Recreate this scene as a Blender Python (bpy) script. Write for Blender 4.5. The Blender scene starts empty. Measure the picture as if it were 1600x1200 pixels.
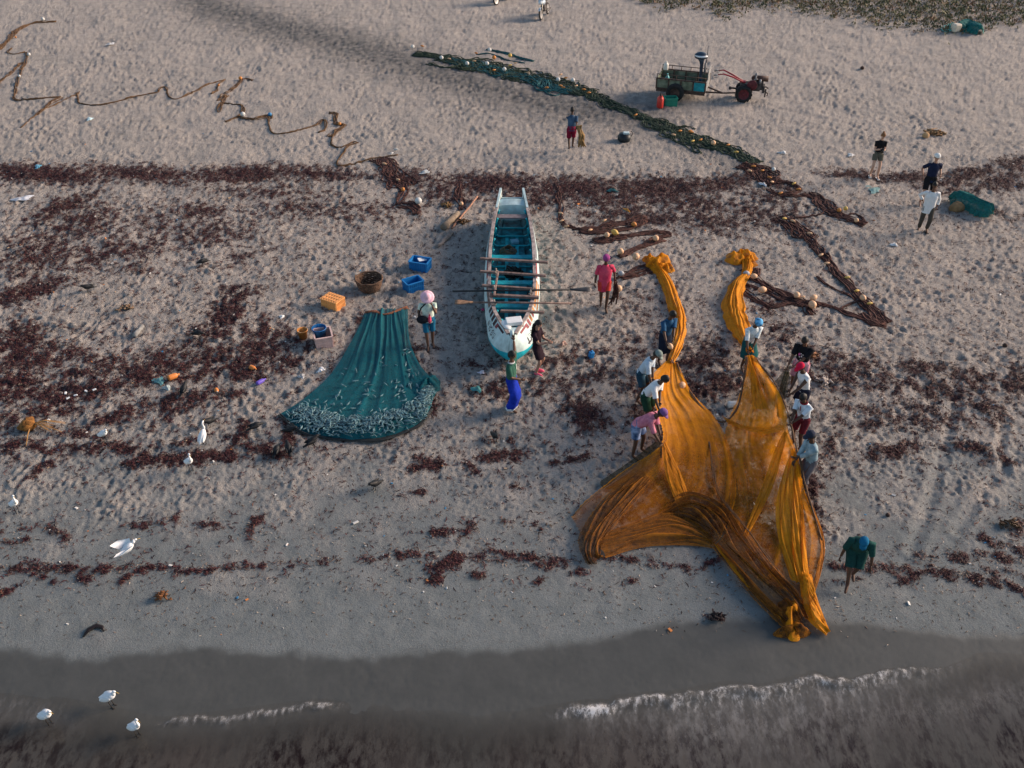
import bpy, bmesh, math, random
import numpy as np
from mathutils import Vector, Matrix

random.seed(7); np.random.seed(7)
RNG = np.random.default_rng(11)
SC = bpy.context.scene
COL = SC.collection
R = math.radians
PI = math.pi

# ------------------------------------------------------------------ camera
CAM_H, PITCH, FPX = 14.5, R(36.0), 1500.0
cam_d = bpy.data.cameras.new('camera'); cam = bpy.data.objects.new('camera', cam_d); COL.objects.link(cam)
cam.location = (0, 0, CAM_H); cam.rotation_euler = (PI/2 - PITCH, 0, 0)
cam_d.sensor_width = 36.0; cam_d.lens = FPX/1600*36.0
cam_d.clip_start = 0.1; cam_d.clip_end = 3000
SC.camera = cam

# ------------------------------------------------------------------ light
SUN_EL, SUN_AZ = R(20), R(72)          # azimuth measured from +Y towards +X
w = bpy.data.worlds.new('World'); SC.world = w; w.use_nodes = True
nt = w.node_tree; nt.nodes.clear()
sky = nt.nodes.new('ShaderNodeTexSky'); sky.sky_type = 'NISHITA'; sky.sun_disc = False
sky.sun_elevation = SUN_EL; sky.sun_rotation = SUN_AZ
sky.air_density = 1.0; sky.dust_density = 0.6; sky.ozone_density = 0.6; sky.altitude = 0
bg = nt.nodes.new('ShaderNodeBackground'); bg.inputs[1].default_value = 0.12
wo = nt.nodes.new('ShaderNodeOutputWorld')
nt.links.new(sky.outputs[0], bg.inputs[0]); nt.links.new(bg.outputs[0], wo.inputs[0])
sd = bpy.data.lights.new('sun', 'SUN'); sd.energy = 4.4; sd.angle = R(24.0); sd.color = (1.0, 0.77, 0.60)
sun = bpy.data.objects.new('sun', sd); COL.objects.link(sun)
to_sun = Vector((math.sin(SUN_AZ)*math.cos(SUN_EL), math.cos(SUN_AZ)*math.cos(SUN_EL), math.sin(SUN_EL)))
sun.rotation_euler = to_sun.to_track_quat('Z', 'Y').to_euler(); sun.location = (30, 30, 40)
vs = SC.view_settings
SC.display_settings.display_device = 'sRGB'
vs.view_transform = 'Standard'; vs.look = 'None'; vs.exposure = 0.66; vs.gamma = 1.0; vs.use_curve_mapping = False
SC.cycles.transparent_max_bounces = 16
SC.cycles.max_bounces = 6

# ------------------------------------------------------------------ object helpers
def tag(o, label=None, cat=None, group=None, kind=None):
    if label: o['label'] = label
    if cat: o['category'] = cat
    if group: o['group'] = group
    if kind: o['kind'] = kind
    return o

def thing(name, label, cat, loc=(0, 0, 0), rotz=0.0, group=None):
    o = bpy.data.objects.new(name, None); COL.objects.link(o)
    o.empty_display_size = 0.2
    o.location = loc; o.rotation_euler = (0, 0, rotz)
    return tag(o, label, cat, group)

def link_mesh(name, me, parent=None, mats=None, smooth=True):
    for m in (mats or []):
        me.materials.append(m)
    if smooth and len(me.polygons):
        me.polygons.foreach_set('use_smooth', [True]*len(me.polygons))
    o = bpy.data.objects.new(name, me); COL.objects.link(o)
    if parent: o.parent = parent
    return o

def copy_tree(o, parent=None):
    c = o.copy(); COL.objects.link(c)
    if parent: c.parent = parent
    for ch in list(o.children): copy_tree(ch, c)
    return c

class MB:
    """collects verts / faces (+ material index) and builds ONE mesh object"""
    def __init__(s): s.v, s.f, s.mi, s.sm = [], [], [], []
    def add(s, vs_, fs_, mi=0, M=None, smooth=True):
        b = len(s.v)
        if M is not None: vs_ = [M @ Vector(p) for p in vs_]
        s.v += [tuple(p) for p in vs_]
        s.f += [tuple(i+b for i in f) for f in fs_]
        s.mi += [mi]*len(fs_); s.sm += [smooth]*len(fs_)
        return s
    def build(s, name, mats, parent=None):
        me = bpy.data.meshes.new(name); me.from_pydata(s.v, [], s.f)
        if not isinstance(mats, (list, tuple)): mats = [mats]
        for m in mats: me.materials.append(m)
        if s.f:
            me.polygons.foreach_set('material_index', s.mi)
            me.polygons.foreach_set('use_smooth', s.sm)
        me.update()
        o = bpy.data.objects.new(name, me); COL.objects.link(o)
        if parent: o.parent = parent
        return o
    # ---- primitives
    def box(s, c, d, M=None, mi=0, bev=0.0):
        x, y, z = d[0]/2, d[1]/2, d[2]/2
        if bev <= 0:
            vs_ = [(c[0]+a*x, c[1]+b*y, c[2]+e*z) for a in (-1, 1) for b in (-1, 1) for e in (-1, 1)]
            fs_ = [(0,1,3,2),(4,6,7,5),(0,4,5,1),(2,3,7,6),(0,2,6,4),(1,5,7,3)]
            return s.add(vs_, fs_, mi, M, False)
        bm = bmesh.new(); bmesh.ops.create_cube(bm, size=1.0)
        for vv in bm.verts: vv.co = Vector((vv.co.x*d[0], vv.co.y*d[1], vv.co.z*d[2]))
        bmesh.ops.bevel(bm, geom=bm.edges[:], offset=bev, segments=2, affect='EDGES', profile=0.5)
        for vv in bm.verts: vv.co += Vector(c)
        bm.verts.index_update()
        s.add([vv.co.copy() for vv in bm.verts], [[vv.index for vv in f.verts] for f in bm.faces], mi, M, False)
        bm.free(); return s
    def tube(s, pts, rad, seg=8, M=None, mi=0, cap=True, flat=1.0):
        pts = [Vector(p) for p in pts]; n = len(pts)
        if not hasattr(rad, '__len__'): rad = [rad]*n
        rings = []; up = None
        for i in range(n):
            t = (pts[min(i+1, n-1)] - pts[max(i-1, 0)])
            if t.length < 1e-9: t = Vector((0, 0, 1))
            t.normalize()
            if up is None:
                up = Vector((0, 0, 1)) if abs(t.z) < 0.9 else Vector((0, 1, 0))
            a = t.cross(up)
            if a.length < 1e-6: a = t.cross(Vector((1, 0, 0)))
            a.normalize(); b = a.cross(t).normalized(); up = b
            rings.append([pts[i] + a*rad[i]*math.cos(2*PI*k/seg) + b*rad[i]*flat*math.sin(2*PI*k/seg) for k in range(seg)])
        vs_ = [p for r_ in rings for p in r_]; fs_ = []
        for i in range(n-1):
            for k in range(seg):
                fs_.append((i*seg+k, i*seg+(k+1) % seg, (i+1)*seg+(k+1) % seg, (i+1)*seg+k))
        if cap:
            fs_.append(tuple(range(seg-1, -1, -1))); fs_.append(tuple((n-1)*seg+k for k in range(seg)))
        return s.add(vs_, fs_, mi, M)
    def ell(s, c, r, M=None, mi=0, nu=10, nv=7, fn=None):
        vs_, fs_ = [], []
        for j in range(nv+1):
            th = PI*j/nv
            for i in range(nu):
                ph = 2*PI*i/nu
                p = Vector((math.sin(th)*math.cos(ph), math.sin(th)*math.sin(ph), math.cos(th)))
                if fn: p = fn(p)
                vs_.append(Vector((c[0]+p.x*r[0], c[1]+p.y*r[1], c[2]+p.z*r[2])))
        for j in range(nv):
            for i in range(nu):
                fs_.append((j*nu+i, (j+1)*nu+i, (j+1)*nu+(i+1) % nu, j*nu+(i+1) % nu))
        return s.add(vs_, fs_, mi, M)
    def lathe(s, prof, seg=14, M=None, mi=0, sx=1.0, sy=1.0, jitter=0.0):
        vs_, fs_ = [], []
        for (r_, z) in prof:
            for k in range(seg):
                a = 2*PI*k/seg; q = 1+random.uniform(-jitter, jitter)
                vs_.append((r_*math.cos(a)*sx*q, r_*math.sin(a)*sy*q, z))
        for i in range(len(prof)-1):
            for k in range(seg):
                fs_.append((i*seg+k, i*seg+(k+1) % seg, (i+1)*seg+(k+1) % seg, (i+1)*seg+k))
        return s.add(vs_, fs_, mi, M)
    def rings(s, rings, M=None, mi=0, capa=False, capb=False):
        n, seg = len(rings), len(rings[0])
        vs_ = [p for r_ in rings for p in r_]; fs_ = []
        for i in range(n-1):
            for k in range(seg):
                fs_.append((i*seg+k, i*seg+(k+1) % seg, (i+1)*seg+(k+1) % seg, (i+1)*seg+k))
        if capa: fs_.append(tuple(range(seg-1, -1, -1)))
        if capb: fs_.append(tuple((n-1)*seg+k for k in range(seg)))
        return s.add(vs_, fs_, mi, M)

# ------------------------------------------------------------------ materials
MATS = {}
def mat(name, col, rough=0.8, var=0.25, scale=8.0, metal=0.0, spec=0.3, bump=0.0, bscale=60.0, col2=None, trans=0.0, alpha=1.0):
    """procedural material: base colour broken up by object-space noise (wear, dirt, weave)"""
    if name in MATS: return MATS[name]
    m = bpy.data.materials.new(name); m.use_nodes = True; t = m.node_tree
    b = t.nodes['Principled BSDF']
    tc = t.nodes.new('ShaderNodeTexCoord')
    n = t.nodes.new('ShaderNodeTexNoise'); n.inputs['Scale'].default_value = scale; n.inputs['Detail'].default_value = 6
    t.links.new(tc.outputs['Object'], n.inputs['Vector'])
    rp = t.nodes.new('ShaderNodeValToRGB'); rp.color_ramp.elements[0].position = 0.3; rp.color_ramp.elements[1].position = 0.7
    c1 = [max(0, c*(1-var)) for c in col]; c2 = [min(1, c*(1+var)) for c in (col2 or col)]
    rp.color_ramp.elements[0].color = (*c1, 1); rp.color_ramp.elements[1].color = (*c2, 1)
    t.links.new(n.outputs[0], rp.inputs[0]); t.links.new(rp.outputs[0], b.inputs['Base Color'])
    b.inputs['Roughness'].default_value = rough; b.inputs['Metallic'].default_value = metal
    b.inputs['Specular IOR Level'].default_value = spec
    b.inputs['Transmission Weight'].default_value = trans; b.inputs['Alpha'].default_value = alpha
    if bump > 0:
        n2 = t.nodes.new('ShaderNodeTexNoise'); n2.inputs['Scale'].default_value = bscale; n2.inputs['Detail'].default_value = 4
        t.links.new(tc.outputs['Object'], n2.inputs['Vector'])
        bp = t.nodes.new('ShaderNodeBump'); bp.inputs['Strength'].default_value = bump; bp.inputs['Distance'].default_value = 0.02
        t.links.new(n2.outputs[0], bp.inputs['Height']); t.links.new(bp.outputs[0], b.inputs['Normal'])
    MATS[name] = m
    return m

# ------------------------------------------------------------------ terrain maps (real metres, 5 cm raster)
def unproj(u, v, z=0.0):
    a = (u-800)/FPX; b = (v-600)/FPX
    dx, dy, dz = a, math.cos(PITCH)-b*math.sin(PITCH), -math.sin(PITCH)-b*math.cos(PITCH)
    t = (CAM_H-z)/-dz
    return dx*t, dy*t

def curve_world(pts, soft=.16):
    q = sorted(unproj(u, v) for u, v in pts)
    x = np.array([p[0] for p in q]); y = np.array([p[1] for p in q]); xx = np.arange(x[0], x[-1], .05); yy_ = np.interp(xx, x, y)
    k = np.exp(-(np.arange(-40, 41)*.05/soft)**2); k /= k.sum()
    return xx, np.convolve(np.pad(yy_, 40, mode='edge'), k, 'valid')

SHORE = curve_world([(-300,1060),(0,1085),(120,1100),(250,1128),(350,1116),(450,1103),(540,1094),(640,1104),(740,1118),(860,1108),(960,1092),(1060,1085),(1140,1068),(1190,1076),(1280,1050),(1310,1062),(1400,1044),(1480,1040),(1530,1022),(1600,1026),(1900,1020)])
WETL = curve_world(soft=.6, pts=[(-300,1010),(0,1008),(90,1016),(125,1034),(150,1026),(200,1018),(330,1005),(400,1018),(480,1020),(560,1025),(660,1012),(740,1017),(800,1010),(900,1003),(960,992),(1000,977),(1050,964),(1090,975),(1120,967),(1180,961),(1300,968),(1350,967),(1400,976),(1440,986),(1500,990),(1600,989),(1900,985)])
X0, Y0, RES, NX, NY = -37.0, 5.0, 0.05, 1480, 1160
gx = X0 + RES*np.arange(NX); gy = Y0 + RES*np.arange(NY)
GX, GY = np.meshgrid(gx, gy)                      # [ny, nx]
_fx = np.fft.fftfreq(NX, RES)[None, :]; _fy = np.fft.fftfreq(NY, RES)[:, None]
def band(wl_lo, wl_hi, seed, sx=1.0, sy=1.0, rot=0.0):
    """band-limited random field between two wavelengths, unit variance"""
    g = np.random.default_rng(seed).standard_normal((NY, NX))
    fx = _fx*math.cos(rot)+_fy*math.sin(rot); fy = -_fx*math.sin(rot)+_fy*math.cos(rot)
    f = np.sqrt((fx*sx)**2+(fy*sy)**2)+1e-9
    h = np.exp(-(f*wl_lo)**2*0.7)*(1-np.exp(-(f*wl_hi)**2*0.7))
    r = np.real(np.fft.ifft2(np.fft.fft2(g)*h)); return (r-r.mean())/r.std()
# image-plane coordinates of every ground cell (only used to say where on the beach a patch lies)
_Z = GY*math.cos(PITCH)+CAM_H*math.sin(PITCH)
GU = 800+FPX*GX/_Z; GV = 600+FPX*(CAM_H*math.cos(PITCH)-GY*math.sin(PITCH))/_Z
ys_shore = np.interp(gx, *SHORE)[None, :]; ys_wet = np.interp(gx, *WETL)[None, :]
sm = lambda a, b, x: (lambda t: t*t*(3-2*t))(np.clip((x-a)/(b-a), 0, 1))

big = band(1.5, 6.0, 1); mid = band(0.5, 1.6, 2); foot = band(0.22, 0.46, 3, 1.0, 1.2); foot2 = band(0.15, 0.30, 4); fine = band(0.09, 0.18, 5)
foot3 = band(0.16, 0.5, 9, 2.2, 1.0, R(-32))
BASE = -0.05*(np.maximum(ys_shore+1.6-GY, 0)/1.6)**1.5
dry = sm(14.0, 16.4, GY + 0.5*big + 0.25*mid)                     # lumpy trampled sand above the wrack line
dry = np.maximum(dry, 0.05)
dry = dry*(1-0.75*np.exp(-(((GU-560)/150)**2+((GV-790)/70)**2)))    # smooth patch below the teal net
pits = -np.maximum(foot-0.15, 0)*0.017 + np.maximum(-foot-0.9, 0)*0.014
pits += -np.maximum(foot2-0.3, 0)*0.018 + 0.008*band(0.12, 0.26, 6)
lines = np.maximum(foot3, 0)*0.014*sm(1000, 1250, GU)*(1-sm(560, 760, GV))
PATCH = 0.35+0.75*sm(-1.1, 1.0, band(1.2, 5.0, 15)); pits = pits*PATCH
H = BASE + dry*(pits + lines + 0.008*mid + 0.013*big + 0.009*fine) + (1-dry)*(0.003*mid+0.0012*fine)*sm(0.0, 0.6, GY-ys_wet)

def ellipses(lst):
    out = np.zeros_like(GU)
    for (u, v, ru, rv, ang, k) in lst:
        m = (np.abs(GU-u) < 2.6*(ru+rv)) & (np.abs(GV-v) < 2.6*(rv+abs(ru*math.sin(R(ang)))))
        du = GU[m]-u; dv = GV[m]-v; c, s_ = math.cos(R(ang)), math.sin(R(ang))
        a = (du*c+dv*s_)/ru; b = (-du*s_+dv*c)/rv
        out[m] = np.maximum(out[m], k*np.exp(-(a*a+b*b)*0.9))
    return out

def polyline_dist(pts):
    """distance (m) of every cell from a ground polyline given in picture points"""
    P_ = [unproj(u, v) for u, v in pts]; d = np.full(GX.shape, 1e9)
    for (x0, y0), (x1, y1) in zip(P_[:-1], P_[1:]):
        L2 = (x1-x0)**2+(y1-y0)**2+1e-9
        t = np.clip(((GX-x0)*(x1-x0)+(GY-y0)*(y1-y0))/L2, 0, 1)
        d = np.minimum(d, np.hypot(GX-x0-t*(x1-x0), GY-y0-t*(y1-y0)))
    return d

# wheel / drag tracks pressed into the sand
for pts, wd, dp in (([(1497,560),(1490,640),(1474,700),(1466,745),(1448,800),(1425,860)], .11, .028),
                    ([(1600,700),(1562,735),(1540,770),(1515,800),(1495,830)], .10, .026),
                    ([(1565,650),(1566,710),(1572,745)], .09, .04),
                    ([(1200,165),(1330,195),(1450,240),(1500,262)], .10, .03), ([(0,92),(150,95),(300,108),(430,118),(560,130)], .07, .03), ([(0,104),(160,104),(300,116),(430,126),(560,137)], .07, .03),
                    ([(1330,120),(1450,126),(1600,128)], .07, .025)):
    d = polyline_dist(pts)
    H += -dp*np.exp(-(d/wd)**2) + dp*0.5*np.exp(-((d-wd*2.1)/(wd*0.8))**2)

# seaweed cover
WEED = ellipses([
 (60,560,90,26,-12,.75),(150,575,90,22,-8,.7),(260,565,90,26,-10,.75),(420,545,60,30,-20,.75),(330,520,50,26,-20,.7),(60,400,70,34,-18,.7),(130,350,80,30,-18,.7),(330,365,90,24,-6,.6),(470,325,90,20,0,.6),(700,300,60,22,0,.75),(830,310,70,18,0,.8),(960,312,90,18,0,.85),(1080,318,90,20,4,.8),(1180,335,50,22,20,.7),(1480,285,60,12,0,.8),(1570,285,50,18,-5,.85),(1000,480,40,30,0,.4),(860,600,70,26,-10,.5),(1330,575,90,20,0,.65),(1480,610,90,24,0,.65),(1420,660,120,16,0,.55),(130,700,90,10,-4,.7),(20,660,40,20,0,.6),
 (60,272,120,15,3,1.1),(220,272,110,14,4,1.0),(380,272,110,14,-3,1.05),(500,272,80,13,2,.9),(640,277,60,14,0,.8),(770,287,90,17,2,1.1),(900,294,90,18,2,1.15),(1030,294,100,18,0,1.1),(1130,287,60,14,-8,.95),(1220,290,40,10,25,.8),
 (1340,274,60,8,6,.95),(1420,278,50,9,2,1.0),(1520,272,50,12,-8,1.05),(1590,258,40,14,0,.95),(1560,335,60,10,10,.5),(1500,300,60,8,0,.6),
 (1000,335,110,22,6,.72),(1110,345,70,20,12,.75),(1200,310,60,14,15,.6),(940,345,50,15,-4,.6),(1060,310,90,12,0,.7),(1240,345,40,22,40,.6),
 (95,325,60,14,-22,.95),(60,372,70,20,-15,.55),(150,400,90,26,-20,.62),(215,392,60,16,-8,.7),(315,330,45,12,0,.85),(270,350,120,40,0,.45),(420,300,120,14,0,.6),(560,330,110,22,0,.5),
 (45,455,62,15,-16,1.05),(210,420,30,8,0,.7),(385,400,45,10,-20,.5),
 (30,545,42,45,20,1.0),(15,600,60,30,0,1.0),(120,612,90,20,-6,.95),(220,590,60,18,-15,.95),(70,640,70,16,0,.75),(300,625,90,18,-10,.75),(290,590,40,12,0,.7),
 (355,490,26,34,25,1.05),(375,455,38,12,0,.75),(400,540,30,36,20,.9),(412,520,12,26,5,1.0),(330,560,60,16,-20,.75),(380,575,50,22,0,.95),(450,565,55,12,-25,.8),(560,500,16,10,0,.7),(650,545,18,10,0,.5),
 (280,690,60,8,-6,.5),(185,650,60,14,-20,.8),(270,640,40,14,-30,.8),(310,715,90,10,-4,1.15),(240,720,60,9,-8,1.1),(190,700,50,9,15,1.0),(375,680,16,24,30,.9),(420,705,40,11,10,1.05),(452,690,10,22,10,.9),(130,680,60,8,10,.7),(60,700,40,10,20,.85),(65,733,26,7,-35,1.1),(15,700,25,14,0,.85),
 (450,655,30,9,0,.6),(640,560,30,10,30,.5),
 (915,648,34,26,40,1.1),(800,685,24,6,0,.5),(785,712,34,11,-8,1.1),(670,728,30,8,-12,1.15),(652,715,10,8,0,.9),(738,732,24,7,25,.9),(655,770,12,5,0,1.2),(683,630,14,22,20,.6),(805,715,14,8,0,.7),(900,718,26,7,-12,.9),(870,722,12,8,0,.8),(810,760,30,8,0,.4),
 (780,610,50,18,-5,.75),(740,570,40,14,0,.4),(890,560,55,18,-15,.55),(930,585,45,14,-10,.7),(975,545,40,22,0,.5),(990,600,26,18,0,.7),(1000,650,22,20,0,.7),(1100,560,45,30,-30,.75),(1090,610,40,22,0,.85),(1130,600,40,22,0,.85),(1040,520,24,26,0,.5),
 (1200,480,30,24,40,.55),(1220,520,40,24,40,.6),(1290,560,60,16,5,.6),(1300,590,60,18,10,.7),(1370,600,70,16,-2,.6),(1440,575,60,14,6,.75),(1520,590,60,16,0,.7),(1590,600,30,40,0,.7),(1350,640,50,12,10,.6),(1400,640,60,10,8,.5),(1450,640,70,12,0,.6),(1540,640,50,18,30,.7),
 (1400,705,36,14,-10,.95),(1365,715,14,12,0,.7),(1520,700,40,9,6,.85),(1560,720,40,9,0,.6),(1270,770,18,40,10,.8),(1300,700,20,40,0,.55),(1283,820,16,30,0,.6),
 (1590,830,16,16,0,1.0),(1545,845,26,10,25,.8),(1500,870,34,10,15,.8),(1560,870,40,9,10,.8),(1600,860,30,10,10,.9),
 (20,830,30,9,-8,.6),(90,832,26,8,22,1.0),(30,845,30,6,0,.7),(215,822,24,7,5,.9),(270,812,20,7,-15,.9),(335,822,24,7,0,.9),(400,815,18,8,-40,.9),(250,818,60,6,0,.5),(400,838,26,12,0,.5),(690,832,26,9,5,1.0),(730,830,16,9,-35,.95),(655,875,14,8,0,.5),(800,815,40,8,0,.5),(840,825,50,7,0,.4),
 (20,890,50,7,4,.85),(90,888,60,8,2,.95),(165,890,50,8,-3,.95),(240,888,50,8,3,.9),(310,892,50,8,-4,.9),(380,885,50,7,0,.8),(60,900,30,6,20,.8),(130,905,16,8,0,1.0),(195,905,24,6,-35,1.05),(450,880,60,6,0,.55),(520,875,60,6,-4,.5),(590,872,60,6,0,.6),(645,868,50,8,4,.9),(700,880,40,12,-28,1.1),(682,905,16,7,-10,1.2),(748,900,12,6,0,1.2),(750,870,50,9,5,.9),(810,870,60,9,6,.9),(860,880,50,9,-5,.9),(905,895,14,6,0,1.2),(970,872,60,8,6,.8),(1050,885,60,5,5,.75),(1120,875,30,6,-25,.7),(845,907,14,5,-35,1.2),(985,908,12,6,0,1.1),
 (1330,885,70,8,4,.95),(1400,890,60,9,6,.95),(1470,895,60,9,5,1.0),(1530,905,50,8,15,1.0),(1420,905,16,6,-20,1.1),(1580,915,40,8,20,.9),(1480,870,60,8,5,.5),(1560,895,40,8,10,.7),(1330,905,20,5,0,.6),
 (1085,700,50,50,0,.85),(1060,760,60,30,0,.8),(1160,740,50,50,0,.8),(1150,800,60,40,20,.85),(1190,700,30,40,0,.75),(1210,850,40,40,0,.7),(990,800,60,25,-30,.6),(8,925,14,5,-15,1.4),(1120,966,13,4,8,1.4),(150,986,10,5,0,0.0)])
WN1, WN2, WN3 = band(0.30, 1.1, 21, 1.0, 1.6), band(0.10, 0.35, 22), band(0.05, 0.12, 24)
WV = 1.22*WEED + 0.22*WN1 + 0.20*WN2 + 0.12*WN3
WV = WV-0.16*sm(780, 840, GV)
WEEDM = sm(0.36, 1.02, WV) * sm(0.04, 0.30, WEED)
SCAT = sm(230, 300, GV)*(1-sm(640, 780, GV))*(0.55+0.45*np.clip(ellipses([(250,380,420,110,0,1),(1000,330,330,60,0,.8),(300,590,330,110,0,.9),(1150,590,330,110,0,.8),(1480,620,200,110,0,.7)]), 0, 1)) + 0.35*sm(640, 700, GV)*(1-sm(900, 940, GV))
WEEDM = np.maximum(WEEDM, 0.70*SCAT*sm(0.45, 1.6, 0.7*band(0.08, 0.28, 23, 0.6, 1.4)+0.6*WN1))
# darker grey band running diagonally across the upper sand, fainter at its lower end
band_dist = polyline_dist([(250,-30),(330,12),(420,38),(520,62),(620,92),(720,122),(800,146),(900,166),(985,180)])
DARK_BAND = np.exp(-(band_dist/(2.1+0.35*mid))**2)*(0.95+0.20*band(.3, 1.2, 31))*sm(180, 330, GU)
band_dist2 = polyline_dist([(880,160),(1000,200),(1100,235),(1180,270)])
DARK_BAND = np.maximum(DARK_BAND, 0.5*np.exp(-(band_dist2/1.0)**2))
# footprints: wandering trails of single prints
def trail_prints(x, y, hd, n, rr):
    global H
    for k in range(n):
        hd += rr.normal(0, .07); x += .36*math.cos(hd); y += .36*math.sin(hd); sgn = 1 if k % 2 else -1
        px_, py_ = x-sgn*.11*math.sin(hd), y+sgn*.11*math.cos(hd); i = int((px_-X0)/RES); j = int((py_-Y0)/RES)
        if i < 9 or j < 9 or i > NX-10 or j > NY-10: continue
        sl = (slice(j-7, j+8), slice(i-7, i+8)); dx = GX[sl]-px_; dy = GY[sl]-py_; a = (dx*math.cos(hd)+dy*math.sin(hd))/.145; b = (-dx*math.sin(hd)+dy*math.cos(hd))/.075; q = a*a+b*b
        H[sl] += dry[sl]*rr.uniform(.5, 1.1)*(-.050*np.exp(-q*1.2)+.022*np.exp(-((np.sqrt(q)-1.5)/.5)**2))
_tr = np.random.default_rng(77)
for _ in range(150):
    trail_prints(_tr.uniform(-22, 22), _tr.uniform(16, 50), _tr.choice([0, PI, -.5, 2.6, PI/2, -PI/2])+_tr.normal(0, .35), int(_tr.integers(12, 46)), _tr)
for _ in range(50):      # trampled ground around the boat, nets and baskets
    cx, cy = [(-4, 24), (1.6, 22), (4.5, 21), (7.5, 21), (5, 26), (-1.5, 22)][int(_tr.integers(0, 6))]; trail_prints(cx+_tr.normal(0, 1), cy+_tr.normal(0, 1), _tr.uniform(0, 6.28), int(_tr.integers(5, 14)), _tr)
H += 0.012*WEEDM*(1+0.5*fine) 
WETM = sm(-0.10, 0.20, ys_wet - GY + 0.03*band(0.4, 2.0, 41) + 0.012*band(.1, .4, 42))
DAMP = 1-sm(12.6, 21.5, GY + 0.9*big + 0.3*mid)
# a slab of land keeps on behind and beside the raster
def ground_z(x, y):
    fx = (x-X0)/RES; fy = (y-Y0)/RES
    if fx < 0 or fy < 0 or fx >= NX-1 or fy >= NY-1: return 0.0
    i, j = int(fx), int(fy); a, b = fx-i, fy-j
    return float((H[j,i]*(1-a)+H[j,i+1]*a)*(1-b)+(H[j+1,i]*(1-a)+H[j+1,i+1]*a)*b)
def base_z(x, y):
    s_ = float(np.interp(x, *SHORE)); return -0.05*(max(s_+1.6-y, 0)/1.6)**1.5
def G(u, v, dz=0.0):
    """ground point seen at picture point (u, v), lifted by dz"""
    z = 0.0
    for _ in range(4):
        x, y = unproj(u, v, z); z = ground_z(x, y)
    return Vector((x, y, z+dz))
def A(u, v, z):
    """point at height z above the beach seen at picture point (u, v)"""
    zz = z
    for _ in range(3):
        x, y = unproj(u, v, zz); zz = z+base_z(x, y)
    return Vector((x, y, zz))
def sample(arr, x, y):
    fx = np.clip((x-X0)/RES, 0, NX-1.001); fy = np.clip((y-Y0)/RES, 0, NY-1.001)
    i = fx.astype(int); j = fy.astype(int); a = fx-i; b = fy-j
    return (arr[j,i]*(1-a)+arr[j,i+1]*a)*(1-b)+(arr[j+1,i]*(1-a)+arr[j+1,i+1]*a)*b

def np_mesh(name, co, faces, mats, parent=None, smooth=True, attrs=None):
    me = bpy.data.meshes.new(name)
    co = np.ascontiguousarray(co, dtype=np.float32); faces = np.ascontiguousarray(faces, dtype=np.int32)
    k = faces.shape[1]
    me.vertices.add(len(co)); me.vertices.foreach_set('co', co.ravel())
    me.loops.add(faces.size); me.loops.foreach_set('vertex_index', faces.ravel())
    me.polygons.add(len(faces)); me.polygons.foreach_set('loop_start', np.arange(0, faces.size, k, dtype=np.int32))
    try: me.polygons.foreach_set('loop_total', np.full(len(faces), k, dtype=np.int32))
    except Exception: pass
    me.polygons.foreach_set('use_smooth', np.full(len(faces), smooth))
    for nm, a in (attrs or {}).items():
        a = np.asarray(a, dtype=np.float32)
        if a.ndim == 1:
            at = me.attributes.new(nm, 'FLOAT', 'POINT'); at.data.foreach_set('value', a)
        else:
            at = me.attributes.new(nm, 'FLOAT_COLOR', 'POINT'); at.data.foreach_set('color', a.ravel())
    for m in (mats if isinstance(mats, (list, tuple)) else [mats]): me.materials.append(m)
    me.update(calc_edges=True)
    o = bpy.data.objects.new(name, me); COL.objects.link(o)
    if parent: o.parent = parent
    return o

def grid_faces(nr, nc):
    i = np.arange(nr-1)[:, None]*nc + np.arange(nc-1)[None, :]
    return np.stack([i, i+1, i+nc+1, i+nc], -1).reshape(-1, 4)

# ---- sand
def node(t, kind, **kw):
    n = t.nodes.new(kind)
    for k, v_ in kw.items():
        if k.startswith('_'): setattr(n, k[1:], v_)
        else: n.inputs[k.replace('__', ' ')].default_value = v_
    return n
def mixc(t, fac, a, b, mode='MIX'):
    n = t.nodes.new('ShaderNodeMix'); n.data_type = 'RGBA'; n.blend_type = mode
    for sock, val in ((0, fac), (6, a), (7, b)):
        if isinstance(val, bpy.types.NodeSocket): t.links.new(val, n.inputs[sock])
        elif isinstance(val, (int, float)): n.inputs[sock].default_value = val
        else: n.inputs[sock].default_value = (*val, 1) if len(val) == 3 else val
    return n.outputs[2]
def math_(t, op, a, b=0.0, c=0.0, clamp=False):
    n = t.nodes.new('ShaderNodeMath'); n.operation = op; n.use_clamp = clamp
    for i, val in enumerate((a, b, c)):
        if isinstance(val, bpy.types.NodeSocket): t.links.new(val, n.inputs[i])
        else: n.inputs[i].default_value = val
    return n.outputs[0]
def ramp(t, src, stops):
    n = t.nodes.new('ShaderNodeValToRGB'); cr = n.color_ramp
    while len(cr.elements) < len(stops): cr.elements.new(0.5)
    for e, (p_, c) in zip(cr.elements, stops):
        e.position = p_; e.color = (*c, 1) if hasattr(c, '__len__') else (c, c, c, 1)
    t.links.new(src, n.inputs[0]); return n.outputs[0]

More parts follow.
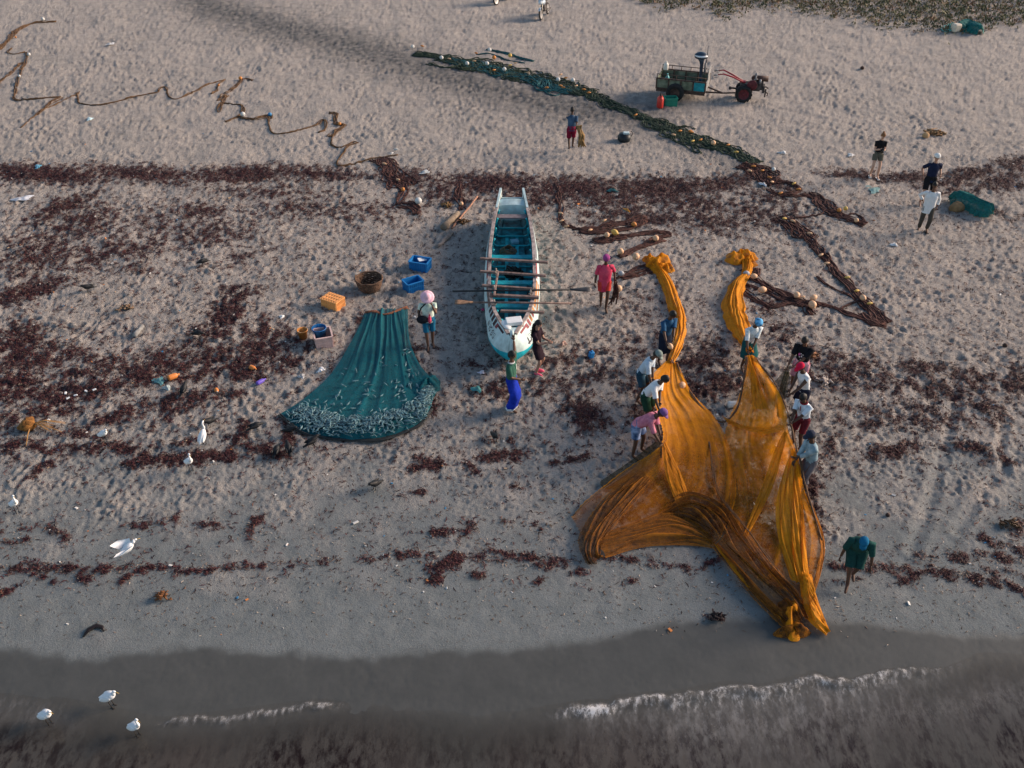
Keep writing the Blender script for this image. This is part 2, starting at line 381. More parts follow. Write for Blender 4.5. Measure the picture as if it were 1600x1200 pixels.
def sand_material():
    m = bpy.data.materials.new('beach_sand'); m.use_nodes = True; t = m.node_tree; b = t.nodes['Principled BSDF']
    at = node(t, 'ShaderNodeAttribute', _attribute_name='mask'); sp = t.nodes.new('ShaderNodeSeparateColor')
    t.links.new(at.outputs['Color'], sp.inputs[0]); wet, weed, damp, dark_band = sp.outputs[0], sp.outputs[1], sp.outputs[2], at.outputs['Alpha']
    geo = t.nodes.new('ShaderNodeNewGeometry'); pos = geo.outputs['Position']
    def nz(scale, detail=5, rough=.6, vec=pos):
        n = node(t, 'ShaderNodeTexNoise', Scale=scale, Detail=detail, Roughness=rough); t.links.new(vec, n.inputs['Vector']); return n.outputs[0]
    n_big, n_mid, n_gr, n_bit = nz(0.35, 4), nz(2.2, 6, .65), nz(38, 3, .7), nz(13, 5, .78)
    drycol = mixc(t, ramp(t, n_big, [(.35, 0.0), (.65, 1.0)]), SAND_A, SAND_B)
    drycol = mixc(t, ramp(t, n_mid, [(.3, 0.0), (.72, 1.0)]), drycol, SAND_C)
    dampcol = mixc(t, ramp(t, n_mid, [(.3, 0.0), (.7, 1.0)]), SAND_DA, SAND_DB)
    c = mixc(t, damp, drycol, dampcol)
    # grains, shell grit and dark crumbs of dried weed
    c = mixc(t, 0.42, c, mixc(t, 1.0, c, ramp(t, n_gr, [(.25, .45), (.5, 1.0), (.75, 1.5)]), 'MULTIPLY'))
    crumb = math_(t, 'MULTIPLY', ramp(t, n_bit, [(.57, 0.0), (.67, 1.0)]), math_(t, 'SUBTRACT', 0.75, math_(t, 'MULTIPLY', wet, 0.75)))
    c = mixc(t, crumb, c, (0.085, 0.062, 0.055))
    c = mixc(t, math_(t, 'MULTIPLY', dark_band, 0.80), c, (0.075, 0.078, 0.080))
    vo = node(t, 'ShaderNodeTexVoronoi', Scale=26.0); t.links.new(pos, vo.inputs['Vector'])
    speck = math_(t, 'MULTIPLY', ramp(t, vo.outputs['Distance'], [(.10, 1.0), (.16, 0.0)]), ramp(t, n_bit, [(.50, 0.0), (.56, 1.0)]))
    c = mixc(t, math_(t, 'MULTIPLY', speck, 0.55), c, (0.5, 0.46, 0.42))
    c = mixc(t, wet, c, mixc(t, ramp(t, n_mid, [(.3, 0.0), (.7, 1.0)]), SAND_WA, SAND_WB))
    wd = math_(t, 'MULTIPLY', weed, ramp(t, n_bit, [(.25, .85), (.6, 1.0)]))
    weedcol = mixc(t, ramp(t, n_gr, [(.35, 0.0), (.7, 1.0)]), (0.024, 0.006, 0.009), (0.085, 0.020, 0.026))
    weedcol = mixc(t, ramp(t, n_big, [(.5, 0.0), (.75, .6)]), weedcol, (0.085, 0.042, 0.024))
    c = mixc(t, math_(t, 'MULTIPLY', wd, 0.9, clamp=True), c, weedcol)
    t.links.new(c, b.inputs['Base Color'])
    ro = math_(t, 'SUBTRACT', 0.95, math_(t, 'MULTIPLY', wet, 0.50)); t.links.new(ro, b.inputs['Roughness'])
    b.inputs['Specular IOR Level'].default_value = 0.25
    hgt = math_(t, 'ADD', math_(t, 'MULTIPLY', n_bit, 1.0), math_(t, 'MULTIPLY', n_gr, 0.6))
    bp = node(t, 'ShaderNodeBump', Strength=1.0, Distance=0.085); t.links.new(hgt, bp.inputs['Height'])
    bs = math_(t, 'MULTIPLY', math_(t, 'SUBTRACT', 1.0, math_(t, 'MULTIPLY', wet, 0.93)), math_(t, 'SUBTRACT', 0.95, math_(t, 'MULTIPLY', damp, 0.62)))
    t.links.new(bs, bp.inputs['Strength']); t.links.new(bp.outputs[0], b.inputs['Normal'])
    return m
SAND_A, SAND_B, SAND_C = (0.350,0.318,0.290), (0.265,0.250,0.232), (0.42,0.375,0.335)
SAND_DA, SAND_DB = (0.120,0.134,0.134), (0.165,0.180,0.180)
SAND_WA, SAND_WB = (0.060,0.062,0.058), (0.076,0.077,0.072)

def build_ground():
    vv = np.concatenate([np.arange(-70, 1270, 2.0)])
    dep = PITCH+np.arctan((vv-600)/FPX); yy = CAM_H/np.tan(dep); yy = yy[yy < 61.5]
    yy = np.concatenate([[1500, 500, 200, 110, 80, 66], yy, [6.5, 4, 0, -20, -100, -600]])
    s_ = np.linspace(-1.12, 1.12, 860); s_ = np.concatenate([[-60, -15, -5, -2, -1.4], s_, [1.4, 2, 5, 15, 60]])
    halfw = (np.maximum(yy, 7)*math.cos(PITCH)+CAM_H*math.sin(PITCH))*800/FPX
    halfw = np.minimum(halfw, 60)
    X = s_[None, :]*halfw[:, None]; Y = np.repeat(yy[:, None], len(s_), 1)
    inside = (X > X0) & (X < X0+RES*(NX-2)) & (Y > Y0) & (Y < Y0+RES*(NY-2))
    ysx = np.interp(X, *SHORE); base = -0.05*(np.maximum(ysx+1.6-Y, 0)/1.6)**1.5; base = np.maximum(base, -3)
    edge = np.clip(np.minimum(np.minimum(X-X0, X0+RES*(NX-2)-X), np.minimum(Y-Y0, Y0+RES*(NY-2)-Y))/1.5, 0, 1)
    Z = np.where(inside, base+(sample(H, X, Y)-base)*edge, base)
    mk = np.zeros(X.shape+(4,)); 
    mk[..., 0] = np.where(inside, sample(WETM, X, Y), (Y < 10)*1.0); mk[..., 1] = np.where(inside, sample(WEEDM, X, Y), 0)
    mk[..., 2] = np.where(inside, sample(DAMP, X, Y), (Y < 14)*1.0); mk[..., 3] = np.where(inside, sample(DARK_BAND, X, Y), 0)
    co = np.stack([X, Y, Z], -1).reshape(-1, 3)
    f = grid_faces(len(yy), len(s_))[:, ::-1]
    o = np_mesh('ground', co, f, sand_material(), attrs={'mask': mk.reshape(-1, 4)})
    o['kind'] = 'structure'; return o
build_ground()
# ------------------------------------------------------------------ sea
SEA_Z = -0.05
FOAM = ellipses([(960,1103,62,7,-4,.0)])
def water_material():
    m = bpy.data.materials.new('sea_water'); m.use_nodes = True; t = m.node_tree; b = t.nodes['Principled BSDF']; out = t.nodes['Material Output']
    at = node(t, 'ShaderNodeAttribute', _attribute_name='wmask'); sp = t.nodes.new('ShaderNodeSeparateColor'); t.links.new(at.outputs['Color'], sp.inputs[0])
    depth, foam, churn = sp.outputs[0], sp.outputs[1], sp.outputs[2]
    geo = t.nodes.new('ShaderNodeNewGeometry'); pos = geo.outputs['Position']
    mp = node(t, 'ShaderNodeMapping'); mp.inputs['Scale'].default_value = (1.0, 0.42, 1.0); mp.inputs['Rotation'].default_value = (0, 0, R(-14)); t.links.new(pos, mp.inputs['Vector'])
    def nz(scale, detail=5, rough=.6, vec=mp.outputs[0]):
        n = node(t, 'ShaderNodeTexNoise', Scale=scale, Detail=detail, Roughness=rough); t.links.new(vec, n.inputs['Vector']); return n.outputs[0]
    weed = math_(t, 'MULTIPLY', ramp(t, nz(7.0, 7, .72), [(.44, 0.0), (.60, 1.0)]), ramp(t, nz(0.55, 3), [(.36, 0.25), (.55, 1.0)]))
    col = mixc(t, ramp(t, nz(0.4, 3), [(.35, 0.0), (.65, 1.0)]), (0.070, 0.060, 0.052), (0.060, 0.061, 0.055))
    col = mixc(t, ramp(t, nz(3.2, 6, .7), [(.3, 0.0), (.75, 0.45)]), col, (0.066, 0.055, 0.048))
    col = mixc(t, math_(t, 'MULTIPLY', weed, math_(t, 'MULTIPLY', depth, 2.2, clamp=True)), col, (0.014, 0.008, 0.007))
    lace = ramp(t, nz(9.0, 6, .75), [(.44, 0.0), (.60, 1.0)])
    fo = math_(t, 'MULTIPLY', foam, math_(t, 'ADD', math_(t, 'MULTIPLY', lace, 0.60), 0.30), clamp=True)
    col = mixc(t, fo, col, (0.56, 0.55, 0.54))
    t.links.new(col, b.inputs['Base Color'])
    t.links.new(math_(t, 'ADD', 0.22, math_(t, 'MULTIPLY', fo, 0.6)), b.inputs['Roughness']); b.inputs['IOR'].default_value = 1.33
    b.inputs['Specular IOR Level'].default_value = 0.4
    bp = node(t, 'ShaderNodeBump', Strength=0.25, Distance=0.04)
    t.links.new(math_(t, 'ADD', nz(2.6, 4), math_(t, 'MULTIPLY', nz(12.0, 4), 0.3)), bp.inputs['Height']); t.links.new(bp.outputs[0], b.inputs['Normal'])
    tr = t.nodes.new('ShaderNodeBsdfTransparent'); tr.inputs[0].default_value = (0.97, 0.96, 0.95, 1)
    mx = t.nodes.new('ShaderNodeMixShader')
    a = math_(t, 'MAXIMUM', ramp(t, depth, [(0.0, 0.0), (0.12, 0.25), (0.4, 0.8), (0.8, .97)]), fo)
    t.links.new(a, mx.inputs[0]); t.links.new(tr.outputs[0], mx.inputs[1]); t.links.new(b.outputs[0], mx.inputs[2])
    t.links.new(mx.outputs[0], out.inputs[0]); return m

def build_water():
    xs = np.concatenate([[-900, -200, -60, -25], np.arange(-14, 14.01, 0.05), [25, 60, 200, 900]])
    off = np.concatenate([np.arange(-0.12, 2.6, 0.04), np.linspace(2.7, 7, 40), [10, 20, 60, 250, 900]])
    ys = np.interp(xs, *SHORE)
    XX = np.repeat(xs[None, :], len(off), 0); YY = ys[None, :]-off[:, None]
    U_ = 800+FPX*XX/(YY*math.cos(PITCH)+CAM_H*math.sin(PITCH)+1e-6)
    O_ = np.repeat(off[:, None], len(xs), 1)
    # where along the shore the little breaker is alive
    br = sm(850, 930, U_)*(1-sm(1380, 1560, U_)) + 0.8*sm(215, 300, U_)*(1-sm(500, 560, U_))
    jag = np.zeros_like(XX); rr = np.random.default_rng(3)
    for k in range(26):
        f_ = rr.uniform(1.5, 16); jag += np.sin(XX*f_*2+rr.uniform(0, 6.28))/f_*0.034
    oo = O_ + jag*np.clip(br*1.5, 0.3, 1)
    lip = np.exp(-((oo-0.10)/0.10)**2)
    Zw = SEA_Z + 0.055*br*lip + 0.012*np.sin(oo*5+XX*0.7)*np.exp(-oo/3) + 0.012*jag*8*np.exp(-oo)
    Zw += 0.010*np.exp(-(oo-0.02)**2/0.02)
    wdt = 0.24+0.30*sm(930, 1150, U_)*(1-sm(1250, 1500, U_))
    wdt = np.where(U_ < 700, 0.07, wdt)
    streak = .62+.38*sm(-.5, .6, np.sin(XX*47+np.sin(YY*7)*2)+np.sin(XX*83+YY*5)*.7+np.sin(XX*17-YY*4)*.8); foam = br*np.exp(-np.maximum(oo-0.10, 0)/wdt)*sm(-0.06, 0.02, oo)*streak
    foam = np.maximum(foam, 1.6*np.exp(-((U_-925)/52)**2)*np.exp(-((oo-0.13)/0.13)**2))
    foam = np.maximum(foam*1.2, 1.1*np.exp(-((oo-0.03)/0.022)**2)*np.clip(br*1.2, 0, 1))
    foam = np.maximum(foam, 0.16*sm(1180, 1340, U_)*np.exp(-((oo-0.75)/0.5)**2))
    foam = np.maximum(foam, 0.42*(1-sm(60, 170, U_))*np.exp(-((oo-0.2)/0.25)**2))
    foam *= (off < 3)[:, None]
    foam *= 0.85; depth = np.clip(O_/2.0, 0, 1)
    co = np.stack([XX, YY, Zw], -1).reshape(-1, 3)
    mk = np.stack([depth, foam, br, br*0+1], -1).reshape(-1, 4)
    o = np_mesh('water', co, grid_faces(len(off), len(xs))[:, ::-1], water_material(), attrs={'wmask': mk})
    o['kind'] = 'structure'
build_water()

# ------------------------------------------------------------------ seaweed: torn ribbons and clumps lying in the strand lines
def scatter_blades(name, dens, n, size, mats, attr_seed, lift=(0.004, 0.05), width=(0.012, 0.03), label='', cat='seaweed', vis=None):
    pr = np.random.default_rng(attr_seed)
    m = dens.copy()
    m *= (GU > -80) & (GU < 1680) & (GV > -40) & (GV < 1230)
    m[:, :] = m/np.maximum((GY*math.cos(PITCH)+CAM_H*math.sin(PITCH))/20.0, .5)     # a little denser where near
    c = np.cumsum(m.ravel()); idx = np.searchsorted(c, pr.uniform(0, c[-1], n))
    x = GX.ravel()[idx]+pr.uniform(-.03, .03, n); y = GY.ravel()[idx]+pr.uniform(-.03, .03, n); z = sample(H, x, y)
    ang = pr.uniform(0, 2*PI, n); L = pr.uniform(size[0], size[1], n); W = pr.uniform(width[0], width[1], n)
    dx, dy = np.cos(ang), np.sin(ang); h1 = pr.uniform(lift[0], lift[1], n); bend = pr.uniform(-.6, .6, n)
    a = np.stack([x-dx*L/2, y-dy*L/2, z+0.004], -1); mid_ = np.stack([x-dy*bend*L*.3, y+dx*bend*L*.3, z+h1], -1); e = np.stack([x+dx*L/2, y+dy*L/2, z+0.006+h1*0.3*pr.uniform(0, 1, n)], -1)
    sx = np.stack([-dy*W, dx*W, pr.uniform(-.4, .4, n)*W], -1)
    V = np.stack([a-sx*.5, a+sx*.5, mid_-sx, mid_+sx, e-sx*.35, e+sx*.35], 1).reshape(-1, 3)
    q = np.array([[0, 1, 3, 2], [2, 3, 5, 4]]); F = (q[None]+(np.arange(n)*6)[:, None, None]).reshape(-1, 4)
    tone = np.repeat(pr.uniform(0, 1, n), 6)
    o = np_mesh(name, V, F, mats, smooth=False, attrs={'tone': tone})
    tag(o, label, cat, kind='stuff'); return o
def tone_mat(name, stops, rough=.7, spec=.25):
    m = bpy.data.materials.new(name); m.use_nodes = True; t = m.node_tree; b = t.nodes['Principled BSDF']
    at = node(t, 'ShaderNodeAttribute', _attribute_name='tone'); t.links.new(ramp(t, at.outputs['Fac'], stops), b.inputs['Base Color'])
    b.inputs['Roughness'].default_value = rough; b.inputs['Specular IOR Level'].default_value = spec; return m
weed_m = tone_mat('seaweed', [(0, (.012, .004, .005)), (.6, (.042, .009, .013)), (.9, (.085, .022, .022)), (1, (.13, .055, .032))])
scatter_blades('seaweed', WEEDM**1.3, 130000, (.03, .15), weed_m, 61, lift=(.005, .045), width=(.004, .013), label='dark maroon seaweed strewn over the sand in strand lines')
crumb_m = tone_mat('strand_crumbs', [(0, (.03, .018, .016)), (.6, (.11, .07, .05)), (.8, (.22, .16, .12)), (1, (.42, .36, .3))])
cr = (0.10+0.9*sm(.05, .6, WEED))*sm(215, 320, GV)*(1-sm(950, 1000, GV))+0.05*(1-sm(965, 1010, GV))
scatter_blades('strand_litter', cr, 52000, (.02, .09), crumb_m, 62, lift=(.004, .025), width=(.004, .012), label='fine twigs and dried weed crumbs scattered over the beach sand', cat='beach debris')
# tiny pale specks of plastic and shell
def specks():
    pr = np.random.default_rng(8); d = (0.25+sm(.1, .7, WEED))*sm(180, 300, GV)*(1-sm(985, 1020, GV)); d += 0.02
    d *= (GU > -20) & (GU < 1620) & (GV > 0) & (GV < 1010)
    c = np.cumsum(d.ravel()); n = 900; idx = np.searchsorted(c, pr.uniform(0, c[-1], n)); x, y = GX.ravel()[idx], GY.ravel()[idx]; z = sample(H, x, y)
    mb = MB()
    for i in range(n):
        r_ = pr.uniform(.010, .030)*(1.0 if pr.uniform() < .9 else 1.8); M = Matrix.Translation((x[i], y[i], z[i]+r_*.3)) @ Matrix.Rotation(pr.uniform(0, 6), 4, 'Z') @ Matrix.Rotation(pr.uniform(-.5, .5), 4, 'X')
        mb.box((0, 0, 0), (r_*pr.uniform(1, 2.6), r_, r_*.5), M, mi=int(pr.choice([0, 0, 0, 0, 1, 2, 3])))
    o = mb.build('beach_litter', [mat('shell_white', (.6, .58, .55), var=.1), mat('bit_orange', (.55, .2, .06)), mat('bit_blue', (.05, .22, .4)), mat('bit_tan', (.4, .28, .18))])
    tag(o, 'tiny pale scraps of shell and plastic dotted over the sand', 'litter', kind='stuff')
specks()

# ------------------------------------------------------------------ dune plants along the top of the beach
def dune_plants():
    ub = [980,1010,1050,1085,1100,1130,1150,1175,1200,1240,1290,1340,1370,1440,1500,1540,1600,1700]; vb = [-8,10,17,10,14,30,26,14,16,20,27,32,44,48,52,46,38,34]
    lim = np.interp(GU, ub, vb, left=-40, right=34)+5*band(.6, 3, 71)+2*band(.2, .8, 72)
    dens = sm(0, 6, lim-GV)*(GU > 960)*np.clip(0.75+0.55*band(.5, 2.5, 73), 0.06, 2)*(GV > -60)
    pr = np.random.default_rng(74); n = 36000
    c = np.cumsum(dens.ravel()); idx = np.searchsorted(c, pr.uniform(0, c[-1], n))
    x = GX.ravel()[idx]+pr.uniform(-.05, .05, n); y = GY.ravel()[idx]+pr.uniform(-.05, .05, n)
    clump = sample(band(.5, 2.0, 75), x, y); hmax = np.clip(.14+.13*clump, .04, .5)
    z = sample(H, x, y)+pr.uniform(0, 1, n)*hmax
    L = pr.uniform(.07, .20, n); a = pr.uniform(0, 2*PI, n); tilt = pr.uniform(.1, 1.3, n)
    d = np.stack([np.cos(a)*np.cos(tilt), np.sin(a)*np.cos(tilt), np.sin(tilt)], -1)*L[:, None]; s_ = np.stack([-np.sin(a), np.cos(a), pr.uniform(-.5, .5, n)], -1)*(L*.28)[:, None]
    P = np.stack([x, y, z], -1)
    V = np.stack([P, P+d*.5+s_, P+d, P+d*.5-s_], 1).reshape(-1, 3); F = np.arange(4*n).reshape(-1, 4)
    br = sample(band(1.0, 4.0, 76), x, y); tone = np.clip(.42+.22*br+pr.normal(0, .16, n), 0, 1)
    o = np_mesh('dune_plants', V, F, tone_mat('dune_leaf', [(0, (.050, .055, .024)), (.35, (.115, .115, .052)), (.55, (.20, .17, .095)), (.75, (.19, .095, .055)), (1, (.28, .20, .12))], rough=.75), smooth=False, attrs={'tone': np.repeat(tone, 4)})
    tag(o, 'low olive and rust creeping plants covering the top of the beach', 'ground cover', kind='stuff')
dune_plants()
# ------------------------------------------------------------------ curves
def crom(P, n):
    """Catmull-Rom resample of a polyline (list of Vectors) to n points"""
    P = [Vector(p) for p in P]
    if len(P) == 2: return [P[0].lerp(P[1], i/(n-1)) for i in range(n)]
    Q = [P[0]*2-P[1]]+P+[P[-1]*2-P[-2]]; d = [0.0]
    for a, b in zip(P[:-1], P[1:]): d.append(d[-1]+max((b-a).length, 1e-6))
    out = []; k = 0
    for i in range(n):
        s_ = d[-1]*i/(n-1)
        while k < len(P)-2 and s_ > d[k+1]: k += 1
        t = (s_-d[k])/(d[k+1]-d[k]); p0, p1, p2, p3 = Q[k], Q[k+1], Q[k+2], Q[k+3]
        out.append(0.5*((2*p1)+(p2-p0)*t+(2*p0-5*p1+4*p2-p3)*t*t+(3*p1-p0-3*p2+p3)*t*t*t))
    return out
def wpts(pts, z=0.03):
    """picture points (u, v[, z]) -> world points on / above the sand"""
    return [A(p[0], p[1], p[2]) if len(p) > 2 else G(p[0], p[1], z) for p in pts]

def net_material(name, col_hi, col_lo, thin, thick, streak=40.0, transl=0.35, rough=.75):
    """fine knotted netting: lets the ground show through where it lies single, opaque where gathered (attribute dens)"""
    m = bpy.data.materials.new(name); m.use_nodes = True; t = m.node_tree; b = t.nodes['Principled BSDF']; out = t.nodes['Material Output']
    at = node(t, 'ShaderNodeAttribute', _attribute_name='dens'); uv = node(t, 'ShaderNodeAttribute', _attribute_name='st')
    mp = node(t, 'ShaderNodeMapping'); mp.inputs['Scale'].default_value = (streak, 2.6, 1); t.links.new(uv.outputs['Color'], mp.inputs['Vector'])
    n1 = node(t, 'ShaderNodeTexNoise', Scale=1.0, Detail=6, Roughness=.7); t.links.new(mp.outputs[0], n1.inputs['Vector'])
    geo = t.nodes.new('ShaderNodeNewGeometry')
    n2 = node(t, 'ShaderNodeTexNoise', Scale=26.0, Detail=5, Roughness=.75); t.links.new(geo.outputs['Position'], n2.inputs['Vector'])
    n3 = node(t, 'ShaderNodeTexNoise', Scale=2.4, Detail=3); t.links.new(geo.outputs['Position'], n3.inputs['Vector'])
    d = math_(t, 'ADD', at.outputs['Fac'], math_(t, 'MULTIPLY', math_(t, 'SUBTRACT', n1.outputs[0], 0.5), 0.75))
    d = math_(t, 'ADD', d, math_(t, 'MULTIPLY', math_(t, 'SUBTRACT', n3.outputs[0], 0.5), 0.45), clamp=True)
    n4 = node(t, 'ShaderNodeTexNoise', Scale=7.0, Detail=5, Roughness=.7); t.links.new(geo.outputs['Position'], n4.inputs['Vector'])
    tone = math_(t, 'ADD', math_(t, 'MULTIPLY', n1.outputs[0], .28), math_(t, 'ADD', math_(t, 'MULTIPLY', n4.outputs[0], .42), math_(t, 'MULTIPLY', at.outputs['Fac'], .34)))
    col = mixc(t, ramp(t, tone, [(.36, 0.0), (.66, 1.0)]), col_lo, col_hi)
    col = mixc(t, math_(t, 'MULTIPLY', ramp(t, n2.outputs[0], [(.50, 0.0), (.62, 1.0)]), 0.35), col, (0.05, 0.03, 0.02))
    t.links.new(col, b.inputs['Base Color']); b.inputs['Roughness'].default_value = rough; b.inputs['Specular IOR Level'].default_value = .15
    tl = t.nodes.new('ShaderNodeBsdfTranslucent'); t.links.new(col, tl.inputs[0])
    m1 = t.nodes.new('ShaderNodeMixShader'); m1.inputs[0].default_value = transl; t.links.new(b.outputs[0], m1.inputs[1]); t.links.new(tl.outputs[0], m1.inputs[2])
    tr = t.nodes.new('ShaderNodeBsdfTransparent'); m2 = t.nodes.new('ShaderNodeMixShader')
    al = math_(t, 'ADD', thin, math_(t, 'MULTIPLY', d, thick-thin)); al = math_(t, 'MULTIPLY', al, ramp(t, n2.outputs[0], [(.30, .72), (.55, 1.0)]), clamp=True)
    t.links.new(al, m2.inputs[0]); t.links.new(tr.outputs[0], m2.inputs[1]); t.links.new(m1.outputs[0], m2.inputs[2]); t.links.new(m2.outputs[0], out.inputs[0])
    bp = node(t, 'ShaderNodeBump', Strength=.6, Distance=.03); t.links.new(math_(t, 'ADD', n1.outputs[0], math_(t, 'MULTIPLY', n2.outputs[0], .4)), bp.inputs['Height']); t.links.new(bp.outputs[0], b.inputs['Normal'])
    return m

def loft_net(name, curves, m, parent=None, ns=60, nt=110, pleats=9, amp=.05, dens=(.25, .6), seed=1, dens_end=0.0, amp_end=1.0, rag=0.0, minz=0.012):
    """draped netting: lengthwise curves (picture points with heights) skinned across, with folds running lengthwise"""
    Wc = [crom(wpts(c), nt) for c in curves]; rr = np.random.default_rng(seed)
    co = np.zeros((nt, ns, 3)); k = len(Wc)
    for i in range(nt):
        row = crom([c[i] for c in Wc], ns) if k > 2 else [Wc[0][i].lerp(Wc[1][i], j/(ns-1)) for j in range(ns)]
        co[i] = np.array([p[:] for p in row])
    S, T = np.meshgrid(np.linspace(0, 1, ns), np.linspace(0, 1, nt)); warp = S.copy()
    for q in range(3): warp = warp+.018*np.sin(T*rr.uniform(3, 9)+S*rr.uniform(2, 8)+rr.uniform(0, 6))
    rid = np.zeros_like(S); tot = 0
    for q in range(6):
        f = pleats*rr.uniform(.5, 2.3); a_ = 1/(q*.35+1); ph = rr.uniform(0, 6.28)
        rid += a_*(1-np.abs(np.sin(PI*f*warp+ph+T*rr.uniform(-1.2, 1.2)))*2)*(.6+.4*np.sin(T*rr.uniform(4, 14)+S*6+ph)); tot += a_
    rid = rid/tot
    edge = np.minimum(np.minimum(S, 1-S)*9, 1)
    fade = 1+(amp_end-1)*T
    co[..., 2] += amp*np.maximum(rid+.35, -.1)*edge*fade
    # sideways wander of the folds
    co[..., 0] += .35*amp*np.sin(T*9+S*17+seed)*edge; co[..., 1] += .35*amp*np.sin(T*11+S*13+seed*2)*edge
    if rag > 0:
        co[-1, :, 1] += rr.uniform(-rag, rag, ns); co[-2, :, 1] += rr.uniform(-rag, rag, ns)*.5
        co[:, 0, 0] += rr.uniform(-rag, rag, nt)*.5; co[:, -1, 0] += rr.uniform(-rag, rag, nt)*.5
    gz = sample(H, co[..., 0], co[..., 1]); co[..., 2] = np.maximum(co[..., 2], gz+minz)
    dn = np.clip(dens[0]+(dens_end-0)*T+dens[1]*np.maximum(rid+.1, 0)*1.6, 0, 1.2)
    dn = np.maximum(dn, .75*np.exp(-np.minimum(S, 1-S)/.012))
    st = np.stack([warp, T*(1+0), S*0, S*0+1], -1)
    o = np_mesh(name, co.reshape(-1, 3), grid_faces(nt, ns), m, parent, attrs={'dens': dn.ravel(), 'st': st.reshape(-1, 4)})
    return o, co

def ribbon_curves(path, width, arch, z0=.03, jit=0.0, seed=0):
    """two edges and a raised middle of a gathered net rope; path in picture points, widths in metres"""
    P = crom(wpts(path, z0), 28); rr = random.Random(seed); L, M_, Rr = [], [], []
    wd = width if hasattr(width, '__len__') else [width, width]
    for i, p in enumerate(P):
        t = (P[min(i+1, 27)]-P[max(i-1, 0)]); t.z = 0; t.normalize(); s_ = Vector((-t.y, t.x, 0))
        f = i/27*(len(wd)-1); a = int(min(f, len(wd)-2)); w_ = (wd[a]+(wd[a+1]-wd[a])*(f-a))*.5*(1+rr.uniform(-jit, jit))
        L.append(p+s_*w_); Rr.append(p-s_*w_); M_.append(p+Vector((0, 0, arch*min(1, w_*4))))
    return [L, M_, Rr]
def loft_ribbon(name, path, width, m, parent, arch=.14, z0=.03, **kw):
    c = ribbon_curves(path, width, arch, z0, kw.pop('jit', .12), kw.get('seed', 1))
    global wpts; keep = wpts
    try:
        wpts = lambda q, z=0: q
        return loft_net(name, c, m, parent, **kw)
    finally: wpts = keep

def net_heap(name, u, v, rx, ry, h, m, parent, seed=1, nu=72, nv=30, fa=.10):
    """a crumpled heap of netting: folded mound with deep creases"""
    c = G(u, v); rr = np.random.default_rng(seed)
    a = np.linspace(0, 2*PI, nu+1)[None, :]; r_ = np.linspace(0, 1, nv)[:, None]
    out = 1+.18*np.sin(a*2+rr.uniform(0, 6))+.12*np.sin(a*3+rr.uniform(0, 6))+.06*np.sin(a*7+rr.uniform(0, 6))
    X = rx*r_*np.cos(a)*out; Y = ry*r_*np.sin(a)*out
    fold = np.zeros_like(X)
    for q in range(6):
        k = rr.uniform(4, 13)/max(rx, ry)*.5; th = rr.uniform(0, PI); ph = rr.uniform(0, 6)
        fold += (1-2*np.abs(np.sin(k*(X*math.cos(th)+Y*math.sin(th))+ph+1.6*np.sin(3*Y/ry+ph))))/(1+.3*q)
    Z = h*(1-r_**2.4)*(.75+.25*np.sin(a*2+1))+fold*fa*h*(1-r_**4)
    x = c.x+X; y = c.y+Y; gz = sample(H, x, y); z = np.maximum(c.z+Z, gz+.012)
    co = np.stack([x, y, z], -1).reshape(-1, 3); dn = np.clip(.75+.2*fold, 0, 1.2)
    st = np.stack([X*2+.3*fold, Y*2, X*0, X*0+1], -1).reshape(-1, 4)
    return np_mesh(name, co, grid_faces(nv, nu+1), m, parent, attrs={'dens': dn.ravel(), 'st': st})

def strands(mb, path, width, n, r, seed=1, mi=0, seg=5, step=.10, lumps=.35, z0=.03, closed=False):
    """loose bundle of rope-like gathered net strands wandering along a path of picture points"""
    rr = np.random.default_rng(seed); P = wpts(path, z0); L = sum((b-a).length for a, b in zip(P[:-1], P[1:])); m_ = max(6, int(L/step)); C = crom(P, m_)
    if n >= 4 and r >= .024: n = int(n*1.7); r = r*.66
    elif n >= 2 and r >= .024: r = r*.8
    for k in range(n):
        ph = rr.uniform(0, 6.28, 6); off = rr.uniform(-.5, .5); lz = abs(rr.normal(0, .35)); pts, rad = [], []
        for i, p in enumerate(C):
            t = C[min(i+1, m_-1)]-C[max(i-1, 0)]; t.z = 0; t = t.normalized() if t.length > 1e-6 else Vector((1, 0, 0)); s_ = Vector((-t.y, t.x, 0))
            sw = off+.30*math.sin(i*step*2.1+ph[0])+.20*math.sin(i*step*4.7+ph[1])
            w_ = width[min(int(i/m_*len(width)), len(width)-1)] if hasattr(width, '__len__') else width
            q = p+s_*sw*w_; rad.append(r*(1+lumps*math.sin(i*step*6+ph[2])+lumps*.7*math.sin(i*step*13+ph[3])))
            gz = ground_z(q.x, q.y) if len(path[0]) < 3 else q.z
            pts.append(Vector((q.x, q.y, max(gz, q.z-.04)+r*.7+lz*r*1.1*(1+.5*math.sin(i*step*5+ph[4])))))
        mb.tube(pts, [max(r*.35, x) for x in rad], seg=seg, mi=mi, flat=.85)
    return mb

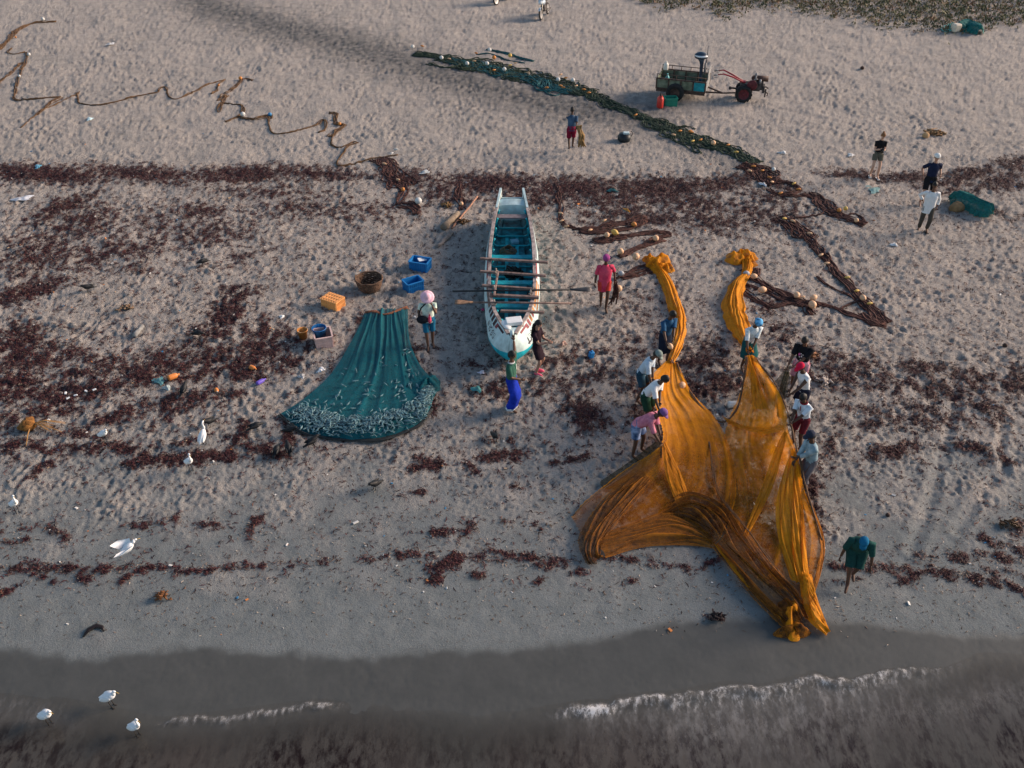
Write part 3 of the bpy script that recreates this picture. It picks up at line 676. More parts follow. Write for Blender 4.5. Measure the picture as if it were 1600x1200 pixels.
FLOAT_ME = {}
def floatb(parent, u, v, kind, r=.085, dz=0.0, z=None, long=1.0, rot=None):
    """net float: child of its net; kind = colour"""
    key = (kind, round(long, 1))
    if key not in FLOAT_ME:
        mb = MB(); mb.ell((0, 0, 0), (long, 1, 1), nu=12, nv=8, fn=None)
        mb.tube([(-long*1.02, 0, 0), (-long*.9, 0, 0)], .3, 8); mb.tube([(long*.9, 0, 0), (long*1.02, 0, 0)], .3, 8)
        cols = {'white': (.52, .52, .50), 'peach': (.62, .38, .22), 'orange': (.52, .20, .045), 'yellow': (.55, .36, .09), 'blue': (.02, .16, .35), 'grey': (.36, .37, .38)}
        o = mb.build('float', mat('float_'+kind, cols[kind], rough=.55, var=.14, scale=3)); me = o.data; bpy.data.objects.remove(o); FLOAT_ME[key] = me
    o = bpy.data.objects.new('float', FLOAT_ME[key]); COL.objects.link(o); o.parent = parent
    p = G(u, v, r*.75+dz) if z is None else A(u, v, z)
    o.location = p; o.scale = (r, r, r); o.rotation_euler = (random.uniform(-.3, .3), random.uniform(-.3, .3), rot if rot is not None else random.uniform(0, 3.1))
    return o
def cork(parent, u, v, kind='orange', dz=.03): return floatb(parent, u, v, kind, r=.038, dz=dz, long=2.4, rot=random.uniform(-.6, .6))

# ------------------------------------------------------------------ teal net with the catch
M_teal = net_material('teal_netting', (.003, .125, .155), (.002, .050, .068), .82, 1.0, streak=13, transl=.15)
M_tealdark = mat('net_rope_brown', (.075, .035, .022), rough=.9, var=.4, scale=20, bump=.5)
tn = thing('fishing_net', 'teal fine-mesh net spread like a fan, silver fish heaped along its lower edge', 'fishing net', (0, 0, 0))
tcur = [[(570,487,.03),(556,520,.05),(520,580,.06),(476,622,.05),(436,648,.03)],
        [(583,485,.08),(572,540,.10),(545,600,.10),(508,655,.12),(468,674,.03)],
        [(596,484,.10),(590,545,.12),(577,610,.12),(560,664,.22),(540,687,.04)],
        [(609,483,.09),(608,550,.13),(608,610,.13),(606,660,.22),(600,684,.04)],
        [(623,482,.10),(628,545,.12),(640,600,.12),(651,640,.18),(655,664,.04)],
        [(637,481,.04),(640,530,.08),(654,566,.09),(672,590,.10),(683,612,.04)]]
_, TC = loft_net('net_sheet', tcur, M_teal, tn, ns=110, nt=130, pleats=5, amp=.075, dens=(.62, .5), seed=4, amp_end=.55)
# gathered corner roll, frayed head rope and dark foot rope
net_heap('net_roll', 669, 606, .34, .46, .34, M_teal, tn, seed=9)
mb = MB(); strands(mb, [(571,488,.05),(585,487,.10),(598,492,.10),(612,490,.11),(625,484,.10),(637,481,.07)], .10, 5, .018, seed=3); mb.build('head_rope', mat('frayed_orange_rope', (.22, .085, .045), rough=.9, var=.5, scale=25), tn)
mb = MB(); strands(mb, [(437,649,.03),(468,676,.03),(505,685,.03),(540,689,.03),(575,690,.03),(605,686,.03),(632,677,.03),(657,665,.03),(676,640,.03)], .05, 3, .028, seed=5); mb.build('foot_rope', mat('wet_foot_rope', (.018, .022, .024), rough=.7), tn)

def fish_mesh():
    mb = MB(); rr = []
    for x, hh, ww in ((-.5, .02, .01), (-.40, .085, .05), (-.2, .13, .07), (.05, .13, .065), (.28, .075, .04), (.40, .03, .018)):
        rr.append([(x, ww*math.cos(a)*1.0, hh*math.sin(a)) for a in [2*PI*k/8 for k in range(8)]])
    mb.rings(rr, capa=True, capb=True, mi=0)
    mb.add([(.39, 0, .02), (.39, 0, -.02), (.56, .004, .12), (.50, .004, 0), (.56, .004, -.12)], [(0, 3, 2), (1, 4, 3), (0, 1, 3)], mi=1, smooth=False)
    mb.add([(-.1, 0, .12), (.1, 0, .12), (.06, 0, .19)], [(0, 1, 2)], mi=1, smooth=False)
    mb.ell((-.43, .036, .02), (.016, .01, .016), mi=2, nu=6, nv=4); mb.ell((-.43, -.036, .02), (.016, .01, .016), mi=2, nu=6, nv=4)
    o = mb.build('fish', [mat('fish_silver', (.085, .175, .195), rough=.42, var=.5, scale=9, metal=.2, spec=.6), mat('fish_fin', (.16, .22, .24), rough=.5), mat('fish_eye', (.01, .01, .01), rough=.3)]); me = o.data; bpy.data.objects.remove(o); return me
def lay_fish():
    me = fish_mesh(); rr = np.random.default_rng(17); nt_, ns_ = TC.shape[:2]
    def pose(t, s_, k):
        i = int(t*(nt_-1)); j = int(s_*(ns_-1)); p = TC[i, j]
        L = rr.uniform(.11, .18); yaw = rr.uniform(-PI, PI)
        if k == 'sheet': yaw = rr.choice([1, -1])*rr.normal(1.1, .5)
        M = Matrix.Translation((p[0]+rr.normal(0, .02), p[1]+rr.normal(0, .02), p[2]+.02+abs(rr.normal(0, .025)))) @ Matrix.Rotation(yaw, 4, 'Z') @ Matrix.Rotation(rr.normal(0, .18), 4, 'Y') @ Matrix.Rotation(PI/2+rr.normal(0, .3), 4, 'X') @ Matrix.Diagonal((L, L, L, 1))
        return M
    def spot():
        if rr.uniform() < .92: return float(np.clip(.915+rr.normal(0, .036), .80, .985)), float(np.clip(rr.uniform(.03, .97), .04, .97)), 'heap'
        return float(np.clip(rr.normal(.72, .13), .25, .9)), float(rr.uniform(.12, .93)), 'sheet'
    for n in range(300):
        t, s_, k = spot(); o = bpy.data.objects.new('fish', me); COL.objects.link(o); o.matrix_world = pose(t, s_, k)
        tag(o, 'small silver fish of the catch lying on the teal net', 'fish', 'fish of the catch on the teal net')
    V = np.array([v.co[:] for v in me.vertices]); mb = MB()
    fs = [tuple(p.vertices) for p in me.polygons]; mis = [p.material_index for p in me.polygons]
    for n in range(900):
        t, s_, k = spot(); M = pose(t, s_, k)
        b = len(mb.v); mb.v += [tuple(M @ Vector(v)) for v in V]; mb.f += [tuple(q+b for q in f) for f in fs]; mb.mi += mis; mb.sm += [True]*len(fs)
    o = mb.build('fish_pile', list(me.materials)); tag(o, 'mass of small silver fish filling the lower edge of the teal net', 'fish', kind='stuff')
lay_fish()

# ------------------------------------------------------------------ the big orange seine being shaken out by two lines of men
M_or = net_material('orange_netting', (.95, .37, .008), (.52, .155, .006), .26, 1.0, streak=10, transl=.45)
M_orb = net_material('orange_netting_gathered', (.86, .33, .010), (.38, .12, .008), .80, 1.0, streak=17, transl=.30)
M_br = net_material('brown_netting', (.46, .160, .010), (.036, .015, .008), .62, 1.0, streak=18, transl=.25)
M_dk = net_material('dark_netting', (.055, .045, .020), (.020, .018, .012), .55, 1.0, streak=18, transl=.2)
seine = thing('seine_net', 'big orange seine net with two arms, shaken out by two lines of men', 'fishing net', (0, 0, 0))
loft_net('net_sheet', [
 [(1040,564,.80),(1018,592,.85),(1026,640,.85),(1034,692,.72),(975,735,.28),(918,780,.10),(893,808,.04)],
 [(1046,566,.78),(1036,620,.62),(1048,690,.48),(1012,760,.20),(960,826,.10),(925,852,.04)],
 [(1050,567,.76),(1052,620,.50),(1085,700,.26),(1070,780,.12),(1020,825,.10),(985,850,.04)],
 [(1054,567,.76),(1068,605,.50),(1108,680,.20),(1120,760,.10),(1090,820,.10),(1050,850,.04)],
 [(1058,566,.76),(1082,614,.40),(1117,652,.10),(1140,700,.08),(1150,770,.10),(1130,830,.10),(1115,852,.04)]], M_or, seine, ns=120, nt=150, pleats=4, amp=.04, dens=(.86, .28), dens_end=-.85, seed=2, amp_end=.6, rag=.03)
loft_net('net_sheet', [
 [(1164,556,.80),(1162,600,.45),(1140,652,.10),(1130,700,.08),(1142,770,.08),(1135,830,.08),(1112,856,.04)],
 [(1169,556,.82),(1184,620,.50),(1178,690,.28),(1186,770,.15),(1178,850,.10),(1170,895,.04)],
 [(1173,556,.82),(1200,610,.55),(1212,680,.62),(1226,760,.36),(1236,830,.20),(1228,925,.06)],
 [(1177,556,.82),(1214,620,.78),(1226,680,.88),(1242,720,.80),(1250,770,.50),(1257,870,.20),(1262,930,.06)],
 [(1180,558,.82),(1222,622,.88),(1232,672,.92),(1246,712,.86),(1258,770,.55),(1284,845,.20),(1272,930,.06)]], M_or, seine, ns=120, nt=150, pleats=4, amp=.05, dens=(.86, .32), dens_end=-.70, seed=6, amp_end=.6, rag=.03)
# bright gathered fall under the last man, taut crease lines, and the sagging upper edge
loft_net('net_fold', [[(1238,700,.82),(1222,745,.50),(1212,790,.30),(1216,840,.18),(1235,905,.10)],[(1243,706,.86),(1236,750,.62),(1236,800,.36),(1244,850,.24),(1254,915,.12)],[(1248,712,.84),(1250,755,.56),(1256,805,.34),(1260,860,.22),(1266,915,.10)]], M_orb, seine, ns=44, nt=90, pleats=9, amp=.09, dens=(.8, .5), seed=8)
loft_net('net_fold', [[(1226,672,.90),(1212,700,.70),(1190,760,.30),(1160,838,.08)],[(1230,678,.92),(1222,710,.72),(1206,765,.32),(1166,842,.08)]], M_orb, seine, ns=20, nt=70, pleats=5, amp=.05, dens=(.55, .5), seed=12)
loft_net('net_fold', [[(1256,770,.5),(1272,810,.30),(1282,850,.22),(1276,890,.16),(1264,930,.08)],[(1262,775,.46),(1280,815,.24),(1288,850,.12),(1284,890,.08),(1274,925,.04)]], M_br, seine, ns=24, nt=70, pleats=6, amp=.06, dens=(.75, .5), seed=13)
loft_net('net_fold', [[(1138,662,.10),(1165,672,.30),(1195,678,.55),(1226,672,.90)],[(1128,650,.08),(1160,664,.22),(1192,668,.50),(1224,664,.88)]], M_orb, seine, ns=14, nt=60, pleats=3, amp=.04, dens=(.6, .4), seed=14)
loft_net('net_fold', [[(1034,695,.70),(1040,740,.35),(1062,800,.10)],[(1040,690,.66),(1062,735,.35),(1080,785,.10)]], M_orb, seine, ns=20, nt=60, pleats=5, amp=.05, dens=(.35, .5), seed=15)
loft_net('net_fold', [[(1170,556,.82),(1172,590,.62),(1176,640,.42)],[(1176,556,.82),(1184,590,.62),(1202,640,.55)]], M_orb, seine, ns=18, nt=50, pleats=5, amp=.05, dens=(.7, .5), seed=16)
loft_net('net_fold', [[(1044,560,.80),(1030,585,.70),(1016,600,.72)],[(1050,562,.80),(1046,590,.62),(1040,622,.55)]], M_orb, seine, ns=18, nt=50, pleats=4, amp=.05, dens=(.45, .5), seed=26)
# long brown gathered band running down to the wet sand, and its tips
loft_net('net_band', [[(1030,800,.05),(1071,768,.16),(1124,784,.20),(1160,826,.22),(1204,880,.22),(1246,924,.20),(1262,960,.16)],
 [(1034,806,.06),(1076,790,.24),(1122,816,.28),(1154,860,.28),(1194,906,.28),(1232,945,.26),(1252,975,.20)],
 [(1038,812,.04),(1084,818,.10),(1122,866,.06),(1150,900,.05),(1176,934,.05),(1216,974,.05),(1242,998,.04)]], M_br, seine, ns=64, nt=150, pleats=9, amp=.12, dens=(.16, .80), seed=21, rag=.03)
loft_net('net_band', [[(1112,846,.06),(1145,890,.08),(1180,930,.08),(1216,968,.06)],[(1118,852,.10),(1152,896,.14),(1186,934,.12),(1222,966,.1)],[(1122,850,.04),(1160,890,.06),(1196,930,.06),(1230,962,.05)]], M_orb, seine, ns=26, nt=80, pleats=6, amp=.06, dens=(.55, .5), seed=23)
loft_net('net_band', [[(1249,895,.12),(1252,935,.14),(1262,968,.12),(1291,993,.04)],[(1258,896,.24),(1264,935,.24),(1276,965,.20),(1293,988,.06)],[(1268,900,.12),(1278,938,.10),(1290,970,.08),(1296,986,.04)]], M_orb, seine, ns=36, nt=80, pleats=6, amp=.08, dens=(.75, .5), seed=24)
net_heap('net_bunch', 1234, 966, .22, .46, .38, M_orb, seine, seed=31, fa=.05)
net_heap('net_bunch', 1238, 988, .30, .18, .26, M_br, seine, seed=32, fa=.05)
net_heap('net_bunch', 1262, 958, .10, .22, .22, M_orb, seine, seed=33, fa=.05)
# folded left wing corner and the crumpled lower hem
loft_net('net_band', [[(1002,735,.40),(946,775,.24),(908,830,.14),(904,850,.10),(915,880,.04)],[(1010,745,.44),(955,800,.26),(925,845,.20),(918,870,.12),(925,884,.04)],[(1020,752,.20),(975,805,.12),(946,842,.10),(938,865,.10),(944,868,.04)]], M_br, seine, ns=44, nt=90, pleats=7, amp=.09, dens=(.22, .80), seed=22, rag=.03)
loft_net('net_hem', [[(930,838,.08),(985,818,.10),(1040,800,.12),(1085,815,.10),(1112,838,.06)],[(938,855,.12),(990,838,.16),(1045,826,.18),(1085,836,.14),(1114,848,.06)],[(946,872,.04),(1000,856,.04),(1048,852,.04),(1085,853,.04),(1112,856,.04)]], M_br, seine, ns=40, nt=110, pleats=5, amp=.09, dens=(.42, .8), seed=25, rag=.03)
loft_net('dark_panel', [[(1024,690,.72),(985,720,.34),(938,752,.07)],[(1030,694,.70),(1004,730,.34),(945,764,.05)],[(1036,697,.68),(1030,735,.20),(1006,770,.05)]], M_dk, seine, ns=36, nt=60, pleats=6, amp=.06, dens=(.55, .5), seed=27)
loft_net('dark_panel', [[(1180,575,.70),(1194,598,.46),(1210,596,.56),(1233,568,.88)],[(1188,596,.58),(1200,618,.44),(1214,616,.58),(1234,585,.84)],[(1196,612,.54),(1206,632,.5),(1218,636,.64),(1230,618,.84)]], M_dk, seine, ns=34, nt=60, pleats=5, amp=.06, dens=(.35, .5), seed=28)
loft_net('dark_panel', [[(1226,580,.85),(1216,615,.72),(1214,650,.70)],[(1234,582,.86),(1226,618,.82),(1224,656,.84)]], M_dk, seine, ns=18, nt=50, pleats=4, amp=.04, dens=(.8, .4), seed=29)
# the two arms lying up the beach, ending in heaps
net_heap('net_heap', 1030, 412, .42, .36, .34, M_orb, seine, seed=41); net_heap('net_heap', 1044, 420, .20, .26, .22, M_orb, seine, seed=42); net_heap('net_heap', 1014, 407, .24, .22, .22, M_orb, seine, seed=47)
loft_ribbon('net_arm', [(1022,416),(1036,436),(1047,458),(1055,480),(1060,500),(1061,524,.20),(1056,548,.62),(1049,566,.78)], [.42,.40,.44,.42,.34,.26,.16], M_orb, seine, arch=.16, ns=40, nt=130, pleats=6, amp=.10, dens=(.72, .5), seed=43)
net_heap('net_heap', 1156, 404, .46, .40, .34, M_orb, seine, seed=44); net_heap('net_heap', 1170, 410, .22, .34, .24, M_orb, seine, seed=45)
loft_ribbon('net_arm', [(1168,412),(1166,430),(1153,446),(1146,470),(1147,492),(1154,512),(1163,530,.2),(1172,552,.80)], [.36,.28,.52,.66,.64,.50,.34,.16], M_orb, seine, arch=.18, ns=44, nt=130, pleats=7, amp=.11, dens=(.72, .5), seed=46)
loft_ribbon('net_arm', [(1144,494),(1148,512),(1154,530),(1160,540)], [.14,.22,.16,.08], M_br, seine, arch=.05, ns=16, nt=50, pleats=3, amp=.05, dens=(.5, .5), seed=48)
mb = MB(); strands(mb, [(1058,568,.76),(1070,598,.5),(1086,625,.36),(1112,652,.10),(1132,660,.06),(1150,640,.2),(1160,600,.5),(1166,558,.8)], .03, 2, .018, seed=7); strands(mb, [(1034,694,.70),(985,734,.3),(930,775,.12),(895,806,.04)], .03, 2, .016, seed=8); strands(mb, [(1180,560,.8),(1222,622,.88),(1246,712,.86),(1262,775,.5),(1284,845,.2)], .03, 2, .018, seed=9); strands(mb, [(1104,690),(1112,740),(1122,782),(1165,838),(1215,905),(1250,955)], .05, 3, .009, seed=10, z0=.22)
mb.build('edge_rope', mat('edge_rope_brown', (.10, .055, .03), rough=.9, var=.4, scale=20), seine)
for a in ((1047,541,.86,'peach',.075),(1066,602,.52,'peach',.085),(1170,573,.55,'peach',.10)): floatb(seine, a[0], a[1], a[3], r=a[4], z=a[2], long=1.25)

# ------------------------------------------------------------------ long haul ropes and folded nets lying on the sand
M_rope = mat('haul_rope', (.075, .042, .022), rough=.9, var=.5, scale=14, bump=.6, bscale=90, col2=(.105, .058, .028))
M_maroon = mat('maroon_netting', (.028, .011, .011), rough=.92, var=.5, scale=12, bump=.8, bscale=70, col2=(.070, .028, .022))
M_green = mat('dark_green_netting', (.012, .026, .020), rough=.9, var=.5, scale=9, bump=.8, bscale=60, col2=(.030, .045, .026))
M_petrol = mat('petrol_netting', (.004, .040, .050), rough=.9, var=.45, scale=9, bump=.8, bscale=60, col2=(.008, .075, .085))
r1 = thing('haul_rope', 'long brown haul rope zigzagging across the upper left of the beach with small coils', 'rope', (0, 0, 0))
mb = MB()
strands(mb, [(-30,96),(0,75),(14,62),(27,48),(50,37),(88,34)], .22, 6, .030, seed=51)
for q, (pth, wd, n) in enumerate([([(16,76),(12,82),(24,85),(40,82)], .12, 2), ([(40,82),(41,95),(32,110),(28,125),(24,140),(21,153),(30,157),(60,154),(95,152)], .10, 3), ([(36,98),(20,112),(4,126),(-10,140)], .16, 3), ([(95,152),(82,160),(70,170),(57,180)], .16, 4), ([(57,180),(45,190),(32,200)], .03, 1), ([(62,176),(90,162),(119,148),(124,143)], .05, 2), ([(120,143),(122,152),(126,162),(150,164),(180,160),(215,150),(248,143)], .06, 3), ([(248,143),(252,137),(260,138),(262,148),(268,154),(280,154),(300,146),(325,132),(352,124)], .06, 3), ([(352,124),(343,132),(340,142),(330,147)], .12, 3), ([(395,126),(378,124),(368,136),(352,148),(340,158)], .14, 4), ([(355,150),(345,165),(342,176)], .18, 4), ([(345,160),(366,164),(378,166),(376,180),(352,190)], .12, 4), ([(376,184),(398,187),(420,180),(422,186)], .2, 4), ([(420,186),(424,206),(440,209),(470,203),(497,195)], .05, 3), ([(497,195),(502,188),(510,190),(508,204),(498,208)], .10, 3), ([(514,178),(524,180),(523,194),(536,196),(528,204),(514,214)], .16, 5), ([(524,202),(518,220),(519,228),(534,230),(552,222),(560,224)], .06, 3), ([(558,224),(545,228),(534,242),(526,254),(530,260),(550,258),(575,250),(600,246),(622,243)], .06, 3)]):
    strands(mb, pth, wd, n, .026, seed=60+q)
mb.build('rope_strands', M_rope, r1)
for u, v, k, r_ in ((68,33,'white',.09),(46,88,'white',.075),(31,121,'white',.06),(380,182,'white',.10),(531,197,'orange',.07),(376,125,'orange',.08),(342,135,'orange',.05),(25,60,'orange',.05),(422,182,'blue',.08)): floatb(r1, u, v, k, r=r_, dz=.03)

r2 = thing('fishing_net', 'long dark green net with white ball floats running diagonally below the trailer', 'fishing net', (0, 0, 0))
mb = MB(); strands(mb, [(648,84),(680,88),(720,96),(760,104),(800,113),(840,124),(880,132),(920,146)], [.4,.7,1.1,1.1,1.0,.9,.7], 24, .032, seed=81)
strands(mb, [(910,142),(950,160),(1000,181),(1050,204),(1090,220),(1140,236),(1180,258)], [.6,.5,.45,.7,.9,.6,.5], 18, .032, seed=82)
strands(mb, [(1050,205),(1070,222),(1088,238),(1096,241)], .25, 4, .03, seed=84); strands(mb, [(1055,200),(1075,199),(1085,203)], .1, 2, .02, seed=85); strands(mb, [(668,100),(690,106),(705,107),(714,104)], .2, 4, .028, seed=86)
mb.build('green_netting', M_green, r2)
mb = MB(); strands(mb, [(702,94),(740,103),(780,113),(820,122)], [.5,.8,.8,.5], 12, .042, seed=87); strands(mb, [(822,121),(845,131),(870,138),(905,142)], [.6,.9,.6], 12, .042, seed=88); strands(mb, [(852,143),(862,149),(872,149),(880,143)], .1, 3, .022, seed=89); strands(mb, [(760,79),(790,84),(815,92),(832,97)], .16, 6, .030, seed=90); strands(mb, [(744,86),(765,84),(785,92),(820,99)], .06, 3, .02, seed=91)
mb.build('petrol_netting', M_petrol, r2)
for u, v in ((690,95),(730,104),(761,104),(788,113),(872,129),(895,129)): floatb(r2, u, v, 'white', r=.095, dz=.08)
for u, v, k in ((772,94,'orange'),(765,82,'white'),(797,91,'yellow'),(1114,228,'peach'),(645,77,'white')): floatb(r2, u, v, k, r=.095, dz=.06)
for u, v in ((744,86),(702,95),(772,113),(825,116),(854,140),(876,137),(876,119),(797,105),(884,125),(900,137),(912,143),(920,148),(660,75),(741,98),(805,102),(880,140),(1080,210),(1094,222),(1082,224),(1137,230),(1052,214),(1150,241),(993,183),(1062,208),(1078,208)): cork(r2, u, v, random.choice(['orange', 'orange', 'yellow', 'peach']), dz=.07)

r3 = thing('fishing_net', 'maroon netting in loops trailing from the lower end of the green net', 'fishing net', (0, 0, 0))
mb = MB(); strands(mb, [(1160,256),(1180,264),(1198,276),(1210,288)], [.6,.7,.5], 18, .034, seed=101); strands(mb, [(1198,290),(1215,284),(1238,288),(1248,298),(1236,304),(1212,303),(1200,296)], .16, 6, .03, seed=102); strands(mb, [(1212,303),(1235,306),(1262,306),(1275,312)], .2, 5, .03, seed=103); strands(mb, [(1262,304),(1280,312),(1292,326),(1310,336),(1330,345),(1352,351)], [.3,.45,.5,.35,.25], 13, .034, seed=104); strands(mb, [(1322,338),(1335,335),(1348,342),(1353,350)], .06, 3, .026, seed=105); strands(mb, [(1288,330),(1282,336),(1262,340),(1240,341)], .05, 3, .022, seed=106)
mb.build('maroon_netting', M_maroon, r3)
for u, v in ((1177,262),(1171,270),(1191,270),(1202,280),(1219,305),(1206,287),(1240,290),(1247,299)): cork(r3, u, v, random.choice(['orange', 'yellow', 'peach']), dz=.06)
for u, v, k in ((1208,269,'white'),(1320,331,'yellow'),(1337,349,'peach'),(1310,333,'orange')): floatb(r3, u, v, k, r=.075, dz=.06)

r4 = thing('fishing_net', 'brown net with big peach floats laid in a narrow V, pointing lower right', 'fishing net', (0, 0, 0))
mb = MB(); strands(mb, [(1215,340),(1235,352),(1258,368),(1275,388),(1295,412),(1320,438),(1345,466),(1365,490),(1385,505)], [.5,.55,.30,.24,.22,.24,.26,.3], 11, .032, seed=111)
strands(mb, [(1275,432),(1290,446),(1310,455),(1335,468),(1352,485)], .08, 3, .02, seed=112); strands(mb, [(1385,506),(1355,500),(1325,490),(1290,478),(1268,474)], [.3,.15,.12,.12], 6, .030, seed=113)
strands(mb, [(1172,430),(1185,440),(1205,452),(1228,463),(1252,472),(1280,476)], [.2,.2,.22,.25,.2], 8, .034, seed=114); strands(mb, [(1165,445),(1190,455),(1215,468),(1245,475),(1262,474)], .2, 4, .026, seed=115); strands(mb, [(1160,452),(1180,468),(1205,480),(1225,474),(1245,472)], .15, 5, .026, seed=116)
strands(mb, [(1240,473),(1258,480),(1264,488),(1268,492)], .2, 6, .034, seed=117); strands(mb, [(1310,484),(1330,476),(1350,473)], .06, 3, .02, seed=118); strands(mb, [(1350,490),(1362,502),(1370,508),(1360,500)], .35, 9, .036, seed=119); strands(mb, [(1164,422),(1176,430),(1180,420)], .25, 7, .036, seed=120)
mb.build('brown_netting', M_maroon, r4)
for u, v, k, r_, l in ((1190,459,'peach',.10,1.35),(1244,467,'peach',.095,1.2),(1270,471,'peach',.09,1.3),(1268,483,'peach',.115,1.1),(1347,471,'peach',.085,1.3),(1165,435,'grey',.085,1.2),(1177,437,'peach',.08,1.4)): floatb(r4, u, v, k, r=r_, dz=.06, long=l)
for u, v in ((1291,415),(1282,402),(1323,437),(1338,458),(1358,478),(1252,470),(1225,345),(1238,350),(1264,370)): cork(r4, u, v, random.choice(['peach', 'yellow']), dz=.06)

r5 = thing('fishing_net', 'brown float net folded back and forth between the boat and the orange net', 'fishing net', (0, 0, 0))
mb = MB()
for q, (pth, wd, n) in enumerate([([(873,292),(875,318),(876,342),(884,353),(900,358),(925,357)], .14, 4), ([(905,360),(940,356),(975,350),(1000,343),(1010,340)], .28, 9), ([(905,363),(935,364),(970,360),(1000,352),(1008,345)], .20, 7), ([(928,375),(950,372),(985,369),(1015,364),(1040,364),(1044,370)], .16, 6), ([(1044,368),(1020,374),(1000,384),(985,392),(975,400)], .16, 6), ([(966,402),(985,396),(1005,386),(1030,378),(1038,376)], .16, 6), ([(925,376),(935,380),(955,377),(980,372)], .14, 4), ([(968,433),(985,430),(1005,424),(1022,416)], .28, 8), ([(960,436),(980,428),(1000,416),(1015,412)], .14, 4)]):
    strands(mb, pth, wd, n, .030, seed=130+q)
mb.build('brown_netting', M_maroon, r5)
for u, v, k, r_, l in ((948,373,'peach',.09,1),(960,369,'yellow',.095,1.4),(990,356,'orange',.08,1.2),(1024,378,'peach',.095,1.3),(969,399,'peach',.10,1.1),(993,410,'peach',.115,1.15),(970,433,'grey',.08,1.2)): floatb(r5, u, v, k, r=r_, dz=.07, long=l)
for u, v in ((922,362),(944,347),(885,357),(876,336),(877,348)): cork(r5, u, v, 'peach')

r6 = thing('fishing_net', 'maroon net with a white ball float dropped across the strand line left of the boat', 'fishing net', (0, 0, 0))
mb = MB()
for q, (pth, wd, n) in enumerate([([(592,248),(602,254),(612,268),(622,282),(632,292)], [.5,.6,.7], 18), ([(630,290),(634,300),(626,312),(624,320)], .25, 6), ([(624,320),(640,324),(652,330),(648,336)], .22, 7), ([(638,316),(646,318),(656,326)], .15, 4), ([(718,288),(716,304),(720,318),(724,328)], .18, 5)]):
    strands(mb, pth, wd, n, .030, seed=150+q)
mb.build('maroon_netting', M_maroon, r6)
for u, v, k, r_ in ((654,319,'white',.12),(721,322,'peach',.07),(630,302,'orange',.07)): floatb(r6, u, v, k, r=r_, dz=.04)
for u, v, k in ((612,243,'white'),(619,237,'white'),(601,259,'peach'),(622,284,'peach')): cork(r6, u, v, k, dz=.06)

def net_bundle(name, label, u, v, pts, wd, m, extra=None, seed=1):
    t = thing(name, label, 'fishing net', (0, 0, 0)); loft_ribbon('net_roll', pts, wd, m, t, arch=.42, z0=.04, ns=44, nt=70, pleats=5, amp=.08, dens=(.8, .4), seed=seed, jit=.25)
    return t
M_tealb = net_material('teal_netting_bundled', (.010, .135, .130), (.004, .055, .058), .95, 1.0, streak=24, transl=.1)
tb = net_bundle('net_bundle', 'bundled teal net lying on the sand right of the person in the white shirt', 0, 0, [(1481,319),(1494,318),(1512,324),(1530,334),(1548,340)], [.25,.80,.62,.70,.34], M_tealb, seed=61)
mb = MB(); mb.ell((0, 0, 0), (.24, .18, .19), nu=12, nv=8, fn=lambda p: p*(1+.16*math.sin(p.x*5+p.y*4))); o = mb.build('sand_sack', mat('sack_tan', (.22, .14, .07), rough=.9, var=.3, scale=6, bump=.5)); o.location = G(1494, 328, .12); tag(o, 'round tan sack propped against the bundled teal net', 'sack')
tb2 = net_bundle('net_bundle', 'small teal net bundle lying at the edge of the dune plants', 0, 0, [(1496,49),(1508,46),(1520,50),(1531,55)], [.5,1.25,1.1,.45], M_tealb, seed=63)
mb = MB()
for k in range(4):
    c = G(1482, 47, .06); mb.tube([c+Vector((math.cos(a)*(.38-.05*k)+.1*k, math.sin(a)*.42, .05*k+.05*math.sin(a*3+k))) for a in [2*PI*q/22 for q in range(22)]], .03, 6)
o = mb.build('rope_coil', mat('rope_teal', (.10, .30, .28), rough=.85, var=.3)); tag(o, 'loose coil of pale teal rope left of the small net bundle', 'rope')
mb = MB(); mb.box((0, 0, .22), (.45, .36, .42), bev=.08); o = mb.build('jerry_can', mat('can_cream', (.55, .48, .38), rough=.5, var=.15)); o.location = G(1492, 50); o.rotation_euler = (0, 0, .4); tag(o, 'cream plastic can standing between rope coil and small net bundle', 'can')
# ------------------------------------------------------------------ wooden beach boat (bow towards the sea)
boat = thing('fishing_boat', 'turquoise and white wooden rowing boat drawn up on the sand, bow towards the sea', 'boat', (0.0, 25.0, 0.0))
def bst(y):   # local y: -4.35 bow .. +4.3 stern -> (rim half width, rim z, bulge half width, bulge z, bottom half width, bottom z)
    ys_ = [-4.35,-4.15,-3.85,-3.4,-2.9,-2.2,-1.2,0.0,1.2,2.4,3.4,4.3]
    T = {'rw': [.04,.12,.21,.36,.50,.62,.70,.71,.70,.63,.53,.41], 'rz': [.98,.97,.95,.90,.85,.80,.76,.75,.78,.85,.93,1.02],
         'bw': [.13,.36,.55,.68,.72,.79,.84,.86,.84,.75,.62,.46], 'bz': [.50,.44,.41,.38,.37,.36,.36,.36,.38,.44,.52,.62],
         'kw': [.02,.06,.12,.20,.28,.34,.38,.40,.38,.32,.25,.18], 'kz': [.20,.10,.05,.02,.0,.0,.0,.0,.01,.04,.10,.18]}
    return {k: float(np.interp(y, ys_, v)) for k, v in T.items()}
_bst = bst
def bst(y):
    b = _bst(y); b['rw'] *= .94; b['bw'] *= .95; return b
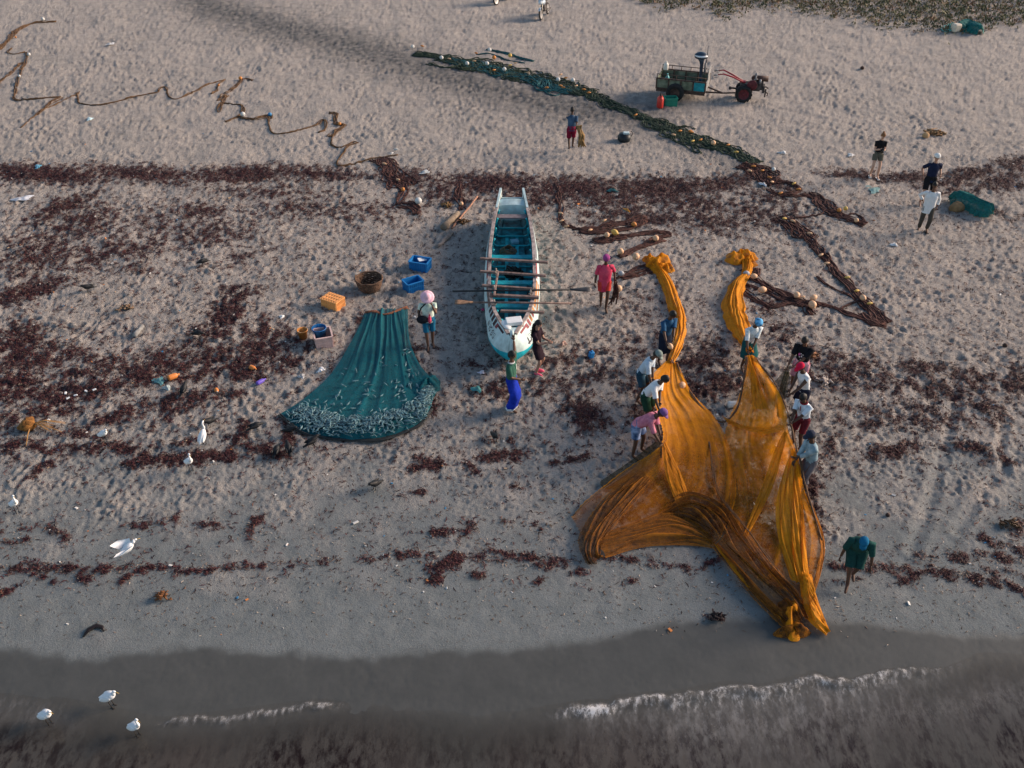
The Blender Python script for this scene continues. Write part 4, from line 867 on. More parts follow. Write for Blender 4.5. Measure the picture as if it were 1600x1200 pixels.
def hull_pt(y, q, side, off=0.0):
    """q: 0 keel edge, .5 bulge, 1 rim"""
    b = bst(y)
    P = [(b['kw'], b['kz']), (b['kw']*.35+b['bw']*.72, b['kz']*.55+b['bz']*.40), (b['bw'], b['bz']), (b['bw']*.52+b['rw']*.50, (b['bz']+b['rz'])*.52), (b['rw'], b['rz'])]
    f = q*4; i = min(int(f), 3); a = f-i; p0 = P[max(i-1, 0)]; p1, p2 = P[i], P[i+1]; p3 = P[min(i+2, 4)]
    cr = lambda k: .5*(2*p1[k]+(p2[k]-p0[k])*a+(2*p0[k]-5*p1[k]+4*p2[k]-p3[k])*a*a+(3*p1[k]-p0[k]-3*p2[k]+p3[k])*a**3)
    return Vector(((cr(0)+off)*side, y, cr(1)+off*.25))
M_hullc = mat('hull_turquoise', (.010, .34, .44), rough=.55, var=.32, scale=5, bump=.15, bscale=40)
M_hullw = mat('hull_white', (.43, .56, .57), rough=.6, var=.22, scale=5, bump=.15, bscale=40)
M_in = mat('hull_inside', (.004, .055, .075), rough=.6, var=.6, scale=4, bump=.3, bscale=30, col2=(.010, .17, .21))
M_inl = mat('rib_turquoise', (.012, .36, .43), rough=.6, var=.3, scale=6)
M_wood = mat('weathered_wood', (.13, .085, .075), rough=.85, var=.35, scale=7, bump=.5, bscale=50, col2=(.20, .14, .12))
M_rail = mat('rail_wood', (.20, .16, .15), rough=.75, var=.35, scale=7, col2=(.34, .28, .26))
M_dkpaint = mat('paint_dark', (.030, .012, .022), rough=.6, var=.4, scale=20)
M_redp = mat('paint_maroon', (.20, .035, .05), rough=.6, var=.4, scale=20)
M_gold = mat('paint_gold', (.42, .19, .07), rough=.6, var=.35, scale=20)
mb = MB(); NYH, NQ = 60, 14
yy_ = [-4.35+8.65*(i/(NYH-1))**1.0 for i in range(NYH)]; yy_ = sorted(set([-4.33, -4.30, -4.25, -4.18]+yy_))
for side in (-1, 1):
    vs_ = [hull_pt(y, j/NQ, side) for y in yy_ for j in range(NQ+1)]; fs_, mi_ = [], []
    for i in range(len(yy_)-1):
        for j in range(NQ):
            a = i*(NQ+1)+j; fs_.append((a, a+1, a+NQ+2, a+NQ+1) if side > 0 else (a, a+NQ+1, a+NQ+2, a+1))
            ym = (yy_[i]+yy_[i+1])/2; lim = .50 if ym < -3.6 else .58
            mi_.append(0 if (j+.5)/NQ < .5 else 1)
    b = len(mb.v); mb.v += [tuple(p) for p in vs_]; mb.f += [tuple(k+b for k in f) for f in fs_]; mb.mi += mi_; mb.sm += [True]*len(fs_)
kb = [(bst(y)['kw']*s_, y, bst(y)['kz']) for y in yy_ for s_ in (-1, 1)]
mb.add(kb, [(2*i, 2*i+2, 2*i+3, 2*i+1) for i in range(len(yy_)-1)], 0)
bowp = [hull_pt(-4.35, j/NQ, s_) for j in range(NQ+1) for s_ in (-1, 1)]
for j in range(NQ): mb.add([bowp[2*j], bowp[2*j+1], bowp[2*j+3], bowp[2*j+2]], [(0, 1, 2, 3)], 0 if j < NQ/2 else 1)
hull = mb.build('hull', [M_hullc, M_hullw], boat)
# inside lining
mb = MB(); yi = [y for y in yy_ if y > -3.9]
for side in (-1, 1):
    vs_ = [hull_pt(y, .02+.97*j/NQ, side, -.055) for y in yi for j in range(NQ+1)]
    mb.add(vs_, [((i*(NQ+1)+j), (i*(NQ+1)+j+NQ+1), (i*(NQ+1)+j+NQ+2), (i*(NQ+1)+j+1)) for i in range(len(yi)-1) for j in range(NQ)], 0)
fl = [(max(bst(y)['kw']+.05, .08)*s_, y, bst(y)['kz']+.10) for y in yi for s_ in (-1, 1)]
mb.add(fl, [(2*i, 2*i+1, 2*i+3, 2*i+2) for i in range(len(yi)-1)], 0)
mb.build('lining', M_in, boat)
# rails
for side in (-1, 1):
    mb = MB(); n_ = [y for y in yy_ if y > -4.2]
    prof = [[hull_pt(y, 1, side)+Vector((side*dx, 0, dz)) for dx, dz in ((-.055, -.03), (-.055, .03), (.035, .03), (.035, -.03))] for y in n_]
    mb.rings(prof, capa=True, capb=True); o = mb.build('gunwale', M_rail, boat)
    for p in o.data.polygons: p.use_smooth = False
mb = MB(); mb.tube([(0, -4.36, .18), (0, -4.43, .5), (0, -4.44, .80), (0, -4.40, 1.10), (0, -4.34, 1.18)], [.05, .06, .06, .055, .045], 8); mb.build('stem_post', M_hullw, boat)
# bow deck, breast hook
mb = MB(); mb.add([(-.10, -4.18, .99), (.10, -4.18, .99), (.17, -3.86, .97), (-.17, -3.86, .97), (-.10, -4.18, .93), (.10, -4.18, .93), (.17, -3.86, .91), (-.17, -3.86, .91)], [(0, 1, 2, 3), (7, 6, 5, 4), (3, 2, 6, 7), (0, 3, 7, 4), (1, 5, 6, 2), (0, 4, 5, 1)], smooth=False); mb.build('bow_deck', M_hullw, boat)
# ribs and stringers
for y in (-3.3, -2.75, -2.2, -1.65, -1.05, -.45, .2, .85, 1.5, 2.15, 2.75, 3.25):
    mb = MB(); pts = [hull_pt(y, 1-j/10*.99, 1, -.085) for j in range(11)]+[hull_pt(y, .01+j/10*.99, -1, -.085) for j in range(11)]
    for p in pts: p.z = max(p.z, bst(y)['kz']+.13)
    rg = []
    for k, p in enumerate(pts):
        nrm = Vector((-p.x, 0, .6-p.z)); nrm = nrm.normalized() if nrm.length > .01 else Vector((0, 0, 1))
        rg.append([p+Vector((0, -.03, 0)), p+Vector((0, -.03, 0))+nrm*.05, p+Vector((0, .03, 0))+nrm*.05, p+Vector((0, .03, 0))])
    mb.rings(rg, capa=True, capb=True); mb.build('rib', M_inl, boat)
for sx, q in ((-1, .30), (1, .30), (-1, .62), (1, .62)):
    mb = MB(); mb.rings([[hull_pt(y, q, sx, -.075)+Vector((0, 0, d)) if k < 2 else hull_pt(y, q, sx, -.10)+Vector((0, 0, d)) for k, d in enumerate((-.04, .04, .04, -.04))] for y in yi if y < 3.2], capa=True, capb=True); mb.build('stringer', M_inl, boat)
for sx in (-.16, .16):
    mb = MB(); mb.box((sx, -.2, .165), (.10, 6.2, .03)); mb.build('floor_board', M_inl, boat)
# thwarts
for y, zz, wdt in ((2.95, .80, .26),):
    mb = MB(); b = bst(y); mb.box((0, y, zz), (b['rw']*2-.12, wdt, .05), bev=.008); mb.build('thwart', mat('thwart_grey', (.17, .14, .15), rough=.8, var=.3, scale=6), boat)
for y, zz in ((-.6, .42), (-1.9, .42), (1.0, .40), (-2.9, .50)):
    mb = MB(); b = bst(y); mb.box((0, y, zz), (b['bw']*2-.16, .22, .045), bev=.008); mb.build('thwart', M_inl, boat)
# stern: white arched transom, cross rail and two horns
mb = MB()
n = 14; y = 3.55; b = bst(y); vs_, fs_ = [], []
for i in range(n+1):
    x = (-1+2*i/n)*(b['rw']-.045); top = b['rz']-.05+.05*math.cos(x*3); bot = .50-.12*math.cos(x*3)
    vs_ += [(x, y-.03, bot), (x, y-.03, top), (x, y+.22, top+.10), (x, y+.22, bot+.1)]
for i in range(n):
    a = 4*i; fs_ += [(a, a+4, a+5, a+1), (a+1, a+5, a+6, a+2), (a+2, a+6, a+7, a+3), (a+3, a+7, a+4, a)]
mb.add(vs_, fs_, 0, smooth=False); mb.build('transom', M_hullw, boat)
mb = MB(); mb.box((0, 4.02, .93), (.82, .05, .07), bev=.01); mb.build('stern_rail', M_hullw, boat)
mb = MB(); mb.box((0, 3.9, .70), (.80, .5, .04)); mb.build('stern_deck', mat('stern_grey', (.16, .14, .16), rough=.8, var=.3), boat)
for side in (-1, 1):
    mb = MB(); vs_ = []
    for y in (3.30, 3.6, 3.9, 4.15, 4.32):
        p = hull_pt(min(y, 4.3), 1, side); hgt = .05+.10*(y-3.3)
        for dx, dz in ((.02, -.45), (.02, hgt), (-.05, hgt), (-.05, -.40)): vs_.append((p.x+side*dx, y, p.z+dz))
    mb.add(vs_, [(4*i+k, 4*i+(k+1) % 4, 4*i+4+(k+1) % 4, 4*i+4+k) for i in range(4) for k in range(4)]+[(0, 1, 2, 3), (16, 19, 18, 17)], 0, smooth=False)
    mb.build('stern_horn', M_hullw, boat)
# painted bands on the topsides: long dark streak, blocks, stripe on the bow, illegible brush lettering
def decal(name, m, side, ya, yb, q0, q1, taper=0.0, skew=0.0, parent=boat, n=8, lift=.006):
    mb = MB(); vs_ = []
    for i in range(n+1):
        f = i/n; y = ya+(yb-ya)*f; w_ = (q1-q0)*(1-taper*f)
        for k in range(4):
            q = q0+w_*k/3; vs_.append(hull_pt(y+skew*(k/3-.5), q, side, lift))
    mb.add(vs_, [(4*i+k, 4*i+k+1, 4*i+k+5, 4*i+k+4) for i in range(n) for k in range(3)]); return mb.build(name, m, parent)
for side in (-1, 1):
    dark, bl = (M_dkpaint, M_dkpaint) if side < 0 else (M_redp, M_gold)
    decal('painted_streak', dark, side, -3.98, -3.55, .86, .91, 0); decal('painted_streak', M_redp, side, -3.58, -3.44, .80, .91)
    for k, y in enumerate((-3.30, -3.06, -2.82, -2.58)):
        decal('painted_block', (dark if k % 2 == 0 else (M_dkpaint if side < 0 else bl)), side, y-.075, y+.085, .78, .93, 0, .03)
    decal('painted_band', M_wood if side < 0 else M_gold, side, -2.40, -.9, .80, .91); decal('painted_band', M_redp, side, -.75, .35, .80, .92); decal('painted_band', mat('band_grey', (.13, .14, .16), rough=.7, var=.3), side, .45, 3.3, .74, .97, .1)
    decal('painted_band', M_gold if side > 0 else M_hullw, side, -2.35, -.9, .66, .74)
    # lettering: groups of short slanted strokes
    mb_l = []
    y = -3.75
    rr = random.Random(5)
    for gcount in (4, 3, 2):
        for k in range(gcount):
            for s_ in range(3):
                decal('painted_lettering', M_dkpaint, side, y+rr.uniform(0, .02), y+rr.uniform(.025, .06), .60+.045*s_+rr.uniform(0, .01), .635+.045*s_+rr.uniform(0, .012), 0, rr.uniform(-.05, .05), n=2)
            y += .075
        y += .09
decal('painted_lettering', M_dkpaint, 1, -3.95, -3.70, .58, .61, 0, .05, n=4); decal('painted_lettering', M_dkpaint, 1, -3.9, -3.86, .56, .70, 0, .05, n=4)
def boat_world(x, y, z): return Vector((x, 25.0+y, z))
BZ = 0.0
# beams lying across the rails (thole beams, lashed to the boat)
def rim_xy(v, u, z): return A(u, v, z)
for (ua, va, ub, vb_, th, zz) in ((750,404,856,410,.085,.83),(750,424,853,431,.085,.83),(753,446,838,452,.085,.83),(765,461,842,465,.10,.86),(782,486,850,488,.085,.86),(778,425,772,462,.06,.92)):
    a = A(ua, va, zz); b = A(ub, vb_, zz+.01); mb = MB(); d = (b-a); L = d.length; M = Matrix.Translation((a+b)/2-boat.location) @ d.to_track_quat('X', 'Z').to_matrix().to_4x4()
    mb.box((0, 0, 0), (L, th, th*.75), M, bev=.012); mb.build('cross_beam', M_wood, boat)
for (ua, va, ub, vb_) in ((793,505,818,509),):
    a = A(ua, va, .90); b = A(ub, vb_, .90); mb = MB(); mb.tube([a-boat.location, b-boat.location], .028, 8); mb.build('bow_bar', M_rail, boat)
for (u, v, z) in ((833,452,.86),(829,459,.88),(772,452,.88),(775,425,.86),(772,474,.9)):
    p = A(u, v, z)-boat.location; mb = MB(); mb.tube([p+Vector((.05*math.cos(a), .06*math.sin(a), .03*math.sin(2*a))) for a in [k*PI/5 for k in range(11)]], .018, 6); mb.tube([p-Vector((0, 0, .14)), p+Vector((0, 0, .12))], .022, 6); mb.build('oar_lashing', mat('lashing_rope', (.32, .26, .22), rough=.9), boat)
# things lying in the bow and the bilge
mb = MB(); mb.box((0, 0, .06), (.42, .26, .12), bev=.015); o = mb.build('foam_box', mat('foam_white', (.70, .72, .72), rough=.7, var=.08)); o.location = boat_world(.05, -3.70, 1.0); o.rotation_euler = (.1, 0, .2); tag(o, 'white foam box wedged in the bow of the turquoise boat', 'box')
mb = MB(); mb.ell((0, 0, 0), (.12, .20, .05), nu=9, nv=6); o = mb.build('plastic_sheet', mat('foam_white', (.7, .72, .72))); o.location = boat_world(-.15, -3.82, 1.02); o.rotation_euler = (.2, .1, .5); tag(o, 'crumpled white plastic tucked beside the foam box in the bow', 'plastic')
mb = MB(); mb.box((0, 0, .05), (.26, .22, .10), bev=.02); o = mb.build('bailer_box', mat('box_paleblue', (.16, .36, .46), rough=.6, var=.2)); o.location = boat_world(.08, 2.30, .20); o.rotation_euler = (0, 0, .25); tag(o, 'pale blue box on the bottom boards near the stern of the boat', 'box')

# oars laid across the boat
def oar(name, label, ua, va, ub, vb_, za, zb, blade_at, m, mblade, r=.028, bl=.62, bw=.13):
    t = thing(name, label, 'oar'); a = A(ua, va, za); b = A(ub, vb_, zb); d = (b-a).normalized(); t.location = a
    end = b-a; mb = MB()
    if blade_at == 'b': sh0, sh1, q = Vector((0, 0, 0)), end-d*bl*.8, end
    else: sh0, sh1, q = end, d*bl*.8, Vector((0, 0, 0))
    mb.tube([sh0, sh0.lerp(sh1, .5), sh1], [r*.9, r, r], 8); mb.build('shaft', m, t)
    dd = (q-sh1).normalized(); s_ = dd.cross(Vector((0, 0, 1))).normalized(); up = s_.cross(dd); rg = []
    for f, w_, th in ((-.12, .03, .03), (.15, .05, .028), (.45, bw*.8, .020), (.8, bw, .014), (1.0, bw*.9, .010)):
        p = sh1+dd*((q-sh1).length*f); rg.append([p+s_*w_*math.cos(k*PI/4)+up*th*math.sin(k*PI/4) for k in range(8)])
    mb = MB(); mb.rings(rg, capa=True, capb=True); mb.build('blade', mblade, t); return t
M_black = mat('black_plastic', (.014, .016, .020), rough=.55, var=.3)
oar('oar', 'black oar laid across the boat with its dark blade sticking out to the right', 707,455, 922,452, .93, .97, 'b', M_black, mat('oar_blade_black', (.022, .024, .030), rough=.6, var=.3))
oar('oar', 'brown wooden oar laid across the boat with its worn blade to the left', 711,472, 893,474, .93, .95, 'a', M_wood, mat('oar_blade_wood', (.22, .13, .08), rough=.8, var=.4, scale=10), bl=.55)

# ------------------------------------------------------------------ logs, crates, buckets
def log(label, ua, va, ub, vb_, ra, rb, col, lift=None, name='log'):
    a = G(ua, va, ra*.8); b = G(ub, vb_, rb*.8)
    if lift: b.z += lift
    mb = MB(); rr = random.Random(ua); pts = [a.lerp(b, i/7)+Vector((rr.uniform(-.02, .02), rr.uniform(-.02, .02), 0)) for i in range(8)]
    mb.tube(pts, [(ra+(rb-ra)*i/7)*(1+rr.uniform(-.12, .12)) for i in range(8)], 10); o = mb.build(name, mat('driftwood%d' % ua, col, rough=.9, var=.4, scale=9, bump=.7, bscale=45)); tag(o, label, 'log'); return o
log('thick grey driftwood log lying left of the boat stern under a thin pole', 692,360, 716,336, .12, .09, (.20, .155, .115))
log('shorter grey log lying nearer the sea than the thick one', 683,388, 706,366, .06, .09, (.19, .165, .15))
log('thin reddish pole leaning across the thick driftwood log', 706,358, 747,312, .035, .03, (.30, .16, .11), lift=.10, name='pole')
log('broken grey plank end lying alone in the sand on the left', 210,528, 224,512, .07, .06, (.19, .19, .185), name='driftwood')

def crate(name, label, u, v, rotz, size, col, inverted=False, group=None, tilt=(0, 0), thin=.02, sinks=.02, cat='crate'):
    t = thing(name, label, cat, G(u, v, -sinks), rotz, group); t.rotation_euler = (tilt[0], tilt[1], rotz)
    lx, ly, lz = size; m = mat('plastic_%s' % name+label[:6], col, rough=.5, var=.14, scale=5, spec=.35)
    fl = 1.08
    def wall(sx, sy):
        mb = MB(); nrib = 7
        if sx: a, b_, nx = Vector((sx*lx/2, -ly/2, 0)), Vector((sx*lx/2, ly/2, 0)), Vector((sx, 0, 0))
        else: a, b_, nx = Vector((-lx/2, sy*ly/2, 0)), Vector((lx/2, sy*ly/2, 0)), Vector((0, sy, 0))
        up = Vector((0, 0, lz)); top = nx*(.04*lz)*(1 if not inverted else -1)
        z0 = Vector((0, 0, 0))
        d = (b_-a); dn = d.normalized()
        def slab(p, q, z_a, z_b, th, off):
            vs_ = []
            for pt in (p, q):
                for zf in (z_a, z_b):
                    for o_ in (off, off+th): vs_.append(pt+up*zf+top*(zf if not inverted else 0)+nx*o_)
            mb.add(vs_, [(0, 1, 3, 2), (4, 6, 7, 5), (0, 4, 5, 1), (2, 3, 7, 6), (0, 2, 6, 4), (1, 5, 7, 3)], smooth=False)
        slab(a, b_, 0, 1, thin, -thin)
        for k in range(nrib+1):
            p = a+d*(k/nrib)*.94+d*.02; slab(p, p+dn*.022, .02, .97, .014, 0)
        slab(a-dn*.01, b_+dn*.01, .90, 1.0, .022, 0); slab(a, b_, .0, .06, .018, 0); slab(a+d*.02, b_-d*.02, .46, .52, .012, 0)
        mb.build('side_panel', m, t)
    for sx, sy in ((1, 0), (-1, 0), (0, 1), (0, -1)): wall(sx, sy)
    mb = MB(); zb = lz-.02 if inverted else .03
    mb.box((0, 0, zb), (lx-.005, ly-.005, .03))
    for k in range(6): mb.box((-lx/2+lx*(k+.5)/6, 0, zb+(.022 if inverted else -.0)), (.03, ly*.98, .016))
    for k in range(3): mb.box((0, -ly/2+ly*(k+.5)/3, zb+(.024 if inverted else .0)), (lx*.98, .03, .016))
    mb.build('base_panel', m, t); return t
crate('crate', 'open blue plastic fish crate, the one nearer the logs', 657, 419, -.30, (.56, .38, .32), (.008, .16, .42))
mb = MB(); mb.box((0, 0, 0), (.26, .16, .03), bev=.01); o = mb.build('fish_tray', mat('foam_white', (.7, .72, .72))); o.location = G(660, 416, .24); o.rotation_euler = (.2, .1, .5); tag(o, 'white slab of foam lying in the blue crate nearer the logs', 'foam slab')
crate('crate', 'open blue plastic fish crate with a faded rim, the one above the pink hat', 646, 451, .55, (.50, .36, .32), (.010, .17, .40))
crate('crate', 'bright orange ribbed plastic crate lying upside down on the sand', 521, 478, -.52, (.54, .40, .30), (.74, .34, .11), inverted=True)
crate('crate', 'white crate with pink sides holding a blue bucket', 506, 536, .30, (.44, .50, .36), (.60, .42, .38))
def bucket(label, loc, r0, r1, h, m, rim=True):
    t = thing('bucket', label, 'bucket', loc); mb = MB(); mb.lathe([(0, .012), (r0*.95, .012), (r0, 0), (r1, h), (r1*1.06, h), (r1*1.06, h-.03), (r1*.98, h-.004), (r0*.93, .03), (0, .03)], 20); mb.build('body', m, t)
    mb = MB(); mb.tube([(r1*1.05*math.cos(a), r1*1.05*math.sin(a)*.25, h-.03-.6*r1*math.sin(a)) for a in [PI*k/12 for k in range(13)]], .006, 5); mb.build('handle', mat('wire', (.4, .4, .4), metal=.5, rough=.4), t); return t
bucket('blue bucket standing inside the white and pink crate', G(501, 532, .06), .15, .19, .36, mat('bucket_blue', (.010, .12, .34), rough=.45, var=.12))
bucket('small orange bucket with a pinkish top beside the white and pink crate', G(474, 528), .11, .14, .26, mat('bucket_orange', (.62, .22, .02), rough=.5, var=.2, col2=(.65, .30, .10)))
bk = thing('basket', 'brown woven wicker basket standing open between the blue and orange crates', 'basket', G(578, 452))
mb = MB(); mb.lathe([(0, .03), (.26, .03), (.30, .06)], 22); mb.build('base', mat('wicker_dark', (.045, .028, .020), rough=.9, var=.5, scale=20), bk)
mbw = MB()
for k in range(11):
    z = .04+k*.030; r_ = .29+.10*(k/10)**.7; mbw.tube([(r_*math.cos(a)*(1+.02*math.sin(a*12+k*PI)), r_*math.sin(a)*(1+.02*math.sin(a*12+k*PI)), z+.006*math.sin(a*9+k)) for a in [2*PI*q/40 for q in range(41)]], .017, 5)
mbw.build('weave', mat('wicker', (.060, .034, .022), rough=.9, var=.5, scale=18, col2=(.11, .065, .042)), bk)
mbw = MB()
for k in range(20):
    a = 2*PI*k/20; mbw.tube([(.285*math.cos(a), .285*math.sin(a), .02), (.35*math.cos(a), .35*math.sin(a), .2), (.395*math.cos(a), .395*math.sin(a), .38)], .010, 5)
mbw.tube([(.40*math.cos(a), .40*math.sin(a), .375+.01*math.sin(a*7)) for a in [2*PI*q/40 for q in range(41)]], .024, 6); mbw.build('rim', mat('wicker', (.115, .066, .042)), bk)
for s_ in (-1, 1):
    mb = MB(); mb.tube([(s_*.39, .09*math.cos(a), .38+.10*math.sin(a)) for a in [PI*q/8 for q in range(9)]], .014, 6); mb.build('handle', mat('wicker', (.115, .066, .042)), bk)

# clutter in the boat
mb = MB()
for k in range(5):
    c = boat_world(-.12, 1.75, .20+.03*k); mb.tube([c+Vector(((.26-.03*k)*math.cos(a), (.22-.02*k)*math.sin(a), .02*math.sin(a*3+k))) for a in [2*PI*q/20 for q in range(21)]], .018, 6)
o = mb.build('rope_coil', mat('coil_tan', (.16, .11, .07), rough=.9, var=.4, scale=20)); tag(o, 'coil of tan rope on the bottom boards of the turquoise boat', 'rope')
mb = MB(); c = boat_world(.05, .35, .16)
for k in range(14):
    rr = random.Random(k+90); mb.tube([c+Vector((rr.uniform(-.3, .3), rr.uniform(-.3, .3), rr.uniform(.02, .16))) for _ in range(5)], [.03, .04, .04, .035, .02], 6)
o = mb.build('net_pile', mat('net_pile_dark', (.016, .022, .022), rough=.9, var=.5, scale=15)); tag(o, 'small dark pile of netting amidships in the turquoise boat', 'net')
# ------------------------------------------------------------------ people
def two_bone(a, target, l1, l2, hint):
    d = target-a; L = d.length; mx = (l1+l2)*.995
    if L > mx: d = d*(mx/L); L = mx
    L = max(L, abs(l1-l2)+.02); d = d.normalized()
    x = (l1*l1-l2*l2+L*L)/(2*L); hgt = math.sqrt(max(l1*l1-x*x, 0))
    hn = hint-d*hint.dot(d); hn = hn.normalized() if hn.length > 1e-5 else Vector((0, 0, -1))
    return a+d*x+hn*hgt, a+d*L
def skin_body(verts, edges, radii, root):
    me = bpy.data.meshes.new('tmp'); me.from_pydata([tuple(v) for v in verts], edges, []); o = bpy.data.objects.new('tmp', me); COL.objects.link(o)
    m = o.modifiers.new('skin', 'SKIN'); m.use_smooth_shade = True
    for i, sv in enumerate(me.skin_vertices[0].data):
        sv.radius = (radii[i], radii[i]) if not hasattr(radii[i], '__len__') else radii[i]; sv.use_root = (i == root)
    s_ = o.modifiers.new('sub', 'SUBSURF'); s_.levels = 1
    dg = bpy.context.evaluated_depsgraph_get(); dg.update(); ev = o.evaluated_get(dg); em = ev.to_mesh()
    vs_ = [v.co.copy() for v in em.vertices]; fs_ = [tuple(p.vertices) for p in em.polygons]; ev.to_mesh_clear(); bpy.data.objects.remove(o); bpy.data.meshes.remove(me)
    return vs_, fs_
def frame(zdir, fwd):
    """3x3 with z = zdir, -y close to fwd"""
    z = zdir.normalized(); y = -(fwd-z*fwd.dot(z)); y = y.normalized() if y.length > 1e-5 else Vector((0, 1, 0)); x = y.cross(z).normalized(); return Matrix((x, y, z)).transposed()
def ring(c, Mx, rx, ry, n=16, wob=0.0, ph=0.0):
    return [c+Mx @ Vector((rx*math.cos(a)*(1+wob*math.sin(a*5+ph)), ry*math.sin(a)*(1+wob*math.sin(a*7+ph*1.7)), 0)) for a in [2*PI*k/n for k in range(n)]]
SKIN = {'dark': (.075, .036, .022), 'brown': (.12, .060, .038), 'tan': (.36, .20, .14), 'light': (.48, .29, .21)}
EYE = lambda: mat('eye_dark', (.012, .010, .010), rough=.3)
LIP = lambda: mat('lips', (.14, .05, .045), rough=.6)
def cloth(name, col, col2=None, scale=9, var=.16): return mat('cloth_'+name, col, rough=.9, var=var, scale=scale, bump=.9, bscale=11, col2=col2, spec=.1)

def person(label, u, v, face, Ht=1.65, skin='dark', lean=0.0, twist=0.0, head=(0.25, 0.0), hands=None, feet=((.10, 0.0), (-.10, 0.0)), top=None, bottom=None, hair=None, hat=None, shoes=None, crouch=0.0, build=1.0, world_hands=None, sit=0.0, extra_long=0.0, toes=None):
    """face: heading in degrees the person looks towards, 0 = towards the sea/camera, + turns to picture right. hands: local targets (left, right)."""
    loc = G(u, v); rz = R(face); t = thing('person', label, 'person', loc, rz); s = Ht/1.70; b = build
    Wi = (Matrix.Translation(loc) @ Matrix.Rotation(rz, 4, 'Z')).inverted()
    tl = R(lean); tz = Vector((0, -math.sin(tl), math.cos(tl))); tw = Matrix.Rotation(R(twist), 3, 'Z'); tx = tw @ Vector((1, 0, 0)); fwd = tw @ Vector((0, -math.cos(tl), -math.sin(tl)))
    pel = Vector((0, .22*math.sin(tl)*.9, (.92-crouch)*s))
    TM = frame(tz, fwd)
    chest = pel+tz*.33*s; nb = pel+tz*.53*s; sh = {1: nb-tz*.072*s+tx*.178*s*b, -1: nb-tz*.072*s-tx*.178*s*b}
    hp, hy = head; hd = (Matrix.Rotation(hy, 3, 'Z') @ Vector((0, -math.sin(tl*.75+hp*.6), math.cos(tl*.75+hp*.6)))); hf = (Matrix.Rotation(hy+R(twist), 3, 'Z') @ Vector((0, -math.cos(tl*.5+hp), -math.sin(tl*.5+hp))))
    neck = nb+hd*.07*s; hc = nb+hd*.205*s; HM = frame((hd*.6+Matrix.Rotation(hy, 3, 'Z') @ Vector((0, -math.sin(tl*.5+hp), math.cos(tl*.5+hp)))), hf)
    hip = {1: pel+Vector((.095*s, 0, -.02*s)), -1: pel+Vector((-.095*s, 0, -.02*s))}
    J = {}
    for i, k in ((0, 1), (1, -1)):
        fx, fy = feet[i][0]*s, feet[i][1]*s; lift = feet[i][2] if len(feet[i]) > 2 else 0.0
        wp = t_world = loc+Matrix.Rotation(rz, 3, 'Z') @ Vector((fx, fy, 0)); gz = ground_z(wp.x, wp.y)-loc.z
        an = Vector((fx, fy, gz+.085*s+lift)); kn, an = two_bone(hip[k], an, .43*s, .42*s, Vector((.12*k, -1, 0)))
        J['knee', k], J['ank', k] = kn, an; td = R(toes[i]) if toes else R(8*k); toe = Vector((math.sin(td), -math.cos(td), 0))
        drop = -.055*s if lift < .05 else -.10*s
        J['ball', k] = an+toe*.13*s+Vector((0, 0, drop)); J['toe', k] = an+toe*.185*s+Vector((0, 0, drop-.008)); J['heel', k] = an-toe*.045*s+Vector((0, 0, -.05*s))
    for i, k in ((0, 1), (1, -1)):
        if world_hands and world_hands[i] is not None: tg = Wi @ Vector(world_hands[i])
        elif hands and hands[i] is not None: tg = Vector(hands[i])*s
        else: tg = sh[k]+Vector((.10*k, -.06, -.50))*s
        el, wr = two_bone(sh[k], tg, .285*s, .255*s, Vector((.35*k, .45, -.75)) if tg.z < sh[k].z+.1 else Vector((.8*k, -.3, -.3)))
        J['elb', k], J['wri', k] = el, wr
    # --- one continuous body skin
    V, E, Rd = [], [], []
    def nodeV(p, r): V.append(p); Rd.append(r*s); return len(V)-1
    P_ = nodeV(pel, .105*b); S1 = nodeV(pel+tz*.16*s, .098*b); C_ = nodeV(chest, .112*b); N_ = nodeV(nb, .062); N2 = nodeV(neck, .050); HD = nodeV(hc-hd*.03*s, .058)
    E += [(P_, S1), (S1, C_), (C_, N_), (N_, N2), (N2, HD)]
    for k in (1, -1):
        a = nodeV(sh[k], .058*b); e = nodeV(J['elb', k], .041); wv = nodeV(J['wri', k], .030); E += [(C_, a), (a, e), (e, wv)]
        um = J['elb', k]+(J['wri', k]-J['elb', k])*.3; 
        h_ = nodeV(hip[k], .088*b); kn = nodeV(J['knee', k], .056); cf = nodeV(J['knee', k].lerp(J['ank', k], .35), .050); an = nodeV(J['ank', k], .036); bl = nodeV(J['ball', k], .034); to = nodeV(J['toe', k], .022)
        E += [(P_, h_), (h_, kn), (kn, cf), (cf, an), (an, bl), (bl, to)]
    vs_, fs_ = skin_body(V, E, Rd, P_)
    mb = MB(); mb.add(vs_, fs_, 0)
    # head with jaw, nose, ears, eyes, mouth
    hM = Matrix.Translation(hc) @ HM.to_4x4()
    def hfn(p):
        q = Vector(p); 
        if q.z < -.1: q.x *= 1-.30*min(1, -q.z); q.y *= 1-.22*min(1, -q.z)
        return q
    mb.ell((0, 0, 0), (.076*s, .094*s, .117*s), hM, 0, 14, 10, hfn)
    mb.add([(-.013*s, -.084*s, -.028*s), (.013*s, -.084*s, -.028*s), (0, -.112*s, -.026*s), (0, -.089*s, .018*s), (0, -.086*s, -.036*s)], [(0, 2, 3), (1, 3, 2), (0, 4, 2), (1, 2, 4)], 0, hM)
    for k in (1, -1):
        mb.ell((.077*s*k, .008*s, -.008*s), (.010*s, .019*s, .030*s), hM, 0, 7, 5); mb.ell((.030*s*k, -.083*s, .010*s), (.012*s, .010*s, .007*s), hM, 1, 7, 5); mb.ell((.030*s*k, -.084*s, .027*s), (.017*s, .008*s, .004*s), hM, 1, 6, 4)
    mb.ell((0, -.076*s, -.062*s), (.022*s, .010*s, .006*s), hM, 2, 8, 5)
